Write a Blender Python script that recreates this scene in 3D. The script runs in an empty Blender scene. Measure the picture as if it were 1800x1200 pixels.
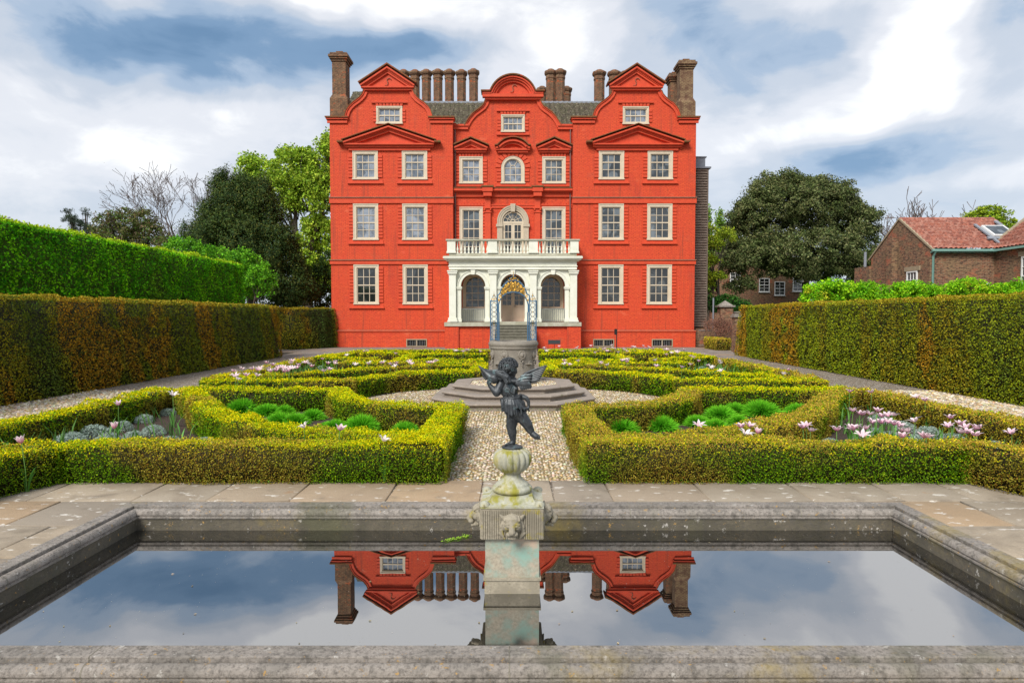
import bpy, bmesh, math, random
import numpy as np
from mathutils import Vector, Matrix
from mathutils.geometry import tessellate_polygon
random.seed(7); RNG = np.random.default_rng(7)
S = bpy.context.scene
COL = S.collection
R = math.radians
# ---------------------------------------------------------------- camera
FPX = 1150.0; PITCH = math.atan(45/FPX); CAMH = 1.82; U0 = 904.0
cam = bpy.data.cameras.new('camera'); cam.lens = FPX/1800*36; cam.sensor_width = 36
cam.shift_x = -(U0-900)/1800; cam.clip_end = 3000; cam.clip_start = 0.05
co = bpy.data.objects.new('camera', cam); COL.objects.link(co)
co.location = (0, 0, CAMH); co.rotation_euler = (R(90)-PITCH, 0, 0); S.camera = co
def pray(u, v):
    x = (u-U0)/FPX; y = (600-v)/FPX
    return x, math.cos(PITCH)+y*math.sin(PITCH), -math.sin(PITCH)+y*math.cos(PITCH)
def G(u, v, z=0.0):                    # where a sight line meets the level z
    x, y, w = pray(u, v); t = (z-CAMH)/w
    return Vector((x*t, y*t, z))
def P(u, v, Y):                        # where it meets the upright plane at distance Y
    x, y, w = pray(u, v); t = Y/y
    return Vector((x*t, Y, CAMH+w*t))
# ---------------------------------------------------------------- sky and sun
SUN_EL, SUN_AZ = R(43), R(-152)        # azimuth measured from +Y towards +X
W = bpy.data.worlds.new('World'); S.world = W; W.use_nodes = True
wt = W.node_tree; wt.nodes.clear()
def wn(t, **k):
    n = wt.nodes.new(t)
    for a, b in k.items(): setattr(n, a, b)
    return n
def wl(a, b): wt.links.new(a, b)
sky = wn('ShaderNodeTexSky', sky_type='NISHITA', sun_disc=False)
sky.sun_elevation = SUN_EL; sky.sun_rotation = SUN_AZ; sky.air_density = 1.0; sky.dust_density = 0.6; sky.ozone_density = 1.5
tc = wn('ShaderNodeTexCoord')
def blob(u, v, ru, rv, amp, prev):
    """a soft cloud bank or opening, given as a direction and angular size"""
    c = Vector(pray(u, v)).normalized()
    s = wn('ShaderNodeVectorMath', operation='SUBTRACT'); wl(warp, s.inputs[0]); s.inputs[1].default_value = c
    m = wn('ShaderNodeVectorMath', operation='MULTIPLY'); wl(s.outputs[0], m.inputs[0])
    m.inputs[1].default_value = (FPX/ru, FPX/max(ru, rv), FPX/rv)
    l = wn('ShaderNodeVectorMath', operation='LENGTH'); wl(m.outputs[0], l.inputs[0])
    r = wn('ShaderNodeMapRange', interpolation_type='SMOOTHSTEP'); wl(l.outputs['Value'], r.inputs[0])
    r.inputs[1].default_value = 0.15; r.inputs[2].default_value = 1.35; r.inputs[3].default_value = amp*.78; r.inputs[4].default_value = 0
    a = wn('ShaderNodeMath', operation='ADD'); wl(prev, a.inputs[0]); wl(r.outputs[0], a.inputs[1])
    return a.outputs[0]
def wnoise(scale, detail, rough, stretch, dist=0.0, off=(0, 0, 0)):
    mp = wn('ShaderNodeMapping'); mp.inputs['Scale'].default_value = stretch; mp.inputs['Location'].default_value = off
    wl(tc.outputs['Generated'], mp.inputs[0])
    n = wn('ShaderNodeTexNoise'); n.inputs['Scale'].default_value = scale; n.inputs['Detail'].default_value = detail
    n.inputs['Roughness'].default_value = rough; n.inputs['Distortion'].default_value = dist
    wl(mp.outputs[0], n.inputs['Vector']); return n
nw = wnoise(3.0, 4, 0.55, (1, 1, 1.6))
nws = wn('ShaderNodeVectorMath', operation='SUBTRACT'); wl(nw.outputs['Color'], nws.inputs[0]); nws.inputs[1].default_value = (.5, .5, .5)
nwm = wn('ShaderNodeVectorMath', operation='SCALE'); wl(nws.outputs[0], nwm.inputs[0]); nwm.inputs['Scale'].default_value = 0.22
nwa = wn('ShaderNodeVectorMath', operation='ADD'); wl(nwm.outputs[0], nwa.inputs[0]); wl(tc.outputs['Generated'], nwa.inputs[1])
warp = nwa.outputs[0]
n1 = wnoise(2.6, 9, 0.52, (1, 1, 2.6), 0.25, (3.1, 1.7, .4)); n2 = wnoise(7.0, 12, 0.62, (1, 1, 2.0), 0.5, (.3, .2, 5))
f0 = wn('ShaderNodeMath', operation='MULTIPLY_ADD'); wl(n1.outputs['Fac'], f0.inputs[0]); f0.inputs[1].default_value = .85; f0.inputs[2].default_value = -0.125
f1 = wn('ShaderNodeMath', operation='MULTIPLY_ADD'); wl(n2.outputs['Fac'], f1.inputs[0]); f1.inputs[1].default_value = 0.62; wl(f0.outputs[0], f1.inputs[2])
B = f1.outputs[0]
for b in [(470, 60, 420, 70, -.52), (250, 70, 130, 60, -.22), (760, 75, 160, 50, -.2), (40, 80, 120, 80, .12), (300, 190, 330, 70, .34), (60, 200, 120, 60, -.12),
          (120, 260, 260, 60, .22), (60, 400, 300, 60, .12), (760, 20, 120, 40, .2), (900, 90, 140, 90, .4), (1000, 60, 100, 60, .25),
          (1210, 30, 110, 40, -.3), (1420, 60, 120, 50, -.38), (1640, 60, 130, 100, .62), (1480, 170, 110, 60, .3), (1765, 60, 60, 90, -.55),
          (1290, 150, 90, 60, -.22), (1260, 250, 120, 80, .25), (1560, 270, 170, 65, -.48), (1380, 215, 130, 40, .25), (1720, 320, 130, 45, .18),
          (1730, 200, 90, 40, .1), (1400, 300, 150, 40, -.05), (1640, 370, 160, 30, -.15), (350, -170, 420, 130, .75), (1100, -160, 300, 110, .45), (1500, -170, 300, 130, .4), (760, -120, 200, 100, .35)]:  # banks above the frame are added to brighten the pool's sky reflection
    B = blob(*b, B)
ramp = wn('ShaderNodeValToRGB'); wl(B, ramp.inputs[0])
cr = ramp.color_ramp; cr.interpolation = 'EASE'
pts = [(0.0, (.15, .27, .44)), (.2, (.21, .34, .52)), (.40, (.42, .53, .68)), (.56, (.60, .66, .75)), (.80, (.81, .83, .88)), (1.0, (1.06, 1.06, 1.06))]
cr.elements[0].position, cr.elements[0].color = pts[0][0], (*pts[0][1], 1)
cr.elements[1].position, cr.elements[1].color = pts[-1][0], (*pts[-1][1], 1)
for p_, c_ in pts[1:-1]:
    e = cr.elements.new(p_); e.color = (*c_, 1)
csc = wn('ShaderNodeVectorMath', operation='SCALE'); wl(ramp.outputs[0], csc.inputs[0]); csc.inputs['Scale'].default_value = 10.0
mx = wn('ShaderNodeMix', data_type='RGBA'); mx.inputs['Factor'].default_value = 0.86
wl(sky.outputs[0], mx.inputs[6]); wl(csc.outputs[0], mx.inputs[7])
bg = wn('ShaderNodeBackground'); bg.inputs['Strength'].default_value = 0.092; wl(mx.outputs[2], bg.inputs[0])
wo = wn('ShaderNodeOutputWorld'); wl(bg.outputs[0], wo.inputs[0])
sl = bpy.data.lights.new('sun', 'SUN'); sl.energy = 3.4; sl.angle = R(22); sl.color = (1, .955, .89)
so = bpy.data.objects.new('sun', sl); COL.objects.link(so)
sd = Vector((math.sin(SUN_AZ)*math.cos(SUN_EL), math.cos(SUN_AZ)*math.cos(SUN_EL), math.sin(SUN_EL)))
so.rotation_euler = sd.to_track_quat('Z', 'Y').to_euler(); so.location = (-20, -20, 40)
vs = S.view_settings; vs.view_transform = 'Standard'; vs.look = 'None'; vs.exposure = 0.28; vs.gamma = 1; vs.use_curve_mapping = False
S.render.resolution_x = 1024; S.render.resolution_y = 682; S.render.engine = 'CYCLES'
# ---------------------------------------------------------------- tagging
def tag(o, label=None, cat=None, group=None, kind=None):
    if label: o['label'] = label
    if cat: o['category'] = cat
    if group: o['group'] = group
    if kind: o['kind'] = kind
    return o
def empty(name, loc=(0, 0, 0), rz=0.0, label=None, cat=None, group=None, parent=None):
    o = bpy.data.objects.new(name, None); COL.objects.link(o); o.location = loc; o.rotation_euler = (0, 0, rz)
    if parent: o.parent = parent
    return tag(o, label, cat, group)
# ---------------------------------------------------------------- mesh builder
class MB:
    def __init__(s): s.v = []; s.f = []; s.sm = []
    def add(s, vs, fs, M=None, smooth=False):
        b = len(s.v)
        s.v += [tuple(M @ Vector(p)) for p in vs] if M else [tuple(p) for p in vs]
        s.f += [tuple(i+b for i in f) for f in fs]; s.sm += [smooth]*len(fs)
    def box(s, x0, x1, y0, y1, z0, z1, M=None):
        s.add([(x0, y0, z0), (x1, y0, z0), (x1, y1, z0), (x0, y1, z0), (x0, y0, z1), (x1, y0, z1), (x1, y1, z1), (x0, y1, z1)],
              [(0, 3, 2, 1), (4, 5, 6, 7), (0, 1, 5, 4), (1, 2, 6, 5), (2, 3, 7, 6), (3, 0, 4, 7)], M)
    def lathe(s, prof, n=24, M=None, smooth=True, cap=True, lobes=None, phase=0.0):
        vs = []; fs = []
        for k, (r, z) in enumerate(prof):
            for i in range(n):
                a = 2*math.pi*i/n+phase; rr = r
                if lobes and lobes[2] <= k <= lobes[3]: rr = r*(1-lobes[1]*(1-abs(math.sin(lobes[0]*a/2))**.6))
                vs.append((rr*math.cos(a), rr*math.sin(a), z))
        for k in range(len(prof)-1):
            for i in range(n):
                j = (i+1) % n; fs.append((k*n+i, k*n+j, (k+1)*n+j, (k+1)*n+i))
        s.add(vs, fs, M, smooth)
        if cap:
            s.add(vs[:n], [tuple(range(n))[::-1]], M); s.add(vs[-n:], [tuple(range(n))], M)
    def tube(s, pts, rad, n=6, cap=True, smooth=True):
        pts = [Vector(p) for p in pts]; m = len(pts)
        if not hasattr(rad, '__len__'): rad = [rad]*m
        vs = []; fs = []; up = None
        for i, p in enumerate(pts):
            t = (pts[min(i+1, m-1)]-pts[max(i-1, 0)])
            if t.length < 1e-9: t = Vector((0, 0, 1))
            t.normalize()
            if up is None:
                up = t.orthogonal().normalized()
            up = (up-t*up.dot(t))
            up = up.normalized() if up.length > 1e-6 else t.orthogonal().normalized()
            q = t.cross(up)
            for k in range(n):
                a = 2*math.pi*k/n; vs.append(p+(up*math.cos(a)+q*math.sin(a))*rad[i])
        for i in range(m-1):
            for k in range(n):
                j = (k+1) % n; fs.append((i*n+k, i*n+j, (i+1)*n+j, (i+1)*n+k))
        s.add(vs, fs, None, smooth)
        if cap: s.add(vs[:n], [tuple(range(n))[::-1]]); s.add(vs[-n:], [tuple(range(n))])
    def ell(s, c, r, n=12, M=None):
        """ellipsoid, r = (rx, ry, rz)"""
        if not hasattr(r, '__len__'): r = (r, r, r)
        m = max(4, n//2); vs = [(0, 0, -1)]; fs = []
        for i in range(1, m):
            a = -math.pi/2+math.pi*i/m
            for k in range(n): b = 2*math.pi*k/n; vs.append((math.cos(a)*math.cos(b), math.cos(a)*math.sin(b), math.sin(a)))
        vs.append((0, 0, 1)); L = len(vs)-1
        for k in range(n): fs.append((0, 1+(k+1) % n, 1+k)); fs.append((L, L-n+k, L-n+(k+1) % n))
        for i in range(m-2):
            for k in range(n): j = (k+1) % n; b = 1+i*n; fs.append((b+k, b+j, b+n+j, b+n+k))
        T = Matrix.Translation(c) @ (M or Matrix()) @ Matrix.Diagonal((*r, 1))
        s.add(vs, fs, T, True)
    def cap(s, a, b, ra, rb, n=10, m=6):
        """tapered capsule as a chain of spheres' hull"""
        a = Vector(a); b = Vector(b); d = b-a; L = d.length
        q = d.to_track_quat('Z', 'Y').to_matrix().to_4x4() if L > 1e-6 else Matrix()
        prof = []
        for i in range(m+1): t = -math.pi/2+math.pi/2*i/m; prof.append((max(ra*math.cos(t), 1e-5), ra*math.sin(t)))
        for i in range(m+1): t = math.pi/2*i/m; prof.append((max(rb*math.cos(t), 1e-5), L+rb*math.sin(t)))
        s.lathe(prof, n, Matrix.Translation(a) @ q)
    def sweep(s, path, prof, closed=False, M=None, smooth=False):
        """path in the XZ plane; prof = [(offset along the left normal, y)]; mitred"""
        n = len(path); m = len(prof); vs = []; fs = []
        P2 = [Vector((p[0], p[1])) for p in path]
        for i in range(n):
            a = P2[i]-P2[i-1] if (i > 0 or closed) else None; b = P2[(i+1) % n]-P2[i] if (i < n-1 or closed) else None
            if a is None: a = b
            if b is None: b = a
            a = a.normalized(); b = b.normalized(); na = Vector((-a.y, a.x)); nb = Vector((-b.y, b.x)); nn = na+nb
            nn = nn.normalized() if nn.length > 1e-6 else na
            k = 1/max(.35, nn.dot(na))
            for (o, y) in prof: q = P2[i]+nn*o*k; vs.append((q.x, y, q.y))
        for i in range(n if closed else n-1):
            j = (i+1) % n
            for k in range(m): l = (k+1) % m; fs.append((i*m+k, i*m+l, j*m+l, j*m+k))
        s.add(vs, fs, M, smooth)
        if not closed: s.add(vs[:m], [tuple(range(m))], M); s.add(vs[-m:], [tuple(range(m))[::-1]], M)
    def slab(s, outer, holes, y0, y1, M=None):
        """upright wall in XZ with openings, between y0 (front) and y1"""
        loops = [outer]+holes; pv = [p for l in loops for p in l]
        tri = tessellate_polygon([[Vector((p[0], p[1], 0)) for p in l] for l in loops])
        for y, rev in ((y0, 0), (y1, 1)):
            fs = []
            for t in tri:
                a, b, c = [Vector(pv[i]) for i in t]
                cr_ = (b-a).cross(c-a) if len(a) == 3 else (b.x-a.x)*(c.y-a.y)-(b.y-a.y)*(c.x-a.x)
                t = tuple(t)
                if (cr_ > 0) == bool(rev): t = t[::-1]
                fs.append(t)
            s.add([(p[0], y, p[1]) for p in pv], fs, M)
        for l in loops:
            k = len(l); s.add([(p[0], y0, p[1]) for p in l]+[(p[0], y1, p[1]) for p in l], [(i, (i+1) % k, k+(i+1) % k, k+i) for i in range(k)], M)
    def build(s, name, mat, parent=None, loc=None, fixn=True):
        me = bpy.data.meshes.new(name); me.from_pydata(s.v, [], s.f); me.polygons.foreach_set('use_smooth', s.sm)
        if fixn:
            b = bmesh.new(); b.from_mesh(me); bmesh.ops.recalc_face_normals(b, faces=b.faces); b.to_mesh(me); b.free()
        me.materials.append(mat); me.update()
        o = bpy.data.objects.new(name, me); COL.objects.link(o)
        if parent: o.parent = parent
        if loc: o.location = loc
        return o
def dup(o, parent=None, loc=None, rz=None):
    c = o.copy(); COL.objects.link(c)
    if parent: c.parent = parent
    if loc is not None: c.location = loc
    if rz is not None: c.rotation_euler = (0, 0, rz)
    return c
# ---------------------------------------------------------------- materials
def new_mat(name):
    m = bpy.data.materials.new(name); m.use_nodes = True; nt = m.node_tree; nt.nodes.clear()
    o = nt.nodes.new('ShaderNodeOutputMaterial'); b = nt.nodes.new('ShaderNodeBsdfPrincipled'); nt.links.new(b.outputs[0], o.inputs[0])
    return m, nt, b, o
class NT:
    def __init__(s, nt): s.nt = nt; s.L = nt.links.new; t = nt.nodes.new('ShaderNodeTexCoord'); s.co = t.outputs['Object']
    def n(s, t, **k):
        x = s.nt.nodes.new(t)
        for a, b in k.items(): setattr(x, a, b)
        return x
    def noise(s, scale, detail=5, rough=.6, stretch=None, dist=0.0, vec=None):
        v = vec or s.co
        if stretch:
            mp = s.n('ShaderNodeMapping'); mp.inputs['Scale'].default_value = stretch; s.L(v, mp.inputs[0]); v = mp.outputs[0]
        x = s.n('ShaderNodeTexNoise'); x.inputs['Scale'].default_value = scale; x.inputs['Detail'].default_value = detail
        x.inputs['Roughness'].default_value = rough; x.inputs['Distortion'].default_value = dist; s.L(v, x.inputs['Vector'])
        return x.outputs['Fac']
    def step(s, v, a, b, lo=0.0, hi=1.0):
        r = s.n('ShaderNodeMapRange', interpolation_type='SMOOTHSTEP'); s.L(v, r.inputs[0])
        for i, q in enumerate((a, b, lo, hi)): r.inputs[i+1].default_value = q
        return r.outputs[0]
    def mix(s, f, a, b, mode='MIX'):
        x = s.n('ShaderNodeMix', data_type='RGBA', blend_type=mode)
        for i, q in ((0, f), (6, a), (7, b)):
            if isinstance(q, (int, float)): x.inputs[i].default_value = q
            elif isinstance(q, tuple): x.inputs[i].default_value = (*q, 1)
            else: s.L(q, x.inputs[i])
        return x.outputs[2]
    def math(s, op, a, b=0.0):
        x = s.n('ShaderNodeMath', operation=op)
        for i, q in enumerate((a, b)):
            if isinstance(q, (int, float)): x.inputs[i].default_value = q
            else: s.L(q, x.inputs[i])
        return x.outputs[0]
    def bump(s, bsdf, h, strength=.4, dist=.01):
        x = s.n('ShaderNodeBump'); x.inputs['Strength'].default_value = strength; x.inputs['Distance'].default_value = dist
        s.L(h, x.inputs['Height']); s.L(x.outputs[0], bsdf.inputs['Normal'])
def stone(name, base, alt, rough=.85, sc=6.0, bump=.4, spots=None, stain=None, fine=60, bd=.01, streak=None):
    m, nt, b, o = new_mat(name); t = NT(nt)
    c = t.mix(t.step(t.noise(sc), .35, .65), base, alt)
    c = t.mix(t.step(t.noise(fine, 4, .7), .3, .75), c, tuple(x*.62 for x in base), 'MIX') if fine else c
    for s_ in (spots or []):      # (colour, scale, lo, hi)
        c = t.mix(t.step(t.noise(s_[1], 6, .65), s_[2], s_[3]), c, s_[0])
    if streak:                    # vertical weather streaks (colour, scale, lo, hi)
        c = t.mix(t.step(t.noise(streak[1], 5, .6, stretch=(1, 1, .12)), streak[2], streak[3]), c, streak[0])
    t.L(c, b.inputs['Base Color']); b.inputs['Roughness'].default_value = rough
    h = t.math('ADD', t.noise(fine or 60, 6, .7), t.math('MULTIPLY', t.noise(sc*3), .6)); t.bump(b, h, bump, bd)
    return m
def flat(name, col, rough=.5, metal=0.0, var=.15, sc=20.0):
    m, nt, b, o = new_mat(name); t = NT(nt)
    c = t.mix(t.noise(sc), tuple(x*(1-var) for x in col), tuple(min(1, x*(1+var)) for x in col)); t.L(c, b.inputs['Base Color'])
    b.inputs['Roughness'].default_value = rough; b.inputs['Metallic'].default_value = metal; return m
def brick(name, c1, c2, mortar, w=.225, h=.075, ms=.008, rough=.85, var=None, bump=.5, stain=None, mott=None, soft=.0):
    m, nt, b, o = new_mat(name); t = NT(nt)
    sp = t.n('ShaderNodeSeparateXYZ'); t.L(t.co, sp.inputs[0]); cb = t.n('ShaderNodeCombineXYZ')
    t.L(t.math('ADD', sp.outputs[0], sp.outputs[1]), cb.inputs[0]); t.L(sp.outputs[2], cb.inputs[1])
    bt = t.n('ShaderNodeTexBrick'); t.L(cb.outputs[0], bt.inputs['Vector']); bt.inputs['Scale'].default_value = 1
    bt.inputs['Brick Width'].default_value = w; bt.inputs['Row Height'].default_value = h; bt.inputs['Mortar Size'].default_value = ms
    bt.inputs['Mortar Smooth'].default_value = soft
    for k, q in (('Color1', c1), ('Color2', c2), ('Mortar', mortar)): bt.inputs[k].default_value = (*q, 1)
    c = bt.outputs[0]
    if var: c = t.mix(t.step(t.noise(var[1], 5, .65), .38, .66), c, var[0])
    c = t.mix(t.step(t.noise(9, 7, .75, stretch=(1, 1, 2.5)), .5, .72, 0, .55), c, tuple(x*.6 for x in c1))
    if mott: c = t.mix(t.step(t.noise(mott[1], 6, .8, stretch=(1, 1, 2.6)), mott[2], mott[3], 0, mott[4]), c, mott[0])
    for s_ in (stain or []): c = t.mix(t.step(t.noise(s_[1], 6, .6, stretch=s_[4]), s_[2], s_[3], 0, s_[5]), c, s_[0])
    t.L(c, b.inputs['Base Color']); b.inputs['Roughness'].default_value = rough
    hh = t.math('ADD', t.math('MULTIPLY', bt.outputs['Fac'], -.8), t.noise(35, 4, .7)); t.bump(b, hh, bump, .012)
    return m
def leaf_mat(name, trans=.25, rough=.6, spec=.1):
    m, nt, b, o = new_mat(name); a = nt.nodes.new('ShaderNodeVertexColor'); a.layer_name = 'col'
    nt.links.new(a.outputs[0], b.inputs['Base Color']); b.inputs['Roughness'].default_value = rough; b.inputs['Specular IOR Level'].default_value = spec
    if trans:
        tr = nt.nodes.new('ShaderNodeBsdfTranslucent'); nt.links.new(a.outputs[0], tr.inputs[0]); mx_ = nt.nodes.new('ShaderNodeMixShader')
        mx_.inputs[0].default_value = trans; nt.links.new(b.outputs[0], mx_.inputs[1]); nt.links.new(tr.outputs[0], mx_.inputs[2]); nt.links.new(mx_.outputs[0], o.inputs[0])
    return m
M = {}
RED = (.82, .098, .019)
M['red'] = brick('painted_red_brick', RED, (.75, .08, .017), (.46, .036, .012), ms=.010, soft=.3, rough=.75, var=((.70, .066, .017), 2.2), bump=.9, mott=((.42, .030, .010), 8, .48, .62, .85),
    stain=[((.42, .03, .015), .8, .5, .78, (1, 1, .5), .5), ((.8, .12, .06), 1.3, .58, .8, (1, 1, 1.2), .45), ((.33, .05, .02), 2.2, .52, .70, (2, 2, .12), .65), ((.86, .20, .09), .9, .60, .74, (1, 1, 2), .5), ((.30, .09, .05), .55, .60, .78, (1, 1, 1.6), .45)])
M['redtrim'] = stone('red_rubbed_brick', (.76, .076, .017), (.64, .055, .013), .7, 4, .3, spots=[((.30, .05, .02), 2.2, .60, .76)], fine=30)
M['moss'] = stone('mossy_coping', (.26, .085, .03), (.17, .10, .04), .95, 5, .6, spots=[((.13, .12, .035), 6, .5, .65), ((.42, .06, .025), 3, .52, .66)], fine=30)
M['arch'] = stone('pale_stone_arch', (.60, .50, .37), (.50, .42, .31), .8, 4, .25, fine=30)
M['cream'] = stone('cream_painted_frame', (.58, .48, .345), (.64, .54, .40), .5, 3, .12, fine=0, spots=[((.50, .43, .32), 5, .62, .8)])
M['taupe'] = stone('taupe_painted_wood', (.66, .49, .36), (.70, .53, .40), .5, 3, .1, fine=0)
M['white'] = stone('portico_white_paint', (.70, .70, .58), (.76, .76, .65), .6, 2.2, .12, fine=0, spots=[((.52, .52, .38), 3, .64, .8)])
M['whitetop'] = stone('lichened_portico_stone', (.55, .53, .42), (.35, .33, .22), .8, 3, .3, fine=30, spots=[((.30, .25, .08), 5, .62, .75)])
M['stoneband'] = stone('weathered_string_top', (.40, .17, .10), (.25, .12, .08), .9, 4, .3)
M['chim'] = brick('old_chimney_brick', (.23, .085, .045), (.12, .055, .035), (.25, .17, .09), ms=.014, rough=.95, var=((.10, .06, .035), 5), stain=[((.42, .10, .03), 3, .57, .64, (1, 1, 1.5), .7), ((.17, .14, .05), 4, .6, .75, (1, 1, 1), .7)])
M['chimdiaper'] = brick('diapered_chimney_brick', (.15, .07, .04), (.09, .045, .03), (.30, .21, .11), ms=.018, rough=.95, var=((.12, .06, .035), 4))
M['brown'] = brick('old_brown_brick', (.34, .12, .06), (.15, .07, .04), (.30, .22, .14), ms=.012, rough=.95, var=((.26, .17, .09), 1.3), mott=((.05, .03, .022), 5, .47, .58, .88), stain=[((.42, .12, .06), 1.1, .54, .68, (1, 1, 1.6), .75), ((.085, .05, .035), 4, .58, .72, (1, 1, 2), .6)])
M['stonebeige'] = stone('stone_dressing', (.42, .33, .22), (.34, .27, .17), .85, 5, .3)
M['lead'] = flat('lead_flashing', (.22, .24, .27), .55, 0, .3, 8)
M['pipe'] = flat('iron_downpipe', (.17, .09, .075), .5, 0, .3, 10)
M['gutter'] = flat('green_painted_gutter', (.20, .36, .31), .5, 0, .15, 5)
M['winwhite'] = flat('white_window_paint', (.75, .75, .73), .5, 0, .06, 5)
M['wood'] = None
def wood_mat():
    m, nt, b, o = new_mat('weathered_boards'); t = NT(nt)
    c = t.mix(t.step(t.noise(3, 6, .6, stretch=(1, 1, 6)), .35, .65), (.22, .16, .12), (.36, .29, .23)); c = t.mix(t.step(t.noise(40, 4, .6, stretch=(.1, .1, 3)), .3, .7), c, (.08, .055, .04))
    t.L(c, b.inputs['Base Color']); b.inputs['Roughness'].default_value = .9; t.bump(b, t.noise(50, 4, .6, stretch=(.1, .1, 3)), .3, .01); return m
M['wood'] = wood_mat()
def tile_mat(name, a, b_, c_, d_):
    m, nt, b, o = new_mat(name); t = NT(nt)
    v = t.n('ShaderNodeTexVoronoi'); v.inputs['Scale'].default_value = 4.0; t.L(t.co, v.inputs['Vector'])
    sep = t.n('ShaderNodeSeparateColor'); t.L(v.outputs['Color'], sep.inputs[0])
    c = t.mix(sep.outputs[0], a, b_); c = t.mix(t.step(t.noise(5, 6, .7), .45, .62), c, c_); c = t.mix(t.step(t.noise(9, 6, .8), .54, .62), c, d_); c = t.mix(t.step(t.noise(6, 6, .8, stretch=(1, 1, 2)), .53, .60, 0, .7), c, tuple(x*.35 for x in a))
    t.L(c, b.inputs['Base Color']); b.inputs['Roughness'].default_value = .85; t.bump(b, t.noise(40), .4, .01); return m
M['pantile_grey'] = tile_mat('weathered_grey_pantile', (.05, .038, .028), (.12, .095, .065), (.085, .085, .04), (.33, .30, .20))
M['pantile_red'] = tile_mat('red_pantile', (.40, .135, .085), (.22, .07, .05), (.43, .21, .155), (.09, .04, .03))
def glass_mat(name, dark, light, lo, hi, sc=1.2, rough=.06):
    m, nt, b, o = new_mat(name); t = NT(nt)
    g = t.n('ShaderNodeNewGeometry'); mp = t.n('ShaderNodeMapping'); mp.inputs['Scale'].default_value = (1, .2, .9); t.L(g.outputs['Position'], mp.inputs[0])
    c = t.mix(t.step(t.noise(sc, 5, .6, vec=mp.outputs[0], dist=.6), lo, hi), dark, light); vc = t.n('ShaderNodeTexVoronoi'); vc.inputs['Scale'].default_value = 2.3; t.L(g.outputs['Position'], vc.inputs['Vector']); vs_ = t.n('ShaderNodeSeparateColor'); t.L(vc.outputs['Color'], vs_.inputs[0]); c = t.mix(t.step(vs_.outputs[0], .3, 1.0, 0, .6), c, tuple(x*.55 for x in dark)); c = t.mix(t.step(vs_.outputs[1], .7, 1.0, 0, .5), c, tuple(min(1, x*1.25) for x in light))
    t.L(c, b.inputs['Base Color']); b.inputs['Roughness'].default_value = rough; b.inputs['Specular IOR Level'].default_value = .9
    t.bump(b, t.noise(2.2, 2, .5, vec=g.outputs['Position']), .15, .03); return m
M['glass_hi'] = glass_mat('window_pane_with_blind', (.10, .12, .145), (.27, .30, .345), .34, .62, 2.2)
M['glass_mid'] = glass_mat('window_pane_mid_grey', (.035, .042, .045), (.19, .22, .24), .46, .68)  # opaque pane in a mottled mid grey
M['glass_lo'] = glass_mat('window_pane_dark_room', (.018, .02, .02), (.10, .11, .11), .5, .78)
M['iron'] = flat('dark_iron', (.05, .055, .06), .45, .5, .2, 20)
M['greyiron'] = flat('grey_railing_paint', (.17, .175, .17), .5, 0, .2, 20)
M['blueiron'] = flat('blue_painted_iron', (.055, .14, .24), .4, 0, .25, 30)
M['gold'] = flat('gilded_iron', (.72, .42, .07), .3, .75, .25, 40)
M['black'] = flat('black_panel', (.012, .012, .013), .4, 0, .1, 20)
M['leaf'] = leaf_mat('leaves'); M['needle'] = leaf_mat('needles', .08, .65, .2); M['bark'] = stone('bark', (.075, .055, .04), (.12, .095, .07), .95, 8, .6, fine=40)
M['palebark'] = stone('pale_bark', (.20, .15, .13), (.13, .095, .085), .9, 8, .4, fine=40)
M['petal'] = leaf_mat('petals', .3, .5, .2)
M['twig'] = leaf_mat('twigs', 0, .9, .1)
# ---------------------------------------------------------------- numpy foliage
def h3(i, j, k, s):
    n = (i*374761393+j*668265263+k*2147483647+s*974711) & 0xffffffff
    n = ((n ^ (n >> 13))*1274126177) & 0xffffffff
    return ((n ^ (n >> 16)) & 0xffff)/65535.0
def vnoise(p, scale, seed=0):
    q = np.asarray(p)*scale+100.0; i = np.floor(q).astype(np.int64); f = q-i; f = f*f*(3-2*f); r = 0
    for a in (0, 1):
        for b in (0, 1):
            for c in (0, 1):
                w = (f[:, 0] if a else 1-f[:, 0])*(f[:, 1] if b else 1-f[:, 1])*(f[:, 2] if c else 1-f[:, 2])
                r = r+w*h3(i[:, 0]+a, i[:, 1]+b, i[:, 2]+c, seed)
    return r
def sstep(x, a, b): t = np.clip((x-a)/(b-a), 0, 1); return t*t*(3-2*t)
def lerp(a, b, t): return np.asarray(a)*(1-t[:, None])+np.asarray(b)*t[:, None]
def unit(v): return v/np.maximum(np.linalg.norm(v, axis=1, keepdims=True), 1e-9)
def leaf_obj(name, Pn, N, size, col, mat, parent=None, aspect=.55, tilt=.8, core=None, tri=False):
    """one mesh of leaf-shaped faces; core = (verts, quads, colour) inner branches"""
    n = len(Pn); Pn = np.asarray(Pn, float)
    nr = unit(unit(N)*(1-tilt)+unit(RNG.normal(size=(n, 3)))*tilt)
    a = unit(np.cross(nr, RNG.normal(size=(n, 3)))); b = np.cross(nr, a)
    sz = (np.asarray(size)*np.ones(n)*(0.7+.6*RNG.random(n)))[:, None]
    V = np.empty((n, 4, 3)); V[:, 0] = Pn-a*sz*.5; V[:, 1] = Pn-a*sz*.05+b*sz*aspect*.5+nr*sz*.08; V[:, 2] = Pn+a*sz*.55; V[:, 3] = Pn-a*sz*.05-b*sz*aspect*.5+nr*sz*.08
    V = V.reshape(-1, 3); F = np.arange(4*n).reshape(-1, 4); C = np.repeat(col, 4, axis=0)
    if core:
        cv, cf, cc = core; F = np.vstack([F, np.asarray(cf)+len(V)]); V = np.vstack([V, np.asarray(cv)]); C = np.vstack([C, np.tile(np.asarray(cc), (len(cv), 1))])
    return raw_obj(name, V, F, C, mat, parent)
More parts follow.
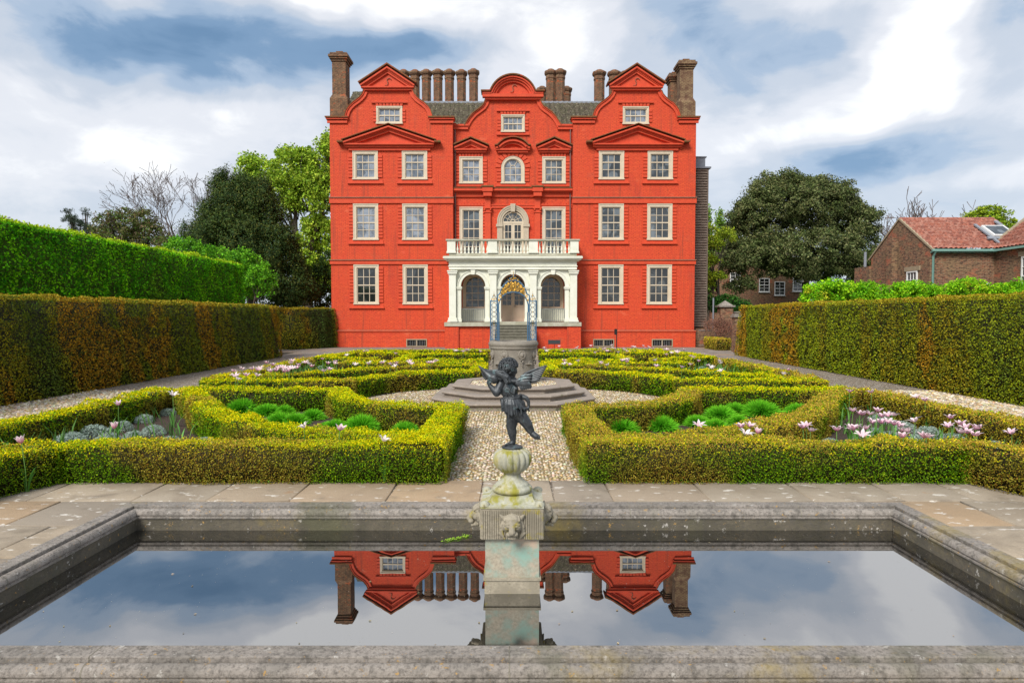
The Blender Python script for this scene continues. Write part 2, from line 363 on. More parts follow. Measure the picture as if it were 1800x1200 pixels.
def raw_obj(name, V, F, C, mat, parent=None, smooth=False):
    me = bpy.data.meshes.new(name); k = F.shape[1]
    me.vertices.add(len(V)); me.vertices.foreach_set('co', V.astype(np.float32).ravel())
    me.loops.add(F.size); me.loops.foreach_set('vertex_index', F.astype(np.int32).ravel())
    me.polygons.add(len(F)); me.polygons.foreach_set('loop_start', np.arange(0, F.size, k, dtype=np.int32))
    try: me.polygons.foreach_set('loop_total', np.full(len(F), k, dtype=np.int32))
    except Exception: pass
    at = me.color_attributes.new('col', 'FLOAT_COLOR', 'POINT')
    at.data.foreach_set('color', np.hstack([np.clip(C, 0, 1), np.ones((len(C), 1))]).astype(np.float32).ravel())
    if smooth: me.polygons.foreach_set('use_smooth', np.ones(len(F), dtype=bool))
    me.update(calc_edges=True); me.materials.append(mat)
    o = bpy.data.objects.new(name, me); COL.objects.link(o)
    if parent: o.parent = parent
    return o
def vary(c, amt=.22):
    n = len(c); return np.clip(c*(1+amt*RNG.normal(size=(n, 1)))*(1+.06*RNG.normal(size=(n, 3))), .002, 1)
def offset_line(pts, w):
    n = len(pts); out = []
    for i in range(n):
        a = (pts[i]-pts[i-1]) if i else pts[1]-pts[0]; b = (pts[i+1]-pts[i]) if i < n-1 else a
        if i == 0: a = b
        a = a/np.linalg.norm(a); b = b/np.linalg.norm(b); na = np.array([-a[1], a[0]]); nb = np.array([-b[1], b[0]]); nn = na+nb
        nn = nn/max(np.linalg.norm(nn), 1e-6); out.append(pts[i]+nn*w/max(.4, nn@na))
    return np.array(out)
def smooth_line(pts, it=2):
    p = [np.array(q, float) for q in pts]
    for _ in range(it):
        q = [p[0]]
        for a, b in zip(p[:-1], p[1:]): q += [a*.75+b*.25, a*.25+b*.75]
        q.append(p[-1]); p = q
    return np.array(p)
def hedge(name, line, w, h, colfn, mat, label, cat='hedge', group=None, batter=0.0, lump=.025, ls=None, k=1.5, core=(.035, .03, .012), z0=0.0, tilt=.75, caps=(1, 1), jit=.02, inset=.05, aspect=.6, smax=.05, smin=.0155, fac=.0022, topj=1.0, rnd=.05, sprig=.05, gap=.045, gapf=19):
    """a clipped hedge standing along a ground line: inner branches plus leaves over its faces"""
    L = np.asarray(line, float)
    q = [L[0]]
    for a, b in zip(L[:-1], L[1:]):
        m = max(1, int(np.linalg.norm(b-a)/1.0))
        for i in range(1, m+1): q.append(a+(b-a)*i/m)
    L = np.array(q)
    lt, rt, lb, rb = offset_line(L, w/2), offset_line(L, -w/2), offset_line(L, w/2+batter), offset_line(L, -w/2-batter)
    def z(a, zz): return np.hstack([a, np.full((len(a), 1), zz)])
    LT, RT, LB, RB = z(lt, z0+h), z(rt, z0+h), z(lb, z0), z(rb, z0)
    Ps = []; Ns = []; Ss = []
    def patch(a, b, c, d, top=False):
        ar = .5*(np.linalg.norm(np.cross(b-a, d-a))+np.linalg.norm(np.cross(b-c, d-c))); ce = (a+b+c+d)/4
        s_ = ls if ls else min(smax, max(smin, fac*float(np.hypot(ce[0], ce[1]))))
        n = int(ar*k/(s_*s_*aspect))+1
        u, v = RNG.random(n)[:, None], RNG.random(n)[:, None]
        p = (a*(1-u)+b*u)*(1-v)+(d*(1-u)+c*u)*v; nn = np.cross(b-a, d-a); nn = nn/max(np.linalg.norm(nn), 1e-9)
        if top:
            e = np.minimum(v, 1-v)*w; p = p-np.array([[0, 0, 1.]])*rnd*.8*np.clip(1-e/rnd, 0, 1)**2
        else: p = p-nn*rnd*.8*np.clip((p[:, 2:3]-z0-h+rnd)/rnd, 0, 1)**2
        Ps.append(p); Ns.append(np.tile(nn, (n, 1))); Ss.append(np.full(n, s_))
    for i in range(len(L)-1):
        patch(RT[i], RT[i+1], LT[i+1], LT[i], True)
        patch(RB[i], RB[i+1], RT[i+1], RT[i]); patch(LB[i+1], LB[i], LT[i], LT[i+1])
    if caps[0]: patch(LB[0], RB[0], RT[0], LT[0])
    if caps[1]: patch(RB[-1], LB[-1], LT[-1], RT[-1])
    Pp = np.vstack(Ps); Nn = np.vstack(Ns); Sz = np.concatenate(Ss)
    lm = (vnoise(Pp, 2.2, 3)-.5)*lump*2+(vnoise(Pp, 7, 5)-.5)*lump*1.2+(vnoise(Pp, gapf, 8)-.55)*gap
    Pp = Pp+Nn*(lm+np.minimum(np.abs(RNG.normal(size=len(Pp))), 1.7)*jit*np.where(Nn[:, 2] > .7, topj, 1.0)-jit*.6)[:, None]
    Pp[:, 2] = np.maximum(Pp[:, 2], z0+.01)
    sp_ = (RNG.random(len(Pp)) < .025)*(Nn[:, 2] > .7); Pp[:, 2] += sp_*RNG.random(len(Pp))*sprig
    col = colfn(Pp, Nn)
    ins = inset; l2, r2 = offset_line(L, w/2-ins), offset_line(L, -w/2+ins); l3, r3 = offset_line(L, w/2+batter-ins), offset_line(L, -w/2-batter+ins)
    if len(L) > 1:
        for arr in (l2, r2, l3, r3):
            d0 = (L[1]-L[0]); arr[0] += d0/np.linalg.norm(d0)*ins; d1 = (L[-2]-L[-1]); arr[-1] += d1/np.linalg.norm(d1)*ins
    n = len(L); cv = np.vstack([z(l3, z0), z(r3, z0), z(r2, z0+h-ins), z(l2, z0+h-ins)]); cf = []
    for i in range(n-1):
        for a in range(4): b = (a+1) % 4; cf.append((a*n+i, a*n+i+1, b*n+i+1, b*n+i))
    cf += [(0, n, 2*n, 3*n), (n-1, 4*n-1, 3*n-1, 2*n-1)]
    o = leaf_obj(name, Pp, Nn, Sz, col, mat, None, aspect, tilt, (cv, cf, core))
    return tag(o, label, cat, group)
# ================================================================ THE PALACE
PAL = empty('palace', (-.08, 38.04, 0), label='tall red brick palace with curved gables, white portico and clustered chimneys', cat='palace')
def arc(cx, cz, r, a0, a1, n): return [(cx+r*math.cos(R(a0+(a1-a0)*i/n)), cz+r*math.sin(R(a0+(a1-a0)*i/n))) for i in range(n+1)]
def rect(x0, x1, z0, z1): return [(x0, z0), (x1, z0), (x1, z1), (x0, z1)]
GL = [(-9.62, 13.05), (-9.56, 13.30), (-9.48, 13.55), (-9.34, 13.76), (-9.14, 13.95), (-8.92, 14.10), (-8.72, 14.26), (-8.56, 14.45), (-8.47, 14.66)]
def gable_line(cx, left=GL):
    hw = [(x+7.13, z) for x, z in left]
    return [(cx+a, z) for a, z in hw]+[(cx-a, z) for a, z in hw[::-1]]
gl_left = gable_line(-7.13); gl_right = gable_line(7.09)
WXL = [(-9.20, -7.79), (-6.36, -4.95)]; WXR = [(4.96, 6.38), (7.75, 9.20)]
rows = [(2.48, 4.76), (6.19, 8.25), (9.65, 11.27)]
holesL = [rect(a+.05, b-.05, z0+.05, z1-.05) for a, b in WXL for z0, z1 in rows]+[rect(-7.80, -6.38, 12.82, 13.72)]
holesR = [rect(a+.05, b-.05, z0+.05, z1-.05) for a, b in WXR for z0, z1 in rows]+[rect(6.36, 7.74, 12.80, 13.70)]
BH = [(-6.13, -5.05, .08, .42)]; BHR = [(4.72, 5.82, .08, .42), (8.12, 9.22, .08, .42)]
holesL += [rect(*b) for b in BH]; holesR += [rect(*b) for b in BHR]
w = MB()
w.slab([(-10.53, .95), (-3.46, .95), (-3.46, 13.05)]+[(a, b) for a, b in gl_left[::-1]]+[(-10.53, 13.05)], [h for h in holesL if h[0][1] > 1], 0, .42)
w.slab([(3.46, .95), (10.53, .95), (10.53, 13.05)]+[(a, b) for a, b in gl_right[::-1]]+[(3.46, 13.05)], [h for h in holesR if h[0][1] > 1], 0, .42)
w.slab(rect(-10.60, -3.46, 0, .95), [h for h in holesL if h[0][1] < 1], -.07, .42)
w.slab(rect(3.46, 10.60, 0, .95), [h for h in holesR if h[0][1] < 1], -.07, .42)
w.box(-10.53, -10.11, .42, 14, 0, 13.05); w.box(10.11, 10.53, .42, 14, 0, 13.05); w.box(-10.11, 10.11, 13.6, 14, 0, 12.6)
w.box(-3.86, -3.46, .42, .47, .0, 12.9); w.box(3.46, 3.86, .42, .47, .0, 12.9)
# middle bay
cg = [(-2.72, 12.80), (-2.62, 13.02), (-2.45, 13.28), (-2.2, 13.55), (-1.93, 13.74), (-1.72, 13.90), (-1.58, 14.10), (-1.50, 14.34)]
cg = cg+[(-x, z) for x, z in cg[::-1]]
ch = [rect(-3.04, -1.84, 9.56, 10.98), rect(1.77, 3.01, 9.56, 10.98), rect(-.62, .62, 12.5, 13.42), rect(-3.04, -1.84, 5.2, 8.08), rect(1.77, 3.01, 5.2, 8.08),
      [(-.6, 9.56), (.6, 9.56)]+arc(0, 10.42, .6, 0, 180, 14), [(-.62, 4.8), (.62, 4.8)]+arc(0, 7.33, .62, 0, 180, 14),
      [(-2.95, 2.35), (-1.5, 2.35)]+arc(-2.225, 3.55, .725, 0, 180, 10), [(1.52, 2.35), (2.97, 2.35)]+arc(2.245, 3.55, .725, 0, 180, 10), [(-.78, 1.5), (.78, 1.5)]+arc(0, 3.45, .78, 0, 180, 12)]
w.slab([(-3.46, 0), (3.46, 0), (3.46, 12.8)]+cg[::-1]+[(-3.46, 12.8)], ch, .46, .86)
w.box(-3.46, -3.3, .42, .459, 0, 13.0)
w.build('wall', M['red'], PAL)
# black backing sheet behind the openings, coloured to stand for unlit rooms
w = MB(); w.box(-10.1, 10.1, 1.1, 1.2, 0, 12.6); w.box(-10.1, 10.1, .87, 1.1, 12.45, 12.6); w.build('black_backing', M['black'], PAL)
# string courses
def course(mb, x0, x1, z0, z1, out, y=0.0, lip=.05):
    mb.box(x0, x1, y-out, y, z0, z1); mb.box(x0-lip*.6, x1+lip*.6, y-out-lip, y, z1, z1+.07)
w = MB()
for a, b in ((-10.58, -3.42), (3.42, 10.58)):
    for z0, z1 in ((4.80, 5.02), (8.30, 8.60)): w = MB(); w.box(a, b, -.08, -.002, z0, z1); w.build('string_course', M['redtrim'], PAL)
    w = MB(); w.box(a-.04, b+.04, -.12, -.071, .90, .95); w.build('plinth_moulding', M['redtrim'], PAL)
w = MB()
for a, b in ((-10.60, -3.40), (3.40, 10.60)):
    for z1 in (5.02, 8.60): w = MB(); w.box(a, b, -.13, -.002, z1, z1+.05); w.build('string_course_capping', M['stoneband'], PAL)
    w = MB(); w.box(a-.03, b+.03, -.10, -.072, .951, 1.0); w.build('plinth_capping', M['stoneband'], PAL)
# parapet ledges and gable copings
COP = [(-.02, .06), (-.02, -.10), (.05, -.10), (.05, -.17), (.13, -.17), (.13, .46), (-.02, .46)]
def coping(path, name='gable_coping', out=1.0, top=True):
    w = MB(); w.sweep(path, [(a, b*out if b < 0 else b) for a, b in [(-.16, .0), (-.16, -.09), (.0, -.09), (.0, -.14), (.06, -.14), (.06, .44), (-.01, .44), (-.01, .0)]]); o = w.build(name, M['redtrim'], PAL)
    if top: w = MB(); w.sweep(path, [(.061, -.17), (.10, -.17), (.10, .47), (.061, .47)]); w.build('coping_top', M['moss'], PAL)
    return o
def shift(path, dy):
    return path
coping(gl_left[:9]); coping(gl_left[9:]); coping(gl_right[:9]); coping(gl_right[9:])
for a, b in ((-10.70, -9.45), (-4.80, -3.36), (3.36, 4.76), (9.46, 10.70)):
    w = MB(); w.box(a+.05, b-.05, -.09, -.002, 12.86, 13.0); w.box(a, b, -.16, .44, 13.051, 13.15); w.build('parapet_ledge', M['redtrim'], PAL)
    w = MB(); w.box(a-.05, b+.03, -.22, .46, 13.151, 13.22); w.build('parapet_top', M['moss'], PAL)
def tri_pediment(cx, hw, zb, za, y=0.0, ends=.0, d=.2, name='pediment', inner=True):
    """triangular pediment: flat cornice, raking cornice, mossy top, tympanum"""
    w = MB(); w.box(cx-hw+.12, cx+hw-.12, y-d*.6, y, zb, zb+.12); w.box(cx-hw+.04, cx+hw-.04, y-d, y, zb+.121, zb+.20)
    rk = [(cx+hw, zb+.26), (cx, za-.05), (cx-hw, zb+.26)]
    w.sweep(rk, [(-.02, y), (-.02, y-d*1.25), (.06, y-d*1.25), (.06, y-d*.8), (.16, y-d*.8), (.16, y)][::-1])
    w.sweep([(cx-hw, zb+.26), (cx, za-.05), (cx+hw, zb+.26)], [(-.02, y), (-.02, y-d*1.05), (-.10, y-d*1.05), (-.10, y-d*.62), (-.26, y-d*.62), (-.26, y)])
    t = [(cx-hw+.3, zb+.201), (cx+hw-.3, zb+.201), (cx, za-.18)]; w.slab(t, [], y-.05, y)
    return w, [(cx-hw-.03, zb+.28), (cx, za-.03), (cx+hw+.03, zb+.28)]
def seg_pts(cx, hw, z0, rise, n=18):
    r = (hw*hw+rise*rise)/(2*rise); a = math.asin(min(1, hw/r))
    if rise > hw: a = math.pi-a
    return [(cx+r*math.sin(-a+2*a*i/n), z0+rise-r+r*math.cos(-a+2*a*i/n)) for i in range(n+1)]
def s_tie(cx, cz, y, parent):
    w = MB(); w.tube([(cx+.05+.13*math.cos(R(t)), y-.03, cz+.1+.12*math.sin(R(t))) if t < 270 else (cx-.05-.13*math.cos(R(t-0)), y-.03, cz-.14-.12*math.sin(R(t))) for t in list(range(20, 271, 25))+list(range(270, 20, -25))][:11]+[(cx-.02, y-.03, cz-.1), (cx-.1, y-.03, cz-.2), (cx-.2, y-.03, cz-.18)], .022, 5)
    w.build('iron_tie', M['stoneband'], parent)
# top pediments of the wing gables
for cx in (-7.15, 7.05):
    w, tp = tri_pediment(cx, 1.55, 14.68, 16.0, -.02, d=.24)
    w.slab([(cx-1.36, 14.55), (cx+1.36, 14.55), (cx+1.36, 14.95), (cx, 15.9), (cx-1.36, 14.95)], [], -.018, .42)
    o = w.build('pediment', M['redtrim'], PAL)
    w = MB(); w.sweep(tp, [(.10, -.36), (.17, -.36), (.17, .45), (.10, .45)]); w.build('pediment_top', M['moss'], o); s_tie(cx+.03, 15.15, -.08, o)
# middle gable: round-headed pediment
w = MB(); w.box(-1.62, 1.62, -.2+.46, .46, 14.30, 14.42); w.box(-1.76, 1.76, -.3+.46, .46, 14.421, 14.60)
ap = seg_pts(0, 1.22, 14.62, .93)
w.sweep(ap, [(-.02, .459), (-.02, .22), (-.12, .22), (-.12, .32), (-.24, .32), (-.24, .459)][::1]); w.sweep(ap, [(-.019, .459), (-.019, .14), (.07, .14), (.07, .459)])
w.slab([(-1.5, 14.601), (1.5, 14.601)]+seg_pts(0, 1.2, 14.62, .9)[::-1], [], .44, .86); w.box(-1.76, -1.25, .14, .459, 14.601, 14.72); w.box(1.25, 1.76, .14, .459, 14.601, 14.72)
o = w.build('pediment', M['redtrim'], PAL); s_tie(.05, 14.95, .42, o)
w = MB(); w.sweep([(-1.84, 14.73), (-1.3, 14.73)]+seg_pts(0, 1.28, 14.73, .93)[1:-1]+[(1.3, 14.73), (1.84, 14.73)], [(.0, .06), (.07, .06), (.07, .88), (.0, .88)]); w.build('pediment_top', M['moss'], o)
for p in (cg[:8], cg[8:]):
    w = MB(); w.sweep(p, [(-.16, .459), (-.16, .37), (0, .37), (0, .32), (.06, .32), (.06, .88), (-.01, .88), (-.01, .459)]); w.build('gable_coping', M['redtrim'], PAL)
    w = MB(); w.sweep(p, [(.061, .27), (.12, .27), (.12, .9), (.061, .9)]); w.build('coping_top', M['moss'], PAL)
for a, b in ((-3.47, -2.6), (2.6, 3.47)):
    w = MB(); w.box(a, b, .34, .459, 12.62, 12.80); w.box(a, b, .28, .88, 12.801, 12.9); w.build('parapet_ledge', M['redtrim'], PAL)
# large pediments over the third-storey windows
for cx in (-7.09, 7.15):
    w, tp = tri_pediment(cx, 2.62, 11.46, 12.66, 0, d=.30)
    w.box(cx-2.35, cx+2.35, -.1, -.002, 11.3, 11.459); o = w.build('pediment', M['redtrim'], PAL)
    w = MB(); w.sweep(tp, [(.10, -.42), (.14, -.42), (.19, 0), (.10, 0)]); w.box(cx-2.95, cx-2.6, -.4, 0, 11.71, 11.80); w.box(cx+2.6, cx+2.95, -.4, 0, 11.71, 11.80); w.build('pediment_top', M['moss'], o)
for cx in (-2.44, 2.40):
    w, tp = tri_pediment(cx, .98, 11.28, 12.02, .46, d=.26); o = w.build('pediment', M['redtrim'], PAL)
    w = MB(); w.sweep(tp, [(.10, .08), (.16, .08), (.16, .459), (.10, .459)]); w.build('pediment_top', M['moss'], o)
w = MB(); w.box(-.88, .88, .3, .459, 11.28, 11.40); w.box(-.98, .98, .22, .459, 11.401, 11.50); ap = seg_pts(0, .82, 11.5, .42)
w.sweep(ap, [(-.02, .459), (-.02, .16), (.06, .16), (.06, .24), (.14, .24), (.14, .459)]); w.sweep(ap, [(-.021, .459), (-.021, .3), (-.16, .3), (-.16, .459)])
w.box(-1.0, -.78, .16, .459, 11.501, 11.6); w.box(.78, 1.0, .16, .459, 11.501, 11.6); o = w.build('pediment', M['redtrim'], PAL)
w = MB(); w.sweep([(-1.05, 11.62)]+seg_pts(0, .86, 11.64, .44)+[(1.05, 11.62)], [(.03, .08), (.09, .08), (.09, .459), (.03, .459)]); w.build('pediment_top', M['moss'], o)
# entablature of the middle bay
w = MB(); y = .46
w.box(-3.45, 3.45, y-.10, y-.002, 8.74, 8.98); w.box(-3.45, 3.45, y-.20, y-.002, 8.981, 9.06); w.box(-3.45, 3.45, y-.34, y-.002, 9.061, 9.20)
w.box(-3.45, 3.45, y-.06, y-.002, 8.10, 8.24); w.box(-3.45, 3.45, y-.09, y-.002, 8.241, 8.30)
n_ = 46
for i in range(n_): x = -3.4+6.8*i/(n_-1); w.box(x-.035, x+.035, y-.16, y-.101, 8.90, 8.98)
for cx in (-1.47, 1.43):
    w.box(cx-.17, cx+.17, y-.15, y-.003, 5.2, 7.82); w.box(cx-.22, cx+.22, y-.19, y-.003, 7.821, 7.90)
    w.box(cx-.19, cx+.19, y-.17, y-.003, 7.901, 8.05); w.box(cx-.26, cx+.26, y-.24, y-.003, 8.051, 8.12)
    w.box(cx-.17, cx+.17, y-.16, y-.061, 8.121, 8.74); w.box(cx-.24, cx+.24, y-.40, y-.004, 8.741, 9.0); w.box(cx-.30, cx+.30, y-.46, y-.004, 9.0, 9.21)
    for s_ in (-1, 1): w.cap((cx+s_*.17, y-.2, 7.97), (cx+s_*.17, y-.2, 7.99), .055, .055)
w.build('entablature', M['redtrim'], PAL)
w = MB(); w.box(-3.45, 3.45, y-.37, y-.002, 9.201, 9.25)
for cx in (-1.47, 1.43): w.box(cx-.36, cx+.36, y-.48, y-.2, 9.251, 9.34)
w.build('entablature_top', M['moss'], PAL)
# small S ties and damp marks are done; downpipes in the corners
for x in (-3.36, 3.34):
    w = MB(); w.tube([(x, .36, 6.1), (x, .36, 11.3)], .045, 8); w.lathe([(.06, 11.3), (.13, 11.45), (.13, 11.7), (.10, 11.72)], 8, Matrix.Translation((x, .33, 0)))
    w.tube([(x, .34, 11.7), (x, .40, 12.65)], .04, 6)
    for z in (7.2, 8.7, 10.1): w.lathe([(.06, z), (.06, z+.08)], 8, Matrix.Translation((x, .36, 0)))
    w.build('downpipe', M['pipe'], PAL)
# ---------------------------------------------------------------- windows
def win_mesh(w_, h, cols, rws, fr=.155, meet=None, arch=False):
    m = MB(); x0, x1 = -w_/2, w_/2; zt = h
    if not arch:
        m.box(x0, x0+fr, -.035, .2, 0, h); m.box(x1-fr, x1, -.035, .2, 0, h); m.box(x0+fr, x1-fr, -.035, .2, h-fr, h)
        m.box(x0-.02, x1+.02, -.06, -.036, h-.04, h+.02); m.box(x0-.02, x0+.03, -.055, -.036, 0, h-.04); m.box(x1-.03, x1+.02, -.055, -.036, 0, h-.04)
        m.box(x0-.04, x1+.04, -.09, .2, -.07, .0); ix0, ix1, iz0, iz1 = x0+fr, x1-fr, .0, h-fr
        m.box(ix0, ix0+.05, .02, .08, iz0, iz1); m.box(ix1-.05, ix1, .02, .08, iz0, iz1); m.box(ix0+.05, ix1-.05, .02, .08, iz0, iz0+.09); m.box(ix0+.05, ix1-.05, .02, .08, iz1-.05, iz1)
        ax0, ax1, az0, az1 = ix0+.05, ix1-.05, iz0+.09, iz1-.05
        for i in range(1, cols): x = ax0+(ax1-ax0)*i/cols; m.box(x-.016, x+.016, .045, .085, az0, az1)
        for j in range(1, rws):
            z = az0+(az1-az0)*j/rws; k = .03 if j == meet else .016; m.box(ax0, ax1, .028 if j == meet else .041, .087, z-k, z+k)
    else:
        r = w_/2; cz = h-r; path = [(x1, 0)]+arc(0, cz, r, 0, 180, 20)+[(x0, 0)]
        m.sweep(path, [(0, .2), (0, -.05), (.04, -.05), (.04, -.035), (fr, -.035), (fr, .2)]); m.box(x0-.04, x1+.04, -.09, .2, -.07, 0)
        ri = r-fr; m.sweep([(ri, 0)]+arc(0, cz, ri, 0, 180, 20)+[(-ri, 0)], [(0, .08), (0, .02), (.05, .02), (.05, .08)])
        m.box(-ri+.05, ri-.05, .03, .08, 0, .07); a = ri-.05
        for i in (1, 2): x = -a+2*a*i/3; m.box(x-.016, x+.016, .045, .085, .07, cz)
        for j in (1, 2): z = .07+(cz-.07)*j/2; m.box(-a, a, .041, .087, z-.018, z+.018)
        m.sweep(arc(0, cz, .18, 0, 180, 8), [(0, .087), (0, .042), (.03, .042), (.03, .087)])
        for t in (58, 122): p, q = (.18*math.cos(R(t)), cz+.18*math.sin(R(t))), (a*math.cos(R(t)), cz+a*math.sin(R(t))); m.sweep([p, q], [(-.015, .086), (-.015, .044), (.015, .044), (.015, .086)])
    return m
def pane_mesh(w_, h, fr=.155, arch=False):
    m = MB()
    if not arch: m.box(-w_/2+fr, w_/2-fr, .066, .072, .0, h-fr)
    else:
        r = w_/2-fr; m.slab([(-r, 0), (r, 0)]+arc(0, h-w_/2, r, 0, 180, 16), [], .066, .072)
    return m
def surround_mesh(w_, h, head=.26, apron=.42, arch=False, out=.055, quo=.27):
    """rubbed brick quoin blocks, gauged arch and apron"""
    m = MB(); ql, qr_ = MB(), MB(); x0, x1 = -w_/2, w_/2; bh = .19; top = h-(w_/2 if arch else 0)
    z = .06
    while z+bh < top+.02:
        qr_.box(x1+.012, x1+quo, -out, -.003, z, z+bh-.042); ql.box(x0-quo, x0-.012, -out, -.003, z, z+bh-.042)
        z += bh
    if not arch:
        n = 8
        for i in range(n):
            a0, a1 = x0-.09+(w_+.18)*i/n, x0-.09+(w_+.18)*(i+1)/n; t0, t1 = x0-.03+(w_+.06)*i/n, x0-.03+(w_+.06)*(i+1)/n
            m.slab([(t0+.018, h+.03), (t1-.018, h+.03), (a1-.026, h+.02+head), (a0+.026, h+.02+head)], [], -out-.01, -.003)
    else:
        r = w_/2
        for i in range(11):
            a0, a1 = 180*i/11+1.9, 180*(i+1)/11-1.9
            m.slab([((r+.04)*math.cos(R(a0)), top+(r+.04)*math.sin(R(a0))), ((r+.34)*math.cos(R(a0)), top+(r+.34)*math.sin(R(a0))), ((r+.34)*math.cos(R(a1)), top+(r+.34)*math.sin(R(a1))), ((r+.04)*math.cos(R(a1)), top+(r+.04)*math.sin(R(a1)))], [], -out, -.003)
    ap = MB()
    if apron:
        ap.box(x0-quo-.02, x1+quo+.02, -.03, -.003, -apron*.55, -.075); ap.box(x0-quo-.05, x1+quo+.05, -.10, -.003, -apron*.55-.07, -apron*.55)
    return [('window_head', m), ('quoins', ql), ('quoins', qr_)]+([('apron', ap)] if apron else [])
def window(cx, z0, w_, h, cols, rws, meet, glass, y=0.0, fmat='cream', arch=False, sur=True, fr=.155, src={}, **kw):
    key = (round(w_, 2), round(h, 2), cols, rws, arch, fmat, fr)
    if key not in src:
        src[key] = [win_mesh(w_, h, cols, rws, fr, meet, arch).build('window', M[fmat], PAL), {}, None]; f = src[key][0]; first = True
    else: f = dup(src[key][0]); first = False
    f.location = (cx, y, z0); f.parent = PAL
    if glass not in src[key][1]: src[key][1][glass] = pane_mesh(w_, h, fr, arch).build('pane', M[glass], f)
    else: dup(src[key][1][glass], f)
    if sur:
        if src[key][2] is None: src[key][2] = [m_.build(n_, M['redtrim'], f) for n_, m_ in surround_mesh(w_, h, arch=arch, **kw)]
        else: [dup(q_, f) for q_ in src[key][2]]
    return f
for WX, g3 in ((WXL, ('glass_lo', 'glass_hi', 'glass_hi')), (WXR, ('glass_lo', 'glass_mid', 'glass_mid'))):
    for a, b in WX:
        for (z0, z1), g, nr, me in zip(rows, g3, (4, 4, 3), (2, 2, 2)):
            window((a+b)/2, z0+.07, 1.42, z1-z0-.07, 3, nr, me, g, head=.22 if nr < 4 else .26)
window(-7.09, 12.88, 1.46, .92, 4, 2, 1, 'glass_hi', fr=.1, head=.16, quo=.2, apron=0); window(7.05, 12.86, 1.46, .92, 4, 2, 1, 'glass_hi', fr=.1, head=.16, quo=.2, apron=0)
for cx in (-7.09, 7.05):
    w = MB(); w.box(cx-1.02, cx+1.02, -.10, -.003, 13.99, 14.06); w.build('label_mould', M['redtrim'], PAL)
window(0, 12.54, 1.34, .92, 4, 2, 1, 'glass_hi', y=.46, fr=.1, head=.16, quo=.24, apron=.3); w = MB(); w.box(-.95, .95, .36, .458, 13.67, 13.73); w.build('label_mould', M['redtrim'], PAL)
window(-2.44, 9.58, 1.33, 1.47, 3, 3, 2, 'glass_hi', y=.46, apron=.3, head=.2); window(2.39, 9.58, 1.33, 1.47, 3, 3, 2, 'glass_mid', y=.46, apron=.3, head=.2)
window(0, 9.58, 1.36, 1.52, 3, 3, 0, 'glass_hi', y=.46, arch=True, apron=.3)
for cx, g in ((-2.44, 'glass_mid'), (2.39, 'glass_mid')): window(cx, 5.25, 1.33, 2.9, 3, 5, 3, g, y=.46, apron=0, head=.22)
# basement gratings
def grating(x0, x1):
    w = MB(); w.box(x0-.06, x1+.06, -.11, .1, .42, .48); w.box(x0-.06, x1+.06, -.11, .1, .02, .08); w.box(x0-.06, x0, -.11, .1, .08, .42); w.box(x1, x1+.06, -.11, .1, .08, .42); w.box((x0+x1)/2-.03, (x0+x1)/2+.03, -.095, .1, .08, .42)
    o = w.build('basement_window', M['stonebeige'], PAL); w = MB()
    for i in range(1, 11):
        x = x0+(x1-x0)*i/11; w.box(x-.012, x+.012, -.06, -.036, .081, .419)
    w.build('bar', M['greyiron'], o)
for b in BH+BHR: grating(b[0], b[1])
# ---------------------------------------------------------------- balcony door with stone arch
w = MB(); y = .46; r0 = .62
w.sweep([(r0+.3, 4.7), (r0+.3, 7.0)], [(0, y), (0, y-.14), (.3, y-.14), (.3, y)]); w.sweep([(-r0, 4.7), (-r0, 7.0)], [(0, y), (0, y-.14), (.3, y-.14), (.3, y)])
w.box(-r0-.36, -r0+.02, y-.20, y-.001, 7.001, 7.16); w.box(r0-.02, r0+.36, y-.20, y-.001, 7.001, 7.16)
w.sweep([(r0+.3, 7.161)]+arc(0, 7.33, r0+.3, 0, 180, 20)+[(-r0-.3, 7.161)], [(0, y), (0, y-.15), (.07, y-.15), (.07, y-.12), (.18, y-.12), (.18, y-.09), (.3, y-.09), (.3, y)])
w.slab([(-.11, 7.86), (.11, 7.86), (.15, 8.32), (-.15, 8.32)], [], y-.26, y-.01)
w.build('door_arch', M['arch'], PAL)
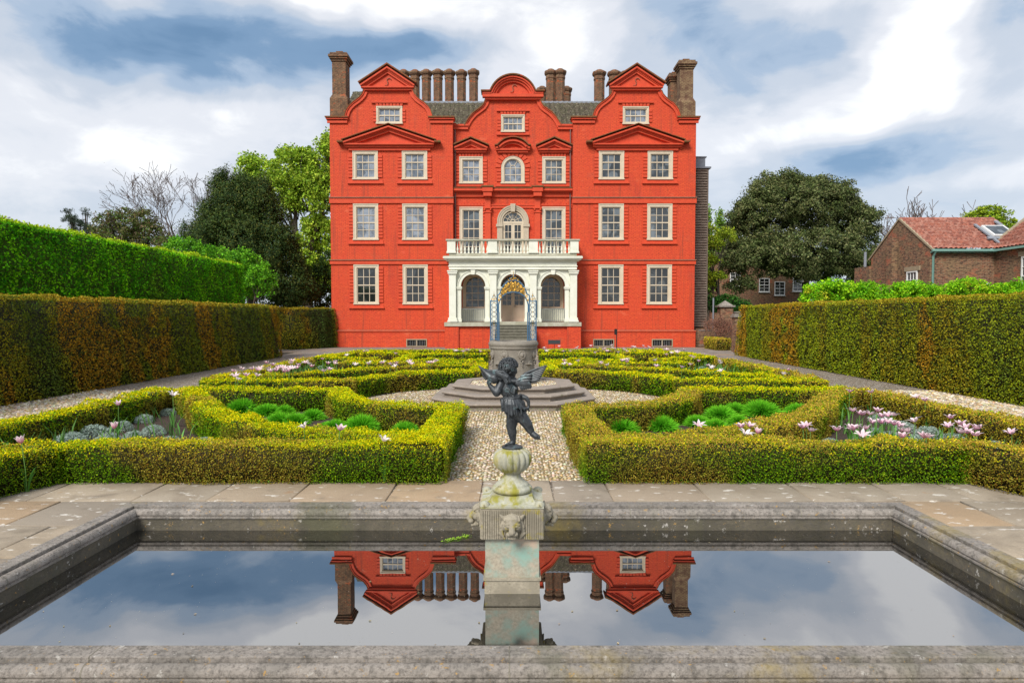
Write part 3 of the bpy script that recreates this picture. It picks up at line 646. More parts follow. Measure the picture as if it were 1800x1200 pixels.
def door(x0, x1, z0, zs, y, glaz_z, mat, fan=True, prow=2):
    d = MB(); cx = (x0+x1)/2; r = (x1-x0)/2
    d.sweep([(x1, z0)]+arc(cx, zs, r, 0, 180, 18)+[(x0, z0)], [(0, y+.2), (0, y-.0), (.07, y-.0), (.07, y+.2)])
    d.box(x0+.07, x1-.07, y+.01, y+.1, zs-.06, zs+.05)
    ri = r-.07
    if fan:
        for t in range(1, 6): a = 180*t/6; d.sweep([(cx+.12*math.cos(R(a)), zs+.05+.12*math.sin(R(a))), (cx+ri*math.cos(R(a)), zs+ri*math.sin(R(a)))], [(-.013, y+.07), (-.013, y+.03), (.013, y+.03), (.013, y+.07)])
        d.sweep(arc(cx, zs+.03, .15, 0, 180, 8), [(0, y+.075), (0, y+.028), (.04, y+.028), (.04, y+.075)]); d.sweep(arc(cx, zs+.03, ri*.62, 0, 180, 12), [(0, y+.074), (0, y+.032), (.02, y+.032), (.02, y+.074)])
    o = d.build('door', mat, PAL)
    for s_ in (-1, 1):
        a, b = (x0+.07, cx-.004) if s_ < 0 else (cx+.004, x1-.07); l = MB(); st = .09
        l.box(a, a+st, y+.03, y+.08, z0, zs-.06); l.box(b-st, b, y+.03, y+.08, z0, zs-.06); l.box(a+st, b-st, y+.031, y+.08, z0, z0+.16); l.box(a+st, b-st, y+.031, y+.08, zs-.16, zs-.06)
        l.box(a+st, b-st, y+.031, y+.08, glaz_z-.07, glaz_z); l.box(a+st, b-st, y+.06, y+.075, z0+.16, glaz_z-.07); l.box(a+st+.06, b-st-.06, y+.048, y+.06, z0+.22, glaz_z-.13)
        mx_ = (a+b)/2; l.box(mx_-.014, mx_+.014, y+.04, y+.08, glaz_z, zs-.16)
        for j in range(1, prow): z = glaz_z+(zs-.16-glaz_z)*j/prow; l.box(a+st, b-st, y+.037, y+.077, z-.014, z+.014)
        lo = l.build('door_leaf', mat, o); g = MB(); g.box(a+st, b-st, y+.062, y+.068, glaz_z, zs-.16); g.build('pane', M['glass_lo'], o)
    g = MB(); g.slab([(cx-ri, zs+.05), (cx+ri, zs+.05)]+arc(cx, zs, ri, 4, 176, 14), [], y+.062, y+.068); g.build('fanlight', M['glass_mid'], o)
    return o
door(-.62, .62, 4.75, 7.0+.28, .44, 5.55, M['cream'], prow=4)
dr = door(-.78, .78, 1.5, 3.45, .50, 2.45, M['taupe'], prow=3)
w = MB(); w.tube([(.06, .50, 2.38), (.06, .47, 2.38), (.18, .47, 2.39)], .014, 6); w.build('handle', M['iron'], dr)
# portico windows under the arches
for cx in (-2.225, 2.245):
    f = MB(); y = .50; r = .725; x0, x1 = cx-r, cx+r
    f.sweep([(x1, 2.35)]+arc(cx, 3.55, r, 0, 180, 18)+[(x0, 2.35)], [(0, y+.2), (0, y-.06), (.12, y-.06), (.12, y), (.2, y), (.2, y+.2)]); f.box(x0, x1, y-.08, y+.15, 2.27, 2.345)
    for i in (1, 2): x = x0+.2+(2*r-.4)*i/3; f.box(x-.017, x+.017, y+.04, y+.08, 2.351, 3.55+.47)
    for z in (2.75, 3.15, 3.55): f.box(x0+.2, x1-.2, y+.036, y+.082, z-.02, z+.02)
    f.box(x0+.3, x1-.3, y+.037, y+.081, 3.83, 3.86)
    o = f.build('portico_window', M['taupe'], PAL); g = MB(); g.slab([(x0+.19, 2.35), (x1-.19, 2.35)]+arc(cx, 3.55, r-.19, 0, 180, 14), [], y+.062, y+.068); g.build('pane', M['glass_mid' if cx < 0 else 'glass_lo'], o)
# ---------------------------------------------------------------- portico
PY = -1.44; w = MB()
cxs = (-2.225, 0, 2.245); rr = .69
hol = [[(c-rr, 1.45), (c+rr, 1.45)]+arc(c, 3.47, rr, 0, 180, 18) for c in cxs]
w.slab(rect(-3.5, 3.5, 1.45, 4.4), hol, PY+.12, PY+.44)
w.slab([(-3.5, 4.4), (-3.5, 4.75), (3.5, 4.75), (3.5, 4.4)], [], PY+.10, .45); w.box(-3.48, -3.16, PY+.441, .45, 1.45, 4.4); w.box(3.16, 3.48, PY+.441, .45, 1.45, 4.4)
w.build('portico_wall', M['white'], PAL)
w = MB(); w.box(-3.15, -.8, .40, .455, 1.5, 2.27); w.box(.8, 3.15, .40, .455, 1.5, 2.27); w.box(-3.15, -.8, .425, .455, 2.27, 4.39)
w = MB(); w.box(-3.15, -.88, .40, .455, 1.5, 2.26); w.build('dado', M['white'], PAL); w = MB(); w.box(.88, 3.15, .40, .455, 1.5, 2.26); w.build('dado', M['white'], PAL)
w = MB()
for c in cxs:
    w.sweep([(c+rr+.20, 3.47)]+arc(c, 3.47, rr+.20, 4, 176, 22)+[(c-rr-.20, 3.47)], [(0, PY+.12), (0, PY+.04), (.05, PY+.04), (.05, PY+.07), (.2, PY+.07), (.2, PY+.12)])
    w.slab([(c-.09, 4.12), (c+.09, 4.12), (c+.13, 4.38), (c-.13, 4.38)], [], PY-.03, PY+.118)
    for s_ in (-1, 1):
        a, b = sorted((c+s_*(rr-.02), c+s_*(rr+.20))); w.box(a, b, PY+.05, PY+.42, 1.66, 3.29); w.box(a-.03, b+.03, PY+.0, PY+.44, 3.291, 3.36); w.box(a-.05, b+.05, PY-.03, PY+.45, 3.361, 3.45)
        w.box(a-.03, b+.03, PY+.0, PY+.44, 1.48, 1.659)
w.build('arch_moulding', M['white'], PAL)
for i, c in enumerate((-3.36, -1.1, 1.13, 3.38)):
    hw = .19; p = MB(); p.box(c-hw, c+hw, PY-.12, PY+.118, 1.72, 4.10); p.box(c-hw-.09, c+hw+.09, PY-.20, PY+.117, 1.48, 1.58); p.box(c-hw-.05, c+hw+.05, PY-.16, PY+.117, 1.581, 1.719)
    p.box(c-hw-.03, c+hw+.03, PY-.15, PY+.117, 4.101, 4.16); p.box(c-hw-.07, c+hw+.07, PY-.19, PY+.117, 4.161, 4.27); p.box(c-hw-.1, c+hw+.1, PY-.22, PY+.117, 4.271, 4.34); p.build('pilaster', M['white'], PAL)
w = MB(); w.box(-3.56, 3.56, PY-.06, PY+.099, 4.401, 4.56); w.box(-3.6, 3.6, PY-.1, PY+.099, 4.561, 4.60); w.box(-3.56, 3.56, PY-.05, PY+.099, 4.601, 4.86)
w.box(-3.66, 3.66, PY-.14, .45, 4.861, 4.93); w.build('portico_entablature', M['white'], PAL)
w = MB(); w.box(-3.80, 3.80, PY-.30, .45, 4.931, 5.0); w.box(-3.86, 3.86, PY-.36, .45, 5.001, 5.09); w.build('portico_cornice', M['white'], PAL)
w = MB(); w.box(-3.83, 3.83, PY-.34, .45, 5.091, 5.13); w.build('portico_cornice_top', M['whitetop'], PAL)
w = MB(); w.box(-3.55, 3.55, PY-.07, PY+.2, 5.131, 5.30); w.box(-3.55, -3.3, PY+.2, .3, 5.131, 5.30); w.box(3.3, 3.55, PY+.2, .3, 5.131, 5.30); w.build('balustrade_plinth', M['whitetop'], PAL)
for c, hw in ((-3.42, .23), (-1.13, .25), (1.14, .25), (3.42, .23)):
    p = MB(); p.box(c-hw, c+hw, PY-.11, PY+.22, 5.301, 5.98); p.box(c-hw-.03, c+hw+.03, PY-.14, PY+.24, 5.301, 5.40); p.build('balustrade_pier', M['white'], PAL)
w = MB(); w.box(-3.72, 3.72, PY-.16, PY+.26, 5.981, 6.07); w.box(-3.72, -3.4, PY+.26, .3, 5.981, 6.07); w.box(3.4, 3.72, PY+.26, .3, 5.981, 6.07); w.build('handrail', M['whitetop'], PAL)
bp = [(.062, 0), (.062, .05), (.034, .07), (.042, .10), (.066, .18), (.060, .25), (.032, .36), (.023, .48), (.042, .53), (.046, .56), (.055, .6), (.055, .66), (.06, .679)]
bm_ = MB(); bm_.lathe(bp, 12); b0 = None
for x in [-3.08+.208*i for i in range(9)]+[-.83+.184*i for i in range(10)]+[1.5+.204*i for i in range(9)]:
    if b0 is None: b0 = bm_.build('baluster', M['white'], PAL); b0.location = (x, PY+.05, 5.301)
    else: dup(b0, PAL, (x, PY+.05, 5.301))
# base wall of the portico, sills, stairs
w = MB(); w.box(-3.74, -1.28, PY, .45, 0, 1.24); w.box(1.28, 3.74, PY, .45, 0, 1.24); w.box(-3.80, -3.02, PY-.1, PY-.001, 0, 1.239); w.box(3.02, 3.80, PY-.1, PY-.001, 0, 1.239); w.box(-1.28, 1.28, PY+.3, .45, 0, 1.24); w.build('portico_base', M['red'], PAL)
w = MB(); w.box(-3.82, -1.2, PY-.16, .44, 1.241, 1.46); w.box(1.2, 3.82, PY-.16, .44, 1.241, 1.46); w.box(-1.2, 1.2, PY-.05, .44, 1.30, 1.50); w.build('portico_sill', M['whitetop'], PAL)
M['step'] = stone('worn_grey_step', (.16, .15, .11), (.24, .22, .17), .9, 5, .5, fine=40); M['cheek'] = stone('stair_cheek_stone', (.34, .31, .26), (.25, .23, .19), .9, 4, .4, fine=40)
w = MB(); nst = 9
for i in range(nst):
    z1 = 1.47-(i+1)*1.47/(nst+.0)+.0; z1 = 1.47*(1-(i+1)/(nst+1)); y1 = PY-.051-.30*i
    w.box(-.95, .95, y1-.30, y1, 0, z1-.05); w.box(-.95, .95, y1-.335, y1+.02, z1-.049, z1)
w.build('entrance_stairs', M['step'], PAL)
for s_ in (-1, 1):
    a, b = sorted((s_*.955, s_*1.22)); p = MB(); q = [(PY-.05, 0), (PY-3.0, 0), (PY-3.0, .28), (PY-.05, 1.30)]
    p.add([(a, yy, zz) for yy, zz in q]+[(b, yy, zz) for yy, zz in q], [(0, 1, 2, 3), (7, 6, 5, 4), (0, 4, 5, 1), (1, 5, 6, 2), (2, 6, 7, 3), (3, 7, 4, 0)]); p.build('stair_cheek', M['cheek'], PAL)
for c in (-2.225, 2.245):      # low iron railings in the side arches
    p = MB(); p.tube([(c-.68, PY+.25, 2.2), (c+.68, PY+.25, 2.2)], .022, 6); p.tube([(c-.68, PY+.25, 1.56), (c+.68, PY+.25, 1.56)], .014, 6)
    for i in range(13): x = c-.64+1.28*i/12; p.tube([(x, PY+.25, 1.46), (x, PY+.25, 2.2)], .012 if i % 6 else .02, 5)
    p.build('arch_railing', M['greyiron'], PAL)
# ---------------------------------------------------------------- roof
def pantile(name, x0, x1, y0, z0, y1, z1, mat, parent, tw=.30, th=.36):
    """corrugated tiled slope from the eaves (y0, z0) up to the ridge (y1, z1)"""
    L = math.hypot(y1-y0, z1-z0); nr = max(1, round(L/th)); nx = max(2, int((x1-x0)/tw*6)); u = np.linspace(x0, x1, nx+1)
    dy, dz = (y1-y0)/L, (z1-z0)/L; ny, nz = -dz, dy; V = []; F = []
    prof = .065*np.abs(np.sin(np.pi*u/tw))**.8
    for r_ in range(nr):
        for e, lift in ((0, .055), (1, .0)):
            t = L*(r_+e)/nr; h = prof+lift
            V.append(np.stack([u, y0+dy*t+ny*h, z0+dz*t+nz*h], 1))
    V = np.vstack(V); m = nx+1
    for r_ in range(2*nr-1):
        i = np.arange(nx); F.append(np.stack([r_*m+i, r_*m+i+1, (r_+1)*m+i+1, (r_+1)*m+i], 1))
    return raw_obj(name, V, np.vstack(F), np.ones((len(V), 3)), mat, parent)
pantile('roof', -8.4, 8.4, .95, 12.75, 4.2, 15.35, M['pantile_grey'], PAL)
pantile('roof', -10.2, -8.4, .5, 13.1, 4.2, 15.95, M['pantile_grey'], PAL); pantile('roof', 8.4, 10.2, .5, 13.0, 4.2, 15.5, M['pantile_grey'], PAL)
w = MB(); w.add([(-10.2, 4.2, 15.35), (10.2, 4.2, 15.35), (10.2, 13.7, 12.6), (-10.2, 13.7, 12.6)], [(0, 1, 2, 3)])
w.add([(-10.2, 4.2, 15.9), (-8.4, 4.2, 15.9), (-8.4, 8, 12.9), (-10.2, 8, 12.9)], [(0, 1, 2, 3)]); w.build('rear_roof_slope', M['pantile_grey'], PAL)
w = MB()
for i in range(52): x = -8.3+16.6*i/52; w.tube([(x, 4.2, 15.37), (x+.30, 4.2, 15.37)], [.085, .11], 8)
w.box(-8.3, 8.3, 4.05, 4.12, 15.30, 15.40); w.build('ridge_tiles', M['lead'], PAL)
w = MB()
for i in range(6): x = -10.2+1.8*i/6; w.tube([(x, 4.2, 15.97), (x+.30, 4.2, 15.97)], [.09, .12], 8)
w.build('ridge_tiles', M['pantile_grey'], PAL)
# ---------------------------------------------------------------- chimneys
def octshaft(x, y, z0, z1, r, name='chimney', m='chim', parent=PAL):
    w = MB(); k = z1-z0
    w.lathe([(r*1.22, z0), (r*1.22, z0+.3), (r, z0+.42), (r, z1-.55), (r*1.1, z1-.52), (r*1.1, z1-.42), (r*1.02, z1-.40), (r*1.02, z1-.30), (r*1.22, z1-.24), (r*1.36, z1-.14), (r*1.36, z1-.06), (r*1.18, z1)], 8, smooth=False, phase=R(22.5))
    o = w.build(name, M[m], parent); o.location = (x, y, 0)
    p = MB(); p.lathe([(r*.62, z1-.02), (r*.66, z1+.1), (r*.55, z1+.12), (r*.5, z1+.02)], 10); p.build('chimney_pot', M['chim'], o)
    return o
for x in (-7.25, -6.50, -5.75, -4.98, -4.22, -3.42, -2.62): octshaft(x, 6.0+random.uniform(-.02, .02), 14.2, 18.0+random.uniform(-.04, .04), .31)
for x, z in ((2.50, 18.0), (3.12, 18.02)): octshaft(x, 6.0, 14.0, z, .33)
for x in (2.03, 3.75): octshaft(x, 8.5, 13.6, 17.75, .31)
octshaft(5.72, 6.0, 14.2, 17.95, .36); octshaft(6.75, 6.3, 14.2, 18.05, .36); octshaft(7.5, 6.6, 14.2, 18.1, .34)
w = MB(); w.box(-7.6, -2.25, 5.6, 6.4, 13.6, 14.9); w.box(2.0, 3.6, 5.6, 6.4, 13.6, 14.9); w.box(5.3, 7.9, 5.6, 6.8, 13.6, 14.9); w.build('chimney_base', M['chim'], PAL)
def endstack(x0, x1, z0, zs, z1, y0, y1, m, side, z2=None):
    w = MB(); c = (x0+x1)/2; hw = (x1-x0)/2
    w.box(c-hw-.12, c+hw+.12, y0-.05, y1+.1, z0, zs-.25); w.add([(c-hw-.12, y0-.05, zs-.25), (c+hw+.12, y0-.05, zs-.25), (c+hw+.12, y1+.1, zs-.25), (c-hw-.12, y1+.1, zs-.25), (c-hw, y0+.06, zs), (c+hw, y0+.06, zs), (c+hw, y1, zs), (c-hw, y1, zs)], [(0, 1, 5, 4), (1, 2, 6, 5), (2, 3, 7, 6), (3, 0, 4, 7)])
    w.box(c-hw, c+hw, y0+.06, y1, zs, z1-.62)
    for k, (a, b, e) in enumerate(((.62, .50, .05), (.499, .40, .12), (.399, .27, .18), (.269, .15, .10))): w.box(c-hw-e, c+hw+e, y0+.06-e, y1+e, z1-a, z1-b)
    o = w.build('end_chimney', M[m], PAL); p = MB(); p.box(c-hw*.5, c+hw*.5, y0+.2, y1-.2, z1-.149, z1); p.build('chimney_cap', M['moss'], o); return o
endstack(-10.40, -9.62, 13.2, 14.55, 17.05, .1, 1.1, 'chim', -1)
endstack(9.62, 10.38, 13.2, 14.35, 16.62, .1, .9, 'chimdiaper', 1); endstack(9.40, 9.9, 13.2, 14.35, 16.4, 1.5, 2.3, 'chim', 1)
# ---------------------------------------------------------------- timber clad tower at the side
TW = empty('clad_tower', (11.1, 40.2, 0), label='narrow tower clad in dark weathered boards behind the right side of the red palace', cat='tower')
w = MB()
for i in range(62): z = 1.15+.155*i; e = .022*(i % 2); w.add([(-.9, -.0, z), (.64, -.0, z), (.64, -.0, z+.15), (-.9, -.0, z+.15), (-.9, -.09, z+.02), (.64, -.09, z+.02), (.64, -.02, z+.15), (-.9, -.02, z+.15)], [(4, 5, 6, 7), (0, 4, 7, 3), (1, 2, 6, 5), (0, 1, 5, 4), (3, 7, 6, 2)])
w.box(-.9, .62, .001, 2.5, 1.1, 10.75); w.build('board_cladding', M['wood'], TW)
w = MB(); w.box(.641, .72, -.06, .1, 1.1, 10.76); w.build('corner_post', M['wood'], TW)
w = MB(); w.box(-.95, .85, -.14, 2.6, 10.761, 10.86); w.build('roof_edge', M['lead'], TW)
w = MB(); w.box(-.9, .55, .1, 1.2, 10.861, 11.45); w.box(-.9, .62, .05, 1.25, 11.451, 11.52); w.build('lift_housing', M['lead'], TW)
w = MB(); w.box(-.9, .70, .0, 2.4, .0, 1.09); w.build('brick_base', M['brown'], TW)
# ================================================================ GROUND
def sheet(name, poly, z, mat, kind='structure'):
    me = bpy.data.meshes.new(name); me.from_pydata([(x, y, z) for x, y in poly], [], [tuple(range(len(poly)))]); me.materials.append(mat)
    o = bpy.data.objects.new(name, me); COL.objects.link(o); return tag(o, kind=kind)
M['earth'] = stone('dark_earth', (.06, .045, .03), (.045, .05, .022), .95, 1.5, .5, fine=25, bd=.03)
M['soil'] = stone('bed_soil', (.085, .052, .036), (.05, .034, .024), .95, 6, .9, fine=30, bd=.04)
sheet('ground', [(-700, -300), (700, -300), (700, 1500), (-700, 1500)], -.03, M['earth'])
def gravel_mat():
    m, nt, b, o = new_mat('rounded_gravel'); t = NT(nt)
    v = t.n('ShaderNodeTexVoronoi'); v.inputs['Scale'].default_value = 22; t.L(t.co, v.inputs['Vector'])
    v2 = t.n('ShaderNodeTexVoronoi', feature='DISTANCE_TO_EDGE'); v2.inputs['Scale'].default_value = 22; t.L(t.co, v2.inputs['Vector'])
    sc_ = t.n('ShaderNodeSeparateColor'); t.L(v.outputs['Color'], sc_.inputs[0])
    c = t.mix(sc_.outputs[0], (.56, .46, .35), (.42, .36, .29)); c = t.mix(t.step(sc_.outputs[1], .6, .95), c, (.72, .65, .54)); c = t.mix(t.step(sc_.outputs[2], .72, .9), c, (.30, .21, .12))
    c = t.mix(t.step(v2.outputs[0], .0, .14), (.07, .055, .04), c)
    c = t.mix(t.step(t.noise(1.3, 6, .6), .56, .75, 0, .55), c, (.13, .15, .05))
    t.L(c, b.inputs['Base Color']); b.inputs['Roughness'].default_value = .8; t.bump(b, t.step(v2.outputs[0], 0, .35), 1.0, .03); return m
M['gravel'] = gravel_mat()
sheet('path', [(-11.2, 2), (11.2, 2), (11.2, 28.6), (-11.2, 28.6)], -.018, M['gravel'])
def flag_mat(name, a, b_, grey, dirt=1.0):
    m, nt, b, o = new_mat(name); t = NT(nt); at = nt.nodes.new('ShaderNodeVertexColor'); at.layer_name = 'col'
    sp = t.n('ShaderNodeSeparateColor'); t.L(at.outputs[0], sp.inputs[0])
    c = t.mix(sp.outputs[0], a, b_); c = t.mix(t.step(t.noise(1.6, 7, .6, dist=.4), .42, .66), c, tuple(x*.66 for x in a)); c = t.mix(t.step(sp.outputs[1], .5, 1.0, 0, .55), c, (.24, .20, .16)); c = t.mix(t.step(sp.outputs[2], .7, 1.0, 0, .5), c, (.46, .28, .13)); c = t.mix(t.step(t.noise(2.3, 6, .65), .62, .74, 0, .7), c, (.38, .17, .05))
    c = t.mix(t.step(t.noise(70, 5, .7), .35, .8, 0, .55), c, tuple(x*.5 for x in a))
    c = t.mix(t.step(t.noise(6.5, 8, .62, stretch=(.8, 1.6, 1)), .60, .635, 0, .75), c, grey); c = t.mix(t.step(t.noise(3.0, 7, .6), .52, .75, 0, .6), c, (.15, .12, .085))
    t.L(c, b.inputs['Base Color']); b.inputs['Roughness'].default_value = .85
    h = t.math('ADD', t.noise(60, 6, .7), t.math('MULTIPLY', t.noise(5, 5, .6, stretch=(1, 4, 1)), 2.0)); t.bump(b, h, .45, .012); return m
M['flag'] = flag_mat('yorkstone', (.42, .34, .245), (.32, .27, .205), (.66, .62, .55)); M['flag2'] = flag_mat('grey_paving', (.27, .235, .20), (.22, .20, .175), (.36, .33, .30))
def flags(name, rows_, mat, holes=()):
    """rows of separate slabs with open joints: rows_ = [(y0, y1, x0, x1, slab length)]"""
    V = []; F = []; C = []
    for (y0, y1, x0, x1, L) in rows_:
        x = x0-random.uniform(0, L*.6)
        while x < x1:
            e = x+L*random.uniform(.7, 1.35); a, b = max(x, x0)+.008, min(e, x1)-.008; x = e
            if b-a < .1: continue
            if any(not (b < h[0] or a > h[1] or y1-.01 < h[2] or y0+.01 > h[3]) for h in holes): continue
            k = len(V); z = random.uniform(-.004, .004); q = .012
            j = lambda: random.uniform(-.004, .004)
            p = [(a+j(), y0+.008+j()), (b+j(), y0+.008+j()), (b+j(), y1-.008+j()), (a+j(), y1-.008+j())]; cx, cy = (a+b)/2, (y0+y1)/2
            V += [(u, v, -.05) for u, v in p]+[(u, v, z-.006) for u, v in p]+[(u+(q if u < cx else -q), v+(q if v < cy else -q), z) for u, v in p]
            F += [(k+8, k+9, k+10, k+11)]
            for s_ in (0, 4):
                for i in range(4): F.append((k+s_+i, k+s_+(i+1) % 4, k+s_+4+(i+1) % 4, k+s_+4+i))
            c = (random.random(), random.random(), random.random()); C += [c]*12
    o = raw_obj(name, np.array(V), np.array(F), np.array(C), mat); return tag(o, kind='structure')
rs = [(4.88, 5.62, -5.25, 5.25, .78), (5.62, 6.38, -5.25, 5.25, .95), (6.38, 7.20, -5.25, 5.25, .82)]
y = 4.88
for L in (.75, .62, .8, .7, .85, .66, .8, .9): rs += [(y-L, y, -5.45, -2.94, 1.1), (y-L, y, 2.94, 5.45, 1.1)]; y -= L
rs += [(y0_, y0_+.7, -2.98, 2.98, 1.1) for y0_ in (1.84, 1.14, .44)]
flags('pavement', rs, M['flag'])
rs = []; y = 28.6
while y < 38.0: L = random.uniform(.7, 1.0); rs.append((y, min(y+L, 38.0), -10.9 if y < 33 else -16, 10.9 if y < 33 else 14, 1.2)); y += L
flags('forecourt', rs, M['flag2'])
# pebbles of the middle path
def pebbles(name, pts, sz, z=-.018):
    n = len(pts); k = 6; ang = np.arange(k)/k*2*np.pi; T = []
    base = np.concatenate([np.stack([np.cos(ang)*.95, np.sin(ang)*.95, np.full(k, .0)], 1), np.stack([np.cos(ang+.3)*.72, np.sin(ang+.3)*.72, np.full(k, .52)], 1), [[0, 0, .72]]])
    f = [(i, (i+1) % k, k+(i+1) % k, k+i) for i in range(k)]+[(k+i, k+(i+1) % k, 2*k, 2*k) for i in range(k)]
    s_ = sz*(.65+.7*RNG.random((n, 1, 1))); el = np.concatenate([1+.0*RNG.random((n, 1, 1)), .55+.4*RNG.random((n, 1, 1)), .6+.4*RNG.random((n, 1, 1))], 2)
    v = base[None]*el*s_; v = v*(1+.12*RNG.normal(size=v.shape)); a = RNG.random(n)*6.28; c, s2 = np.cos(a)[:, None], np.sin(a)[:, None]
    x, y_ = v[:, :, 0]*c-v[:, :, 1]*s2, v[:, :, 0]*s2+v[:, :, 1]*c
    V = np.stack([x+pts[:, 0:1], y_+pts[:, 1:2], v[:, :, 2]+z], 2).reshape(-1, 3); m = len(base)
    F = (np.array(f)[None]+(np.arange(n)*m)[:, None, None]).reshape(-1, 4)
    pal = np.array([(.54, .44, .31), (.44, .35, .25), (.60, .53, .40), (.40, .28, .13), (.52, .38, .18), (.31, .27, .22), (.70, .62, .50)])
    C = np.repeat(vary(pal[RNG.integers(0, len(pal), n)], .15), m, axis=0)
    tri = F[:, 2] == F[:, 3]; F3 = np.concatenate([F[~tri][:, [0, 1, 2]], F[~tri][:, [0, 2, 3]], F[tri][:, :3]])
    return tag(raw_obj(name, V, F3, C, M['pebble'], smooth=True), kind='stuff')
M['pebble'] = leaf_mat('pebbles', 0, .75, .3)
g = []
st = .041
xs, ys = np.meshgrid(np.arange(-.86, .86, st), np.arange(7.22, 11.2, st)); g.append(np.stack([xs.ravel(), ys.ravel()], 1))
xs, ys = np.meshgrid(np.arange(-3.8, 3.8, st*1.25), np.arange(10.6, 16.6, st*1.25)); q = np.stack([xs.ravel(), ys.ravel()], 1); rr_ = np.hypot(q[:, 0], (q[:, 1]-13.5)*1.15); g.append(q[(rr_ < 3.75) & ((np.abs(q[:, 0]) > .86) | (q[:, 1] > 11.2))])
g = np.vstack(g); g = g+RNG.uniform(-.013, .013, g.shape); pebbles('pebbles', g, .0235, -.0225)
sheet('sand', [(-.85, 7.2), (.85, 7.2), (.85, 10.6), (3.9, 13.4), (3.2, 15.6), (.8, 16.7), (-.8, 16.7), (-3.2, 15.6), (-3.9, 13.4), (-.85, 10.6)], -.0165, stone('mossy_sand', (.26, .18, .085), (.17, .15, .045), .95, 5, .6, fine=60))
def scat(x0, x1, y0, y1, s_): xs, ys = np.meshgrid(np.arange(x0, x1, s_), np.arange(y0, y1, s_)); q = np.stack([xs.ravel(), ys.ravel()], 1); return q+RNG.uniform(-s_*.35, s_*.35, q.shape)
g = np.vstack([scat(-10.5, -6.8, 7.8, 16, .062), scat(6.8, 10.5, 7.8, 16, .062)]); pebbles('pebbles', g, .036)
# ================================================================ HEDGES
YEL, LIME, GRN, DGR, TAN, BRN = (.88, .72, .004), (.40, .58, .004), (.12, .27, .004), (.045, .10, .004), (.50, .31, .06), (.25, .14, .018)
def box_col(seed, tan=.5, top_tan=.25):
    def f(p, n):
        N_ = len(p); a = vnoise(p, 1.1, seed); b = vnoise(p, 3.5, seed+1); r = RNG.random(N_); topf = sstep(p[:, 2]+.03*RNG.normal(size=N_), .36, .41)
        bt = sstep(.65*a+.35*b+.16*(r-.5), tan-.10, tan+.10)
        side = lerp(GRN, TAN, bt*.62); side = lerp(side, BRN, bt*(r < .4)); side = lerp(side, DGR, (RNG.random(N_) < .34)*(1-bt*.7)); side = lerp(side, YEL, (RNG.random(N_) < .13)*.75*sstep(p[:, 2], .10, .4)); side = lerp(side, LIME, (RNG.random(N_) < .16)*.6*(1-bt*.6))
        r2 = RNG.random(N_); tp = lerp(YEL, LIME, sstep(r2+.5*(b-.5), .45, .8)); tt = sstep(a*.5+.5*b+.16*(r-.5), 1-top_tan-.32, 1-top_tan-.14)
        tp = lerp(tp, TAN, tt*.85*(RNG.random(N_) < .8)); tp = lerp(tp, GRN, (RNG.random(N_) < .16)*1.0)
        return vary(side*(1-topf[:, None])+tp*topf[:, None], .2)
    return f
KN = 'clipped box hedges of the knot garden'
def H(line, label, seed, tan=.5, tt=.25, w=.40, h=.42, sm=0, **kw):
    L = smooth_line(line, sm) if sm else np.array(line, float)
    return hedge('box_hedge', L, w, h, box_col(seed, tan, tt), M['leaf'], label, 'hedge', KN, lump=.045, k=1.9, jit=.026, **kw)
CY = 13.42
def mir(l, sx, sy): return [(x*sx, y if sy > 0 else 2*CY-y) for x, y in l]
front = [(-.78, 7.24), (-5.05, 7.24)]
loopA = [(-.97, 7.40), (-.97, 10.3)]
arcA = [(-1.18, 10.22), (-1.7, 10.28), (-2.25, 10.55), (-2.8, 11.15), (-3.15, 11.8), (-3.35, 12.5)]
backA = [(-3.2, 12.5), (-6.35, 12.5)]
curv = [(-1.15, 7.68), (-2.2, 7.78), (-3.3, 8.45), (-4.3, 9.5), (-5.1, 10.7), (-5.65, 11.7), (-6.3, 12.45)]
side = [(-6.68, 12.55), (-6.72, 9.0), (-6.72, 3.0)]
wing = [(-5.05, 7.24), (-5.35, 6.6), (-5.55, 5.2), (-5.6, 2.5)]
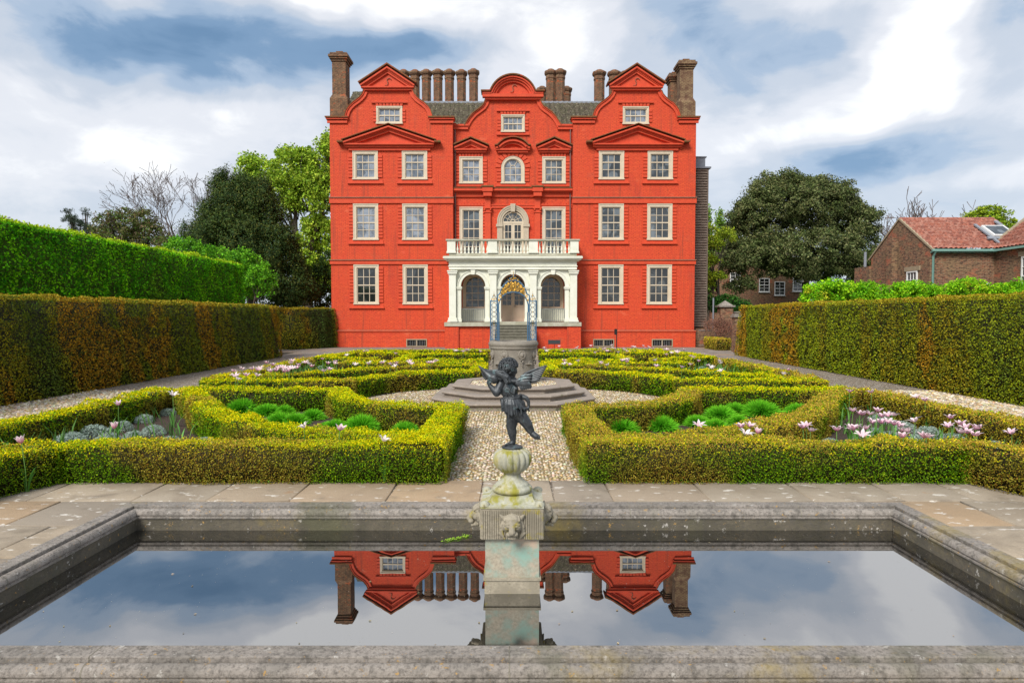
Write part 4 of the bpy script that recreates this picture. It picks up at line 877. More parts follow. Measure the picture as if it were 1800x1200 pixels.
for sx, sd, tan, tt in ((-1, 'right', .42, .50), (1, 'left', .54, .12)):
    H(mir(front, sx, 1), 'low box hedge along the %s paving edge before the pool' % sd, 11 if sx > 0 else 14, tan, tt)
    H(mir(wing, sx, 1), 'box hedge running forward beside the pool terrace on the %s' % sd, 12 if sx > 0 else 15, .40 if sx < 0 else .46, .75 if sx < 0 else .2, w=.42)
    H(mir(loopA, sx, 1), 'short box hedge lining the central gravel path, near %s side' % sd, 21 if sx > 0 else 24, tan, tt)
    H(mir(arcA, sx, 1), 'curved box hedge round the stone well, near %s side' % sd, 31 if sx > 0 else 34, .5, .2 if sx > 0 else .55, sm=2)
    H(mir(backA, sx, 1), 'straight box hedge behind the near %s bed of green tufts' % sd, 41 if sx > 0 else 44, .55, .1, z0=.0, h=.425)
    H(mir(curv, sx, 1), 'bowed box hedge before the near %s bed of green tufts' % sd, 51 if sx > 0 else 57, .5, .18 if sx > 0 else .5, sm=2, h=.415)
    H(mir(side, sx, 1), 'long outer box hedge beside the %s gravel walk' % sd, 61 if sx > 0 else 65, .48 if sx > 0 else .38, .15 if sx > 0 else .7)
    # beds beyond the cross path
    bb = [(-1.05, 16.62), (-1.7, 16.5), (-2.4, 16.2), (-2.95, 15.75), (-3.35, 15.1), (-3.6, 14.42)]
    H(mir(bb, sx, 1), 'curved box hedge behind the stone well on the %s' % sd, 71 if sx > 0 else 74, .52, .1, sm=2)
    H(mir([(-3.5, 14.38), (-6.85, 14.3)], sx, 1), 'straight box hedge across the far %s quarter, nearest the well' % sd, 75 if sx > 0 else 78, .52, .12)
    H(mir([(-.98, 16.7), (-.98, 19.7)], sx, 1), 'short box hedge lining the path behind the well on the %s' % sd, 81, .45, .1)
    H(mir([(-1.1, 19.1), (-2.3, 18.7), (-3.6, 17.8), (-4.8, 16.6), (-6.3, 14.9)], sx, 1), 'bowed box hedge in the far %s quarter beyond the well' % sd, 84 if sx > 0 else 87, .55, .15, sm=2)
    H(mir([(-1.1, 19.7), (-5.4, 19.75)], sx, 1), 'straight box hedge closing the far %s quarter' % sd, 91, .5, .15)
    H(mir([(-6.75, 14.5), (-6.75, 21.4)], sx, 1), 'outer box hedge of the far %s quarter beside the gravel walk' % sd, 94 if sx > 0 else 97, .4 if sx > 0 else .5, .35)
    # last compartment before the palace
    H(mir([(-1.0, 21.0), (-3.45, 20.9), (-3.75, 21.3), (-3.7, 24.2), (-1.0, 24.3)], sx, 1), 'bright box hedge framing the small bed in front of the palace, %s' % sd, 101, .72, .02)
    H(mir([(-3.9, 23.9), (-5.6, 23.8)], sx, 1), 'brown box hedge joining the last beds on the %s' % sd, 104, .25, .2, h=.5)
    H(mir([(-4.5, 21.3), (-6.75, 22.5), (-6.2, 24.8)], sx, 1), 'slanting box hedge at the far %s corner of the knot' % sd, 107, .5, .15)
    H(mir([(-6.75, 22.6), (-5.9, 26.8), (-1.0, 27.0)], sx, 1), 'hindmost box hedge before the palace on the %s' % sd, 110 if sx > 0 else 113, .5, .15)
# soil of the beds
for sx in (1, -1):
    for q in ([(-.97, 7.24), (-5.3, 7.24), (-5.6, 2.5), (-6.7, 2.5), (-6.7, 12.5), (-3.3, 12.5), (-2.8, 11.15), (-1.7, 10.28), (-.97, 10.2)],
              [(-.97, 16.6), (-2.4, 16.2), (-3.5, 14.4), (-6.7, 14.3), (-6.7, 21.5), (-5.4, 19.7), (-.97, 19.7)],
              [(-.97, 21), (-3.6, 21), (-6.7, 22.5), (-5.9, 26.8), (-.97, 27)]):
        sheet('bed_soil', mir(q, sx, 1), .004, M['soil'])
# tall yew hedges
YG, YO, YD, YB = (.17, .195, .005), (.42, .21, .008), (.06, .12, .014), (.27, .235, .005)
def yew_col(seed, orange, base=YG, lean=.3):
    def f(p, n):
        N_ = len(p); q = p.copy(); q[:, 1] += q[:, 2]*lean; q[:, 2] *= .12; q[:, 0] *= .3
        a = vnoise(q, .75, seed); b = vnoise(q, 1.9, seed+3); c = vnoise(p, 3.0, seed+5); r = RNG.random(N_)
        col = lerp(base, YB, sstep(b, .4, .7)); col = lerp(col, YD, sstep(1-a+.3*(c-.5), .60, .82)*.6); col = lerp(col, YO, sstep(a+.35*(c-.5)+.3*(b-.5), orange, orange+.14)*.85)
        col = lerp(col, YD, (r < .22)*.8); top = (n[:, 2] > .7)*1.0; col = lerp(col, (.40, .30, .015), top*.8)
        return vary(col, .25)
    return f
YK = 'tall clipped yew hedges beside the gravel walks'
hedge('yew_hedge', [(-11.3, 6.0), (-11.3, 29.0)], 1.7, 2.25, yew_col(201, .60), M['needle'], 'long tall yew hedge with brown patches along the left gravel walk', 'hedge', YK, batter=.14, lump=.06, k=1.7, jit=.028, topj=.4, tilt=.62, gap=.03, core=(.02, .022, .008), inset=.1, smin=.030, smax=.055, rnd=.06)
hedge('yew_hedge', [(11.3, 6.0), (11.3, 30.3)], 1.75, 2.27, yew_col(231, .70, (.24, .28, .004), -.25), M['needle'], 'long tall olive yew hedge along the right gravel walk', 'hedge', YK, batter=.2, lump=.06, k=1.7, jit=.028, topj=.4, tilt=.62, gap=.03, core=(.03, .03, .008), inset=.1, smin=.030, smax=.055, rnd=.06)
hedge('yew_hedge', [(-12.5, 35.3), (-11.25, 37.2), (-10.85, 38.3)], 1.05, 2.25, yew_col(251, .42, (.07, .08, .01), .0), M['needle'], 'short yew hedge with rusty brown end beside the left palace corner', 'hedge', YK, batter=.2, lump=.08, k=1.7, jit=.028, topj=.4, tilt=.62, gap=.03, core=(.02, .022, .008), inset=.1, smin=.030, smax=.055, rnd=.06)
hedge('yew_hedge', [(-16.5, 37.4), (-12.4, 37.9)], 1.2, 2.3, yew_col(261, .8, (.03, .06, .012), 0), M['needle'], 'dark yew hedge glimpsed in the gap behind the left walk', 'hedge', YK, batter=.1, lump=.06, k=1.6, jit=.028, topj=.4, tilt=.62, gap=.03, core=(.02, .022, .008), inset=.1, smin=.030, smax=.055, rnd=.06)
def lime_col(p, n):
    N_ = len(p); a = vnoise(p, .5, 301); b = vnoise(p, 2.2, 305); r = RNG.random(N_); c = lerp((.09, .38, .006), (.26, .68, .008), sstep(b*.6+r*.4, .35, .75)); c = lerp(c, (.035, .20, .008), (RNG.random(N_) < .22)*1.0)
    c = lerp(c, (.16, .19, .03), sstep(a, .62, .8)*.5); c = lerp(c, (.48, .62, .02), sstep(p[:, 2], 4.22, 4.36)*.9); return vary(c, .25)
hedge('hornbeam_hedge', [(-14.0, 9.5), (-14.0, 32.0)], 1.6, 4.33, lime_col, M['leaf'], 'high bright green leafy hedge rising behind the left yew hedge', 'hedge', None, batter=.05, lump=.12, k=2.0, jit=.10, topj=.5, core=(.05, .10, .010), inset=.1, smin=.07, smax=.10, rnd=.12, sprig=.12, aspect=.7, tilt=.6)
M_ = None
# ---------------------------------------------------------------- plants in the beds
def tuft_mesh(col, hgt, nb, seed, tip, spread=.9, wid=.010, curl=.25):
    rng = np.random.default_rng(seed); V = []; F = []; C = []
    ph = np.arccos(1-rng.random(nb)*spread); th = rng.random(nb)*2*np.pi
    d = np.stack([np.sin(ph)*np.cos(th), np.sin(ph)*np.sin(th), np.cos(ph)], 1); L = hgt*(.75+.3*rng.random(nb)); b0 = d*np.array([[.35, .35, .0]])*hgt*rng.random((nb, 1))
    sd_ = unit(np.cross(d, rng.normal(size=(nb, 3))))*wid; mid = b0+d*L[:, None]*.6; e = b0+d*L[:, None]; e[:, 2] -= curl*hgt*np.sin(ph)**2*.4; mid[:, 2] += .02
    st_ = b0+d*L[:, None]*.25
    V = np.stack([st_-sd_*.7, st_+sd_*.7, mid+sd_, e, mid-sd_], 1); V[:, :, 2] = np.maximum(V[:, :, 2], .0); m = np.arange(nb)*5
    F = np.concatenate([np.stack([m, m+1, m+2, m+4], 1), np.stack([m+4, m+2, m+3, m+3], 1)]); F3 = np.concatenate([F[:, [0, 1, 2]], F[:, [0, 2, 3]]]); F3 = F3[(F3[:, 1] != F3[:, 2]) & (F3[:, 0] != F3[:, 1])]
    c0 = np.array(col)*(1+.25*rng.normal(size=(nb, 1))); c1 = np.array(tip)*(1+.2*rng.normal(size=(nb, 1))); C = np.stack([c0*.6, c0*.6, c0, c1, c0], 1).reshape(-1, 3)
    return V.reshape(-1, 3), F3, np.clip(C, .003, 1)
TUFTM = []
for sd in range(3):
    o = raw_obj('lavender_tuft', *tuft_mesh((.10, .42, .015), .34, 1700, 400+sd, (.24, .66, .03)), M['leaf']); TUFTM.append([o, False])
GREYM = []
for sd in range(3):
    rng = np.random.default_rng(900+sd); n = 1500; ph = np.arccos(1-rng.random(n)*1.0); th = rng.random(n)*6.283; nr = np.stack([np.sin(ph)*np.cos(th), np.sin(ph)*np.sin(th), np.cos(ph)], 1)
    rad = .26*(1+.18*(vnoise(nr, 2.5, sd)-.5))*(.75+.25*rng.random(n)); p = nr*rad[:, None]*np.array([[1, 1, .85]])
    cc = lerp((.28, .37, .31), (.50, .60, .53), rng.random(n)); o = leaf_obj('cotton_lavender', p, nr, .035, cc*(.7+.3*(rad/.26))[:, None], M['leaf'], None, .35, .55); GREYM.append([o, False])
def place(bank, u, v, r, zc, lab, cat, grp, nat):
    L = bank[random.randrange(len(bank))]; p = G(u, v, zc); s_ = r*1.12/FPX*p.y/nat*random.uniform(.92, 1.08)
    if not L[1]: o = L[0]; L[1] = True
    else: o = L[0].copy(); COL.objects.link(o)
    o.location = (p.x, p.y, .0); o.scale = (s_*1.0, s_, s_*random.uniform(.9, 1.05)); o.rotation_euler = (0, 0, random.uniform(0, 6.28)); tag(o, lab, cat, grp)
lt = 'bright green lavender tuft in the near left bed behind the bowed box hedge'; rt = 'bright green lavender tuft in the near right bed behind the bowed box hedge'
for u, v, r in [(425, 712, 22), (440, 728, 15), (470, 716, 20), (500, 714, 16), (492, 730, 20), (520, 731, 20), (550, 723, 19), (588, 740, 17), (636, 743, 26), (712, 748, 22), (572, 736, 10)]:
    place(TUFTM, u, v, r, .14, lt, 'plant', 'lavender tufts in the near left bed', .32)
for u, v, r in [(1092, 744, 26), (1162, 740, 25), (1225, 733, 20), (1258, 738, 17), (1266, 722, 24), (1294, 714, 20), (1298, 731, 18), (1338, 718, 26), (1404, 715, 20), (1383, 727, 13)]:
    place(TUFTM, u, v, r, .14, rt, 'plant', 'lavender tufts in the near right bed', .32)
for u, v, r in [(1157, 659, 10), (1217, 661, 14)]: place(TUFTM, u, v, r, .14, 'small green lavender tuft in the far right quarter beyond the cross path', 'plant', 'lavender tufts in the far right quarter', .32)
for k, (u, v, r) in enumerate([(730, 629, 9), (770, 630, 9), (810, 630, 9), (985, 629, 9), (1020, 629, 9), (1050, 629, 8)]): place(TUFTM, u, v, r, .1, 'low green tuft inside the small bed in front of the palace', 'plant', 'green tufts in the small palace beds', .32)
gl = 'silvery grey cotton lavender mound in the left corner bed'; gr = 'silvery grey cotton lavender mound among tulips in the right corner bed'
for u, v, r in [(122, 766, 25), (167, 753, 22), (212, 742, 18), (190, 766, 22), (233, 758, 18), (253, 729, 14), (270, 749, 20), (300, 766, 17), (295, 717, 13), (360, 768, 19), (45, 779, 16), (140, 772, 16)]:
    place(GREYM, u, v, r, .13, gl, 'plant', 'cotton lavender in the left corner bed', .25)
for u, v, r in [(1527, 713, 17), (1546, 730, 17), (1590, 742, 18), (1566, 758, 18), (1631, 753, 20), (1677, 764, 21), (1459, 768, 16), (1504, 765, 14), (1614, 766, 18), (1538, 750, 14), (1753, 777, 20), (1580, 726, 14), (1650, 771, 12), (1720, 775, 14)]:
    place(GREYM, u, v, r, .13, gr, 'plant', 'cotton lavender in the right corner bed', .25)
for u, v, r in [(512, 652, 9), (525, 647, 9), (540, 643, 9), (553, 641, 8), (565, 639, 8)]: place(GREYM, u, v, r, .2, 'grey cotton lavender in the left bed beyond the cross path', 'plant', 'cotton lavender in the far left quarter', .25)
for u, v, r in [(1235, 641, 9), (1248, 645, 10), (1262, 647, 9), (1278, 651, 9), (1294, 653, 8), (1225, 638, 7)]: place(GREYM, u, v, r, .2, 'grey cotton lavender in the right bed beyond the cross path', 'plant', 'cotton lavender in the far right quarter', .25)
# tulips
def tulip(seed, openness, pink, h=.55):
    rng = random.Random(seed); V = []; F = []; C = []
    root = empty('tulip')
    fl = MB(); cols = []
    for k in range(6):
        a = k*math.pi/3+(.0 if k % 2 else .12); L = .075*(1 if k % 2 else .92); wd = .017+.005*(1-openness)
        for j in range(6):
            t = j/5; wj = wd*math.sin(math.pi*min(1, .12+t*.86))**.8+.0005; ro = .006+.022*math.sin(math.pi*min(t, .62)/1.1)*(.7+.8*openness)+max(0, t-.5)**1.5*.11*openness*(1+rng.uniform(-.3, .3))
            z = L*(t if t < .7 or openness < .6 else .7+(t-.7)*(1-1.7*(openness-.6))); c = Vector((math.cos(a)*ro, math.sin(a)*ro, z)); tn = Vector((-math.sin(a), math.cos(a), 0))
            for s_ in (-1, 0, 1):
                q = c+tn*wj*s_-Vector((math.cos(a), math.sin(a), 0))*(.004 if s_ else -.002); V.append(tuple(q))
                e = 1 if s_ else 0; b = np.array((.78, .70, .68))*(e*.9+.1) + np.array(pink)*(1-e)*.9; b = b*(1-.0)+0; w_ = .35 if e else 0
                C.append(tuple(np.clip(np.array((.98, .92, .91))*(w_+(1-w_)*min(1, t*.9))+np.array(pink)*(1-(w_+(1-w_)*min(1, t*.9))), 0, 1)))
        b0 = len(V)-18
        for j in range(5):
            for s_ in (0, 1): i = b0+j*3+s_; F.append((i, i+1, i+4, i+3))
    f = raw_obj('flower', np.array(V), np.array(F), np.array(C), M['petal'], root); lean = rng.uniform(-.04, .04); f.location = (lean, 0, h-.07); f.rotation_euler = (rng.uniform(-.35, .35), rng.uniform(-.35, .35), 0)
    s = MB(); s.tube([(0, 0, 0), (lean*.3, 0, h*.4), (lean, 0, h-.068)], .0042, 5); st_ = s.build('stem', M['stem'], root)
    V = []; F = []
    for k in range(3):
        a = rng.uniform(0, 6.28); L = rng.uniform(.2, .3); b0 = len(V)
        for j in range(5):
            t = j/4; r_ = .01+.10*t**1.6; z = L*math.sin(t*1.45); wj = .018*math.sin(math.pi*(.1+.88*t))
            for s_ in (-1, 1): V.append((math.cos(a)*r_-math.sin(a)*wj*s_, math.sin(a)*r_+math.cos(a)*wj*s_, z))
        for j in range(4): i = b0+2*j; F.append((i, i+1, i+3, i+2))
    raw_obj('leaves', np.array(V), np.array(F), np.tile((.10, .27, .05), (len(V), 1)), M['leaf'], root)
    return root
M['stem'] = flat('tulip_stem', (.13, .27, .05), .6, 0, .2, 20)
TB = [tulip(1, .95, (.72, .10, .32)), tulip(2, .75, (.68, .16, .36)), tulip(3, 1.15, (.80, .42, .52)), tulip(4, .4, (.62, .06, .22)), tulip(5, 1.05, (.75, .25, .42)), tulip(6, 1.2, (.84, .66, .66))]
TU = {id(t): False for t in TB}
def put_tulip(u, v, kind, lab, grp, zt=.56, sc=1.0):
    t = TB[kind]; p = G(u, v, zt); s_ = (zt+.02)/.55*random.uniform(.97, 1.03); r = random.uniform(0, 6.28)
    if not TU[id(t)]: o = t; TU[id(t)] = True
    else:
        o = t.copy(); COL.objects.link(o)
        for c in t.children: d = c.copy(); COL.objects.link(d); d.parent = o
    o.location = (p.x, p.y, 0); o.rotation_euler = (0, 0, r); o.scale = (s_*sc, s_*sc, s_)
    tag(o, lab, 'flower', grp)
bpy.context.view_layer.update()
ZL = lambda a, ox, oy, s_: [(ox+x/s_, oy+y/s_) for x, y in a]
put_tulip(203, 747, 3, 'deep pink tulip standing among grey mounds in the left corner bed', 'pink tulips of the left corner bed'); put_tulip(207, 704, 1, 'pink tulip above the outer hedge of the left corner bed', 'pink tulips of the left corner bed')
put_tulip(45, 770, 3, 'dark pink half-closed tulip at the left edge of the photo', 'pink tulips of the left corner bed'); put_tulip(305, 691, 5, 'white open tulip behind the left corner bed hedge', 'white tulips of the left corner bed')
put_tulip(592, 747, 1, 'single pink and white tulip rising before the left bowed hedge', 'tulips of the left front hedge', sc=1.15); put_tulip(534, 742, 5, 'faded white tulip bud left of the single pink one', 'tulips of the left front hedge', sc=.8); put_tulip(675, 768, 5, 'flat open white tulip over the left front hedge', 'tulips of the left front hedge', .5)
a = [(700, 205), (455, 268), (355, 300), (395, 350), (410, 372), (480, 332), (575, 280), (600, 280), (650, 262), (640, 285), (620, 335), (775, 222), (795, 232), (820, 268), (845, 250), (865, 262), (890, 262), (725, 265), (735, 285), (790, 290), (760, 300), (880, 298), (910, 270), (935, 262), (960, 275), (985, 272), (955, 298), (1000, 255), (1020, 258), (960, 215), (990, 195), (1125, 210), (1150, 218), (1175, 248), (1070, 240), (1350, 212), (1300, 285), (1380, 278)]
for i, (u, v) in enumerate(ZL(a, 350, 600, 6)): put_tulip(u, v, [0, 2, 4, 2, 5, 0, 1][i % 7], 'pink and white tulip in the dense drift at the far left of the knot', 'tulips in the far left drift', .6, 1.15)
a = [(1440, 220), (1455, 205), (1650, 228), (1780, 215), (1300, 170), (1560, 130), (1770, 85)]
for i, (u, v) in enumerate(ZL(a, 350, 600, 6)): put_tulip(u, v, [2, 0, 5][i % 3], 'pale tulip left of centre among the distant box hedges', 'tulips left of centre in the far beds', .56, 1.1)
a = [(320, 100), (265, 112), (345, 243), (488, 242), (515, 238), (585, 265), (680, 255), (655, 285), (822, 225), (835, 240), (862, 262), (1060, 237), (1080, 238), (1115, 235), (1140, 222), (1160, 210), (1130, 93), (1380, 105), (1405, 102), (1475, 115), (1490, 105), (1525, 92), (1545, 95), (1690, 112), (655, 130)]
for i, (u, v) in enumerate(ZL(a, 600, 600, 6.92)): put_tulip(u, v, [2, 0, 5, 4, 2][i % 5], 'pale tulip left of centre among the distant box hedges', 'tulips left of centre in the far beds', .56, 1.1)
a = [(100, 55), (115, 68), (125, 88), (262, 45), (297, 92), (370, 90), (425, 70), (450, 55), (597, 40), (635, 107), (715, 80), (740, 70), (755, 88), (770, 95), (812, 35), (825, 62), (845, 70), (880, 100), (935, 62), (945, 75), (975, 95), (1022, 45), (1050, 48), (1145, 42), (1148, 62), (1208, 50), (1238, 65), (1340, 42), (1378, 40), (1360, 80), (1395, 75), (1408, 88), (1445, 110), (1380, 130), (1500, 98), (1515, 110), (1565, 80), (1578, 78), (1640, 140), (1668, 150), (1795, 125), (297, 198), (318, 225), (372, 225), (447, 192), (700, 212), (716, 203), (765, 238), (928, 192), (965, 175), (980, 185), (975, 208), (1270, 188), (1290, 243), (1550, 252), (1632, 222), (1722, 200)]
for i, (u, v) in enumerate(ZL(a, 940, 600, 6)): put_tulip(u, v, [2, 0, 5, 4, 2][i % 5], 'pale tulip right of centre among the distant box hedges', 'tulips right of centre in the far beds', .56, 1.1)
a = [(385, 435), (398, 450), (255, 480), (300, 500), (318, 505), (405, 530), (1132, 525), (1060, 570)]
for i, (u, v) in enumerate(ZL(a, 1200, 560, 6)): put_tulip(u, v, [5, 5, 2, 5, 5, 5, 0, 5][i % 8], 'white tulip near the grey plants of the far right quarter', 'tulips of the far right quarter', .56, 1.1)
a = [(682, 437), (815, 440), (1100, 478), (1158, 492), (692, 555), (735, 575), (755, 570), (800, 570), (845, 552), (825, 620), (900, 590), (930, 585), (950, 575), (900, 632), (935, 625), (960, 640), (690, 655), (705, 665), (735, 665), (775, 660), (610, 680), (1000, 670), (1020, 675), (1035, 715), (1000, 640), (1125, 705), (1160, 710), (1078, 620), (1325, 600), (1308, 645), (1390, 640), (1410, 655), (1365, 680), (1440, 695), (1458, 655), (1480, 660), (1695, 685), (780, 715), (1410, 680)]
for i, (u, v) in enumerate(ZL(a, 1300, 560, 3.53)): put_tulip(u, v, [0, 4, 2, 0, 4][i % 5], 'pink and white lily-shaped tulip in the crowded right corner bed', 'tulips of the right corner bed', .52, 1.15)
for i, (u, v, k) in enumerate([(1233, 742, 2), (1308, 746, 0), (1320, 742, 4), (1312, 757, 5), (1328, 757, 3)]): put_tulip(u, v, k, 'pink and white tulip rising behind the right front hedge', 'tulips behind the right front hedge', .5, 1.25)
for i, (u, v, k) in enumerate([(1416, 746, 0), (1425, 749, 2), (1420, 744, 4)]): put_tulip(u, v, k, 'pink tulip of the small bunch before the crowded right bed', 'small tulip bunch before the right corner bed', .5, 1.2)
# leaf blades of tulips over, green in the corner beds
def blades(name, regions, n, lab, hgt=.28):
    P_ = []
    for (x0, x1, y0, y1) in regions: P_.append(np.stack([RNG.uniform(x0, x1, n), RNG.uniform(y0, y1, n), np.zeros(n)], 1))
    P_ = np.vstack(P_); m = len(P_); th = RNG.random(m)*6.28; out = np.stack([np.cos(th), np.sin(th), np.zeros(m)], 1); sd_ = np.stack([-np.sin(th), np.cos(th), np.zeros(m)], 1)*.012; hh = hgt*(.6+.7*RNG.random(m))[:, None]
    up = np.array([[0, 0, 1]]); V = np.stack([P_-sd_*.6, P_+sd_*.6, P_+out*hh*.2+up*hh*.6+sd_, P_+out*hh*.55+up*hh, P_+out*hh*.2+up*hh*.6-sd_], 1).reshape(-1, 3); k = np.arange(m)*5
    F = np.concatenate([np.stack([k, k+1, k+2], 1), np.stack([k, k+2, k+4], 1), np.stack([k+4, k+2, k+3], 1)]); C = np.repeat(vary(np.tile((.12, .27, .06), (m, 1)), .3), 5, axis=0)
    return tag(raw_obj(name, V, F, C, M['leaf']), lab, 'leaves', kind='stuff')
blades('tulip_leaves', [(-6.5, -4.6, 8.2, 11.5), (-6.5, -5.8, 6.2, 8.5), (4.6, 6.5, 7.9, 11.2), (5.4, 6.5, 6.5, 8)], 110, 'green tulip leaf blades among the grey mounds of the corner beds')
blades('tulip_leaves', [(-6.5, -4.2, 16.5, 20.5), (4.2, 6.5, 16.5, 20.5)], 350, 'green tulip leaves in the far quarters of the knot', .35)
def weeds(regs, n):
    P_ = np.vstack([np.stack([RNG.uniform(a, b, n), RNG.uniform(c, d, n), RNG.uniform(0, .05, n)], 1) for a, b, c, d in regs]); m = len(P_)
    return tag(leaf_obj('weeds', P_, np.tile((0, 0, 1.), (m, 1)), .022, vary(np.tile((.12, .25, .02), (m, 1)), .3), M['leaf'], None, .4, .9), 'small green weeds at the foot of hedges and steps', 'weeds', kind='stuff')
weeds([(-5, -1, 6.99, 7.05), (1, 5, 6.99, 7.05), (-.78, -.70, 7.2, 10.2), (.70, .78, 7.2, 10.2), (-.9, .9, 12.45, 12.58)], 260)
# ================================================================ POOL
def coping_stone_mat(name, a, b_, lich=1.0):
    m, nt, b, o = new_mat(name); t = NT(nt)
    c = t.mix(t.step(t.noise(3.5, 7, .65), .38, .64), a, b_); c = t.mix(t.step(t.noise(45, 6, .75), .42, .7, 0, .8), c, (.075, .065, .055)); c = t.mix(t.step(t.noise(12, 7, .7), .53, .68, 0, .75), c, (.095, .085, .07))
    c = t.mix(t.step(t.noise(19, 6, .7, stretch=(1, 1, 1.2)), .61, .67, 0, .8), c, (.50, .47, .42)); c = t.mix(t.step(t.noise(26, 5, .7), .62, .68, 0, .85*lich), c, (.46, .27, .07))
    c = t.mix(t.step(t.noise(1.1, 6, .7), .56, .70, 0, .6*lich), c, (.30, .22, .045)); c = t.mix(t.step(t.noise(1.7, 5, .6, stretch=(1, 1, .3)), .56, .7, 0, .6), c, (.10, .10, .045))
    t.L(c, b.inputs['Base Color']); b.inputs['Roughness'].default_value = .85
    h = t.math('ADD', t.noise(90, 6, .75), t.math('MULTIPLY', t.noise(18, 6, .7), 1.6)); t.bump(b, h, .7, .012); return m
M['coping'] = coping_stone_mat('weathered_coping_stone', (.34, .30, .26), (.24, .215, .185)); M['coping_face'] = coping_stone_mat('mossy_pool_face', (.13, .11, .075), (.085, .075, .05), .9)
POOL = empty('garden_pool', (0, 3.76, 0), label='rectangular stone pool with dark mirror water and weathered rounded coping in the foreground', cat='pool')
HX, HY0, HY1 = 2.77, -.98, .98        # inner half width, near and far inner faces
def ring(mb, prof, skip=()):
    """profile (outward, z) carried round the rectangle, mitred at the corners"""
    m = len(prof); vs = []
    for sx, sy in ((-1, -1), (1, -1), (1, 1), (-1, 1)):
        for o_, z in prof: vs.append((sx*(HX+o_), sy*(HY1+o_), z))
    fs = []
    for i in range(4):
        j = (i+1) % 4
        for k in range(m-1): fs.append((i*m+k, j*m+k, j*m+k+1, i*m+k+1))
    mb.add(vs, fs)
w = MB(); fl = [(0, -.30), (0, .335)]; ring(w, fl); w.build('inner_face', M['coping_face'], POOL)
def qr(cx, cz, rx, rz, a0, a1, n=6): return [(cx+rx*math.cos(R(a0+(a1-a0)*i/n)), cz+rz*math.sin(R(a0+(a1-a0)*i/n))) for i in range(n+1)]
prof = [(0, .335), (-.010, .338), (-.013, .350), (-.004, .353), (-.004, .357)]+qr(.022, .365, .034, .038, 180, 68)+[(.035, .384), (.043, .384), (.045, .417), (.049, .42), (.137, .42), (.141, .417), (.143, .384), (.151, .384)]+qr(.164, .365, .034, .038, 112, 0)+[(.190, .357), (.190, .353), (.199, .350), (.196, .338), (.186, .335)]
w = MB(); ring(w, prof); o = w.build('coping', M['coping'], POOL)
w = MB(); ring(w, [(.186, .335), (.186, .03), (.22, .025), (.22, -.05)]); w.build('outer_face', M['coping_face'], POOL)
# joints of the coping stones
MJ = stone('pale_joint', (.30, .27, .21), (.10, .09, .07), .9, 20)
pj = [(q_[0]+(-.0007 if q_[0] < .09 else .0007), q_[1]+.0007) for q_ in prof[2:-2]]; mj = len(pj)
def joint(fn):
    vs = [fn(o_, z_, -1) for o_, z_ in pj]+[fn(o_, z_, 1) for o_, z_ in pj]; w = MB(); w.add(vs, [(i, i+1, mj+i+1, mj+i) for i in range(mj-1)]); w.build('mortar_joint', MJ, POOL)
for x in (-1.9, .85, 2.1): joint(lambda o_, z_, e: (x+.003*e, HY1+o_, z_))
for x in (-1.75, -.02, 1.6): joint(lambda o_, z_, e: (x+.003*e, -HY1-o_, z_))
for y in (-.25, .35): joint(lambda o_, z_, e: (HX+o_, y+.003*e, z_)); joint(lambda o_, z_, e: (-HX-o_, y+.003*e, z_))
def water_mat():
    m, nt, b, o = new_mat('still_dark_water'); t = NT(nt)
    gl = nt.nodes.new('ShaderNodeBsdfGlossy'); gl.inputs['Color'].default_value = (.62, .62, .62, 1); gl.inputs['Roughness'].default_value = .0
    b.inputs['Base Color'].default_value = (.010, .010, .009, 1); b.inputs['Roughness'].default_value = .3; b.inputs['Specular IOR Level'].default_value = 0
    lw = nt.nodes.new('ShaderNodeLayerWeight'); lw.inputs['Blend'].default_value = .5; mr = t.step(lw.outputs['Facing'], .3, 1.0, .64, .84); mr.node.interpolation_type = 'LINEAR'
    mx_ = nt.nodes.new('ShaderNodeMixShader'); t.L(mr, mx_.inputs[0]); t.L(b.outputs[0], mx_.inputs[1]); t.L(gl.outputs[0], mx_.inputs[2]); t.L(mx_.outputs[0], o.inputs[0])
    bp_ = nt.nodes.new('ShaderNodeBump'); bp_.inputs['Strength'].default_value = .05; bp_.inputs['Distance'].default_value = .004; t.L(t.noise(2.2, 3, .5), bp_.inputs['Height']); t.L(bp_.outputs[0], gl.inputs['Normal']); return m
w = sheet('water', [(-HX-.05, 3.76-.98-.02), (HX+.05, 3.76-.98-.02), (HX+.05, 4.78), (-HX-.05, 4.78)], .25, water_mat())
# specks and the duckweed patch floating by the pedestal
n = 420; pp = np.stack([RNG.uniform(-2.75, 2.75, n), RNG.uniform(2.8, 4.72, n), np.full(n, .2515)], 1); pp = pp[np.hypot(pp[:, 0], pp[:, 1]-3.76) > .3]
tag(leaf_obj('floating_specks', pp, np.tile((0, 0, 1.), (len(pp), 1)), .0045, vary(np.tile((.40, .38, .32), (len(pp), 1)), .2), M['leaf'], None, .7, .0), 'tiny pale specks of pollen on the dark pool water', 'specks', kind='stuff')
c0 = G(804, 944, .252); n = 130; tt_ = RNG.random(n); pp = np.stack([c0.x+(tt_-.5)*.17+RNG.normal(size=n)*.012, c0.y-.02+(tt_-.5)*.12+RNG.normal(size=n)*.016, np.full(n, .254)+.004*RNG.random(n)], 1)
tag(leaf_obj('duckweed', pp, np.tile((0, 0, 1.), (n, 1)), .013, vary(np.tile((.30, .50, .04), (n, 1)), .2), M['leaf'], None, .7, .25), 'small patch of bright green weed floating left of the pedestal', 'weed', kind='stuff')
n = 46; pp = np.stack([RNG.uniform(-2.7, 2.7, n), RNG.uniform(2.85, 4.7, n), np.full(n, .2525)], 1); pp = pp[np.hypot(pp[:, 0], pp[:, 1]-3.76) > .35]
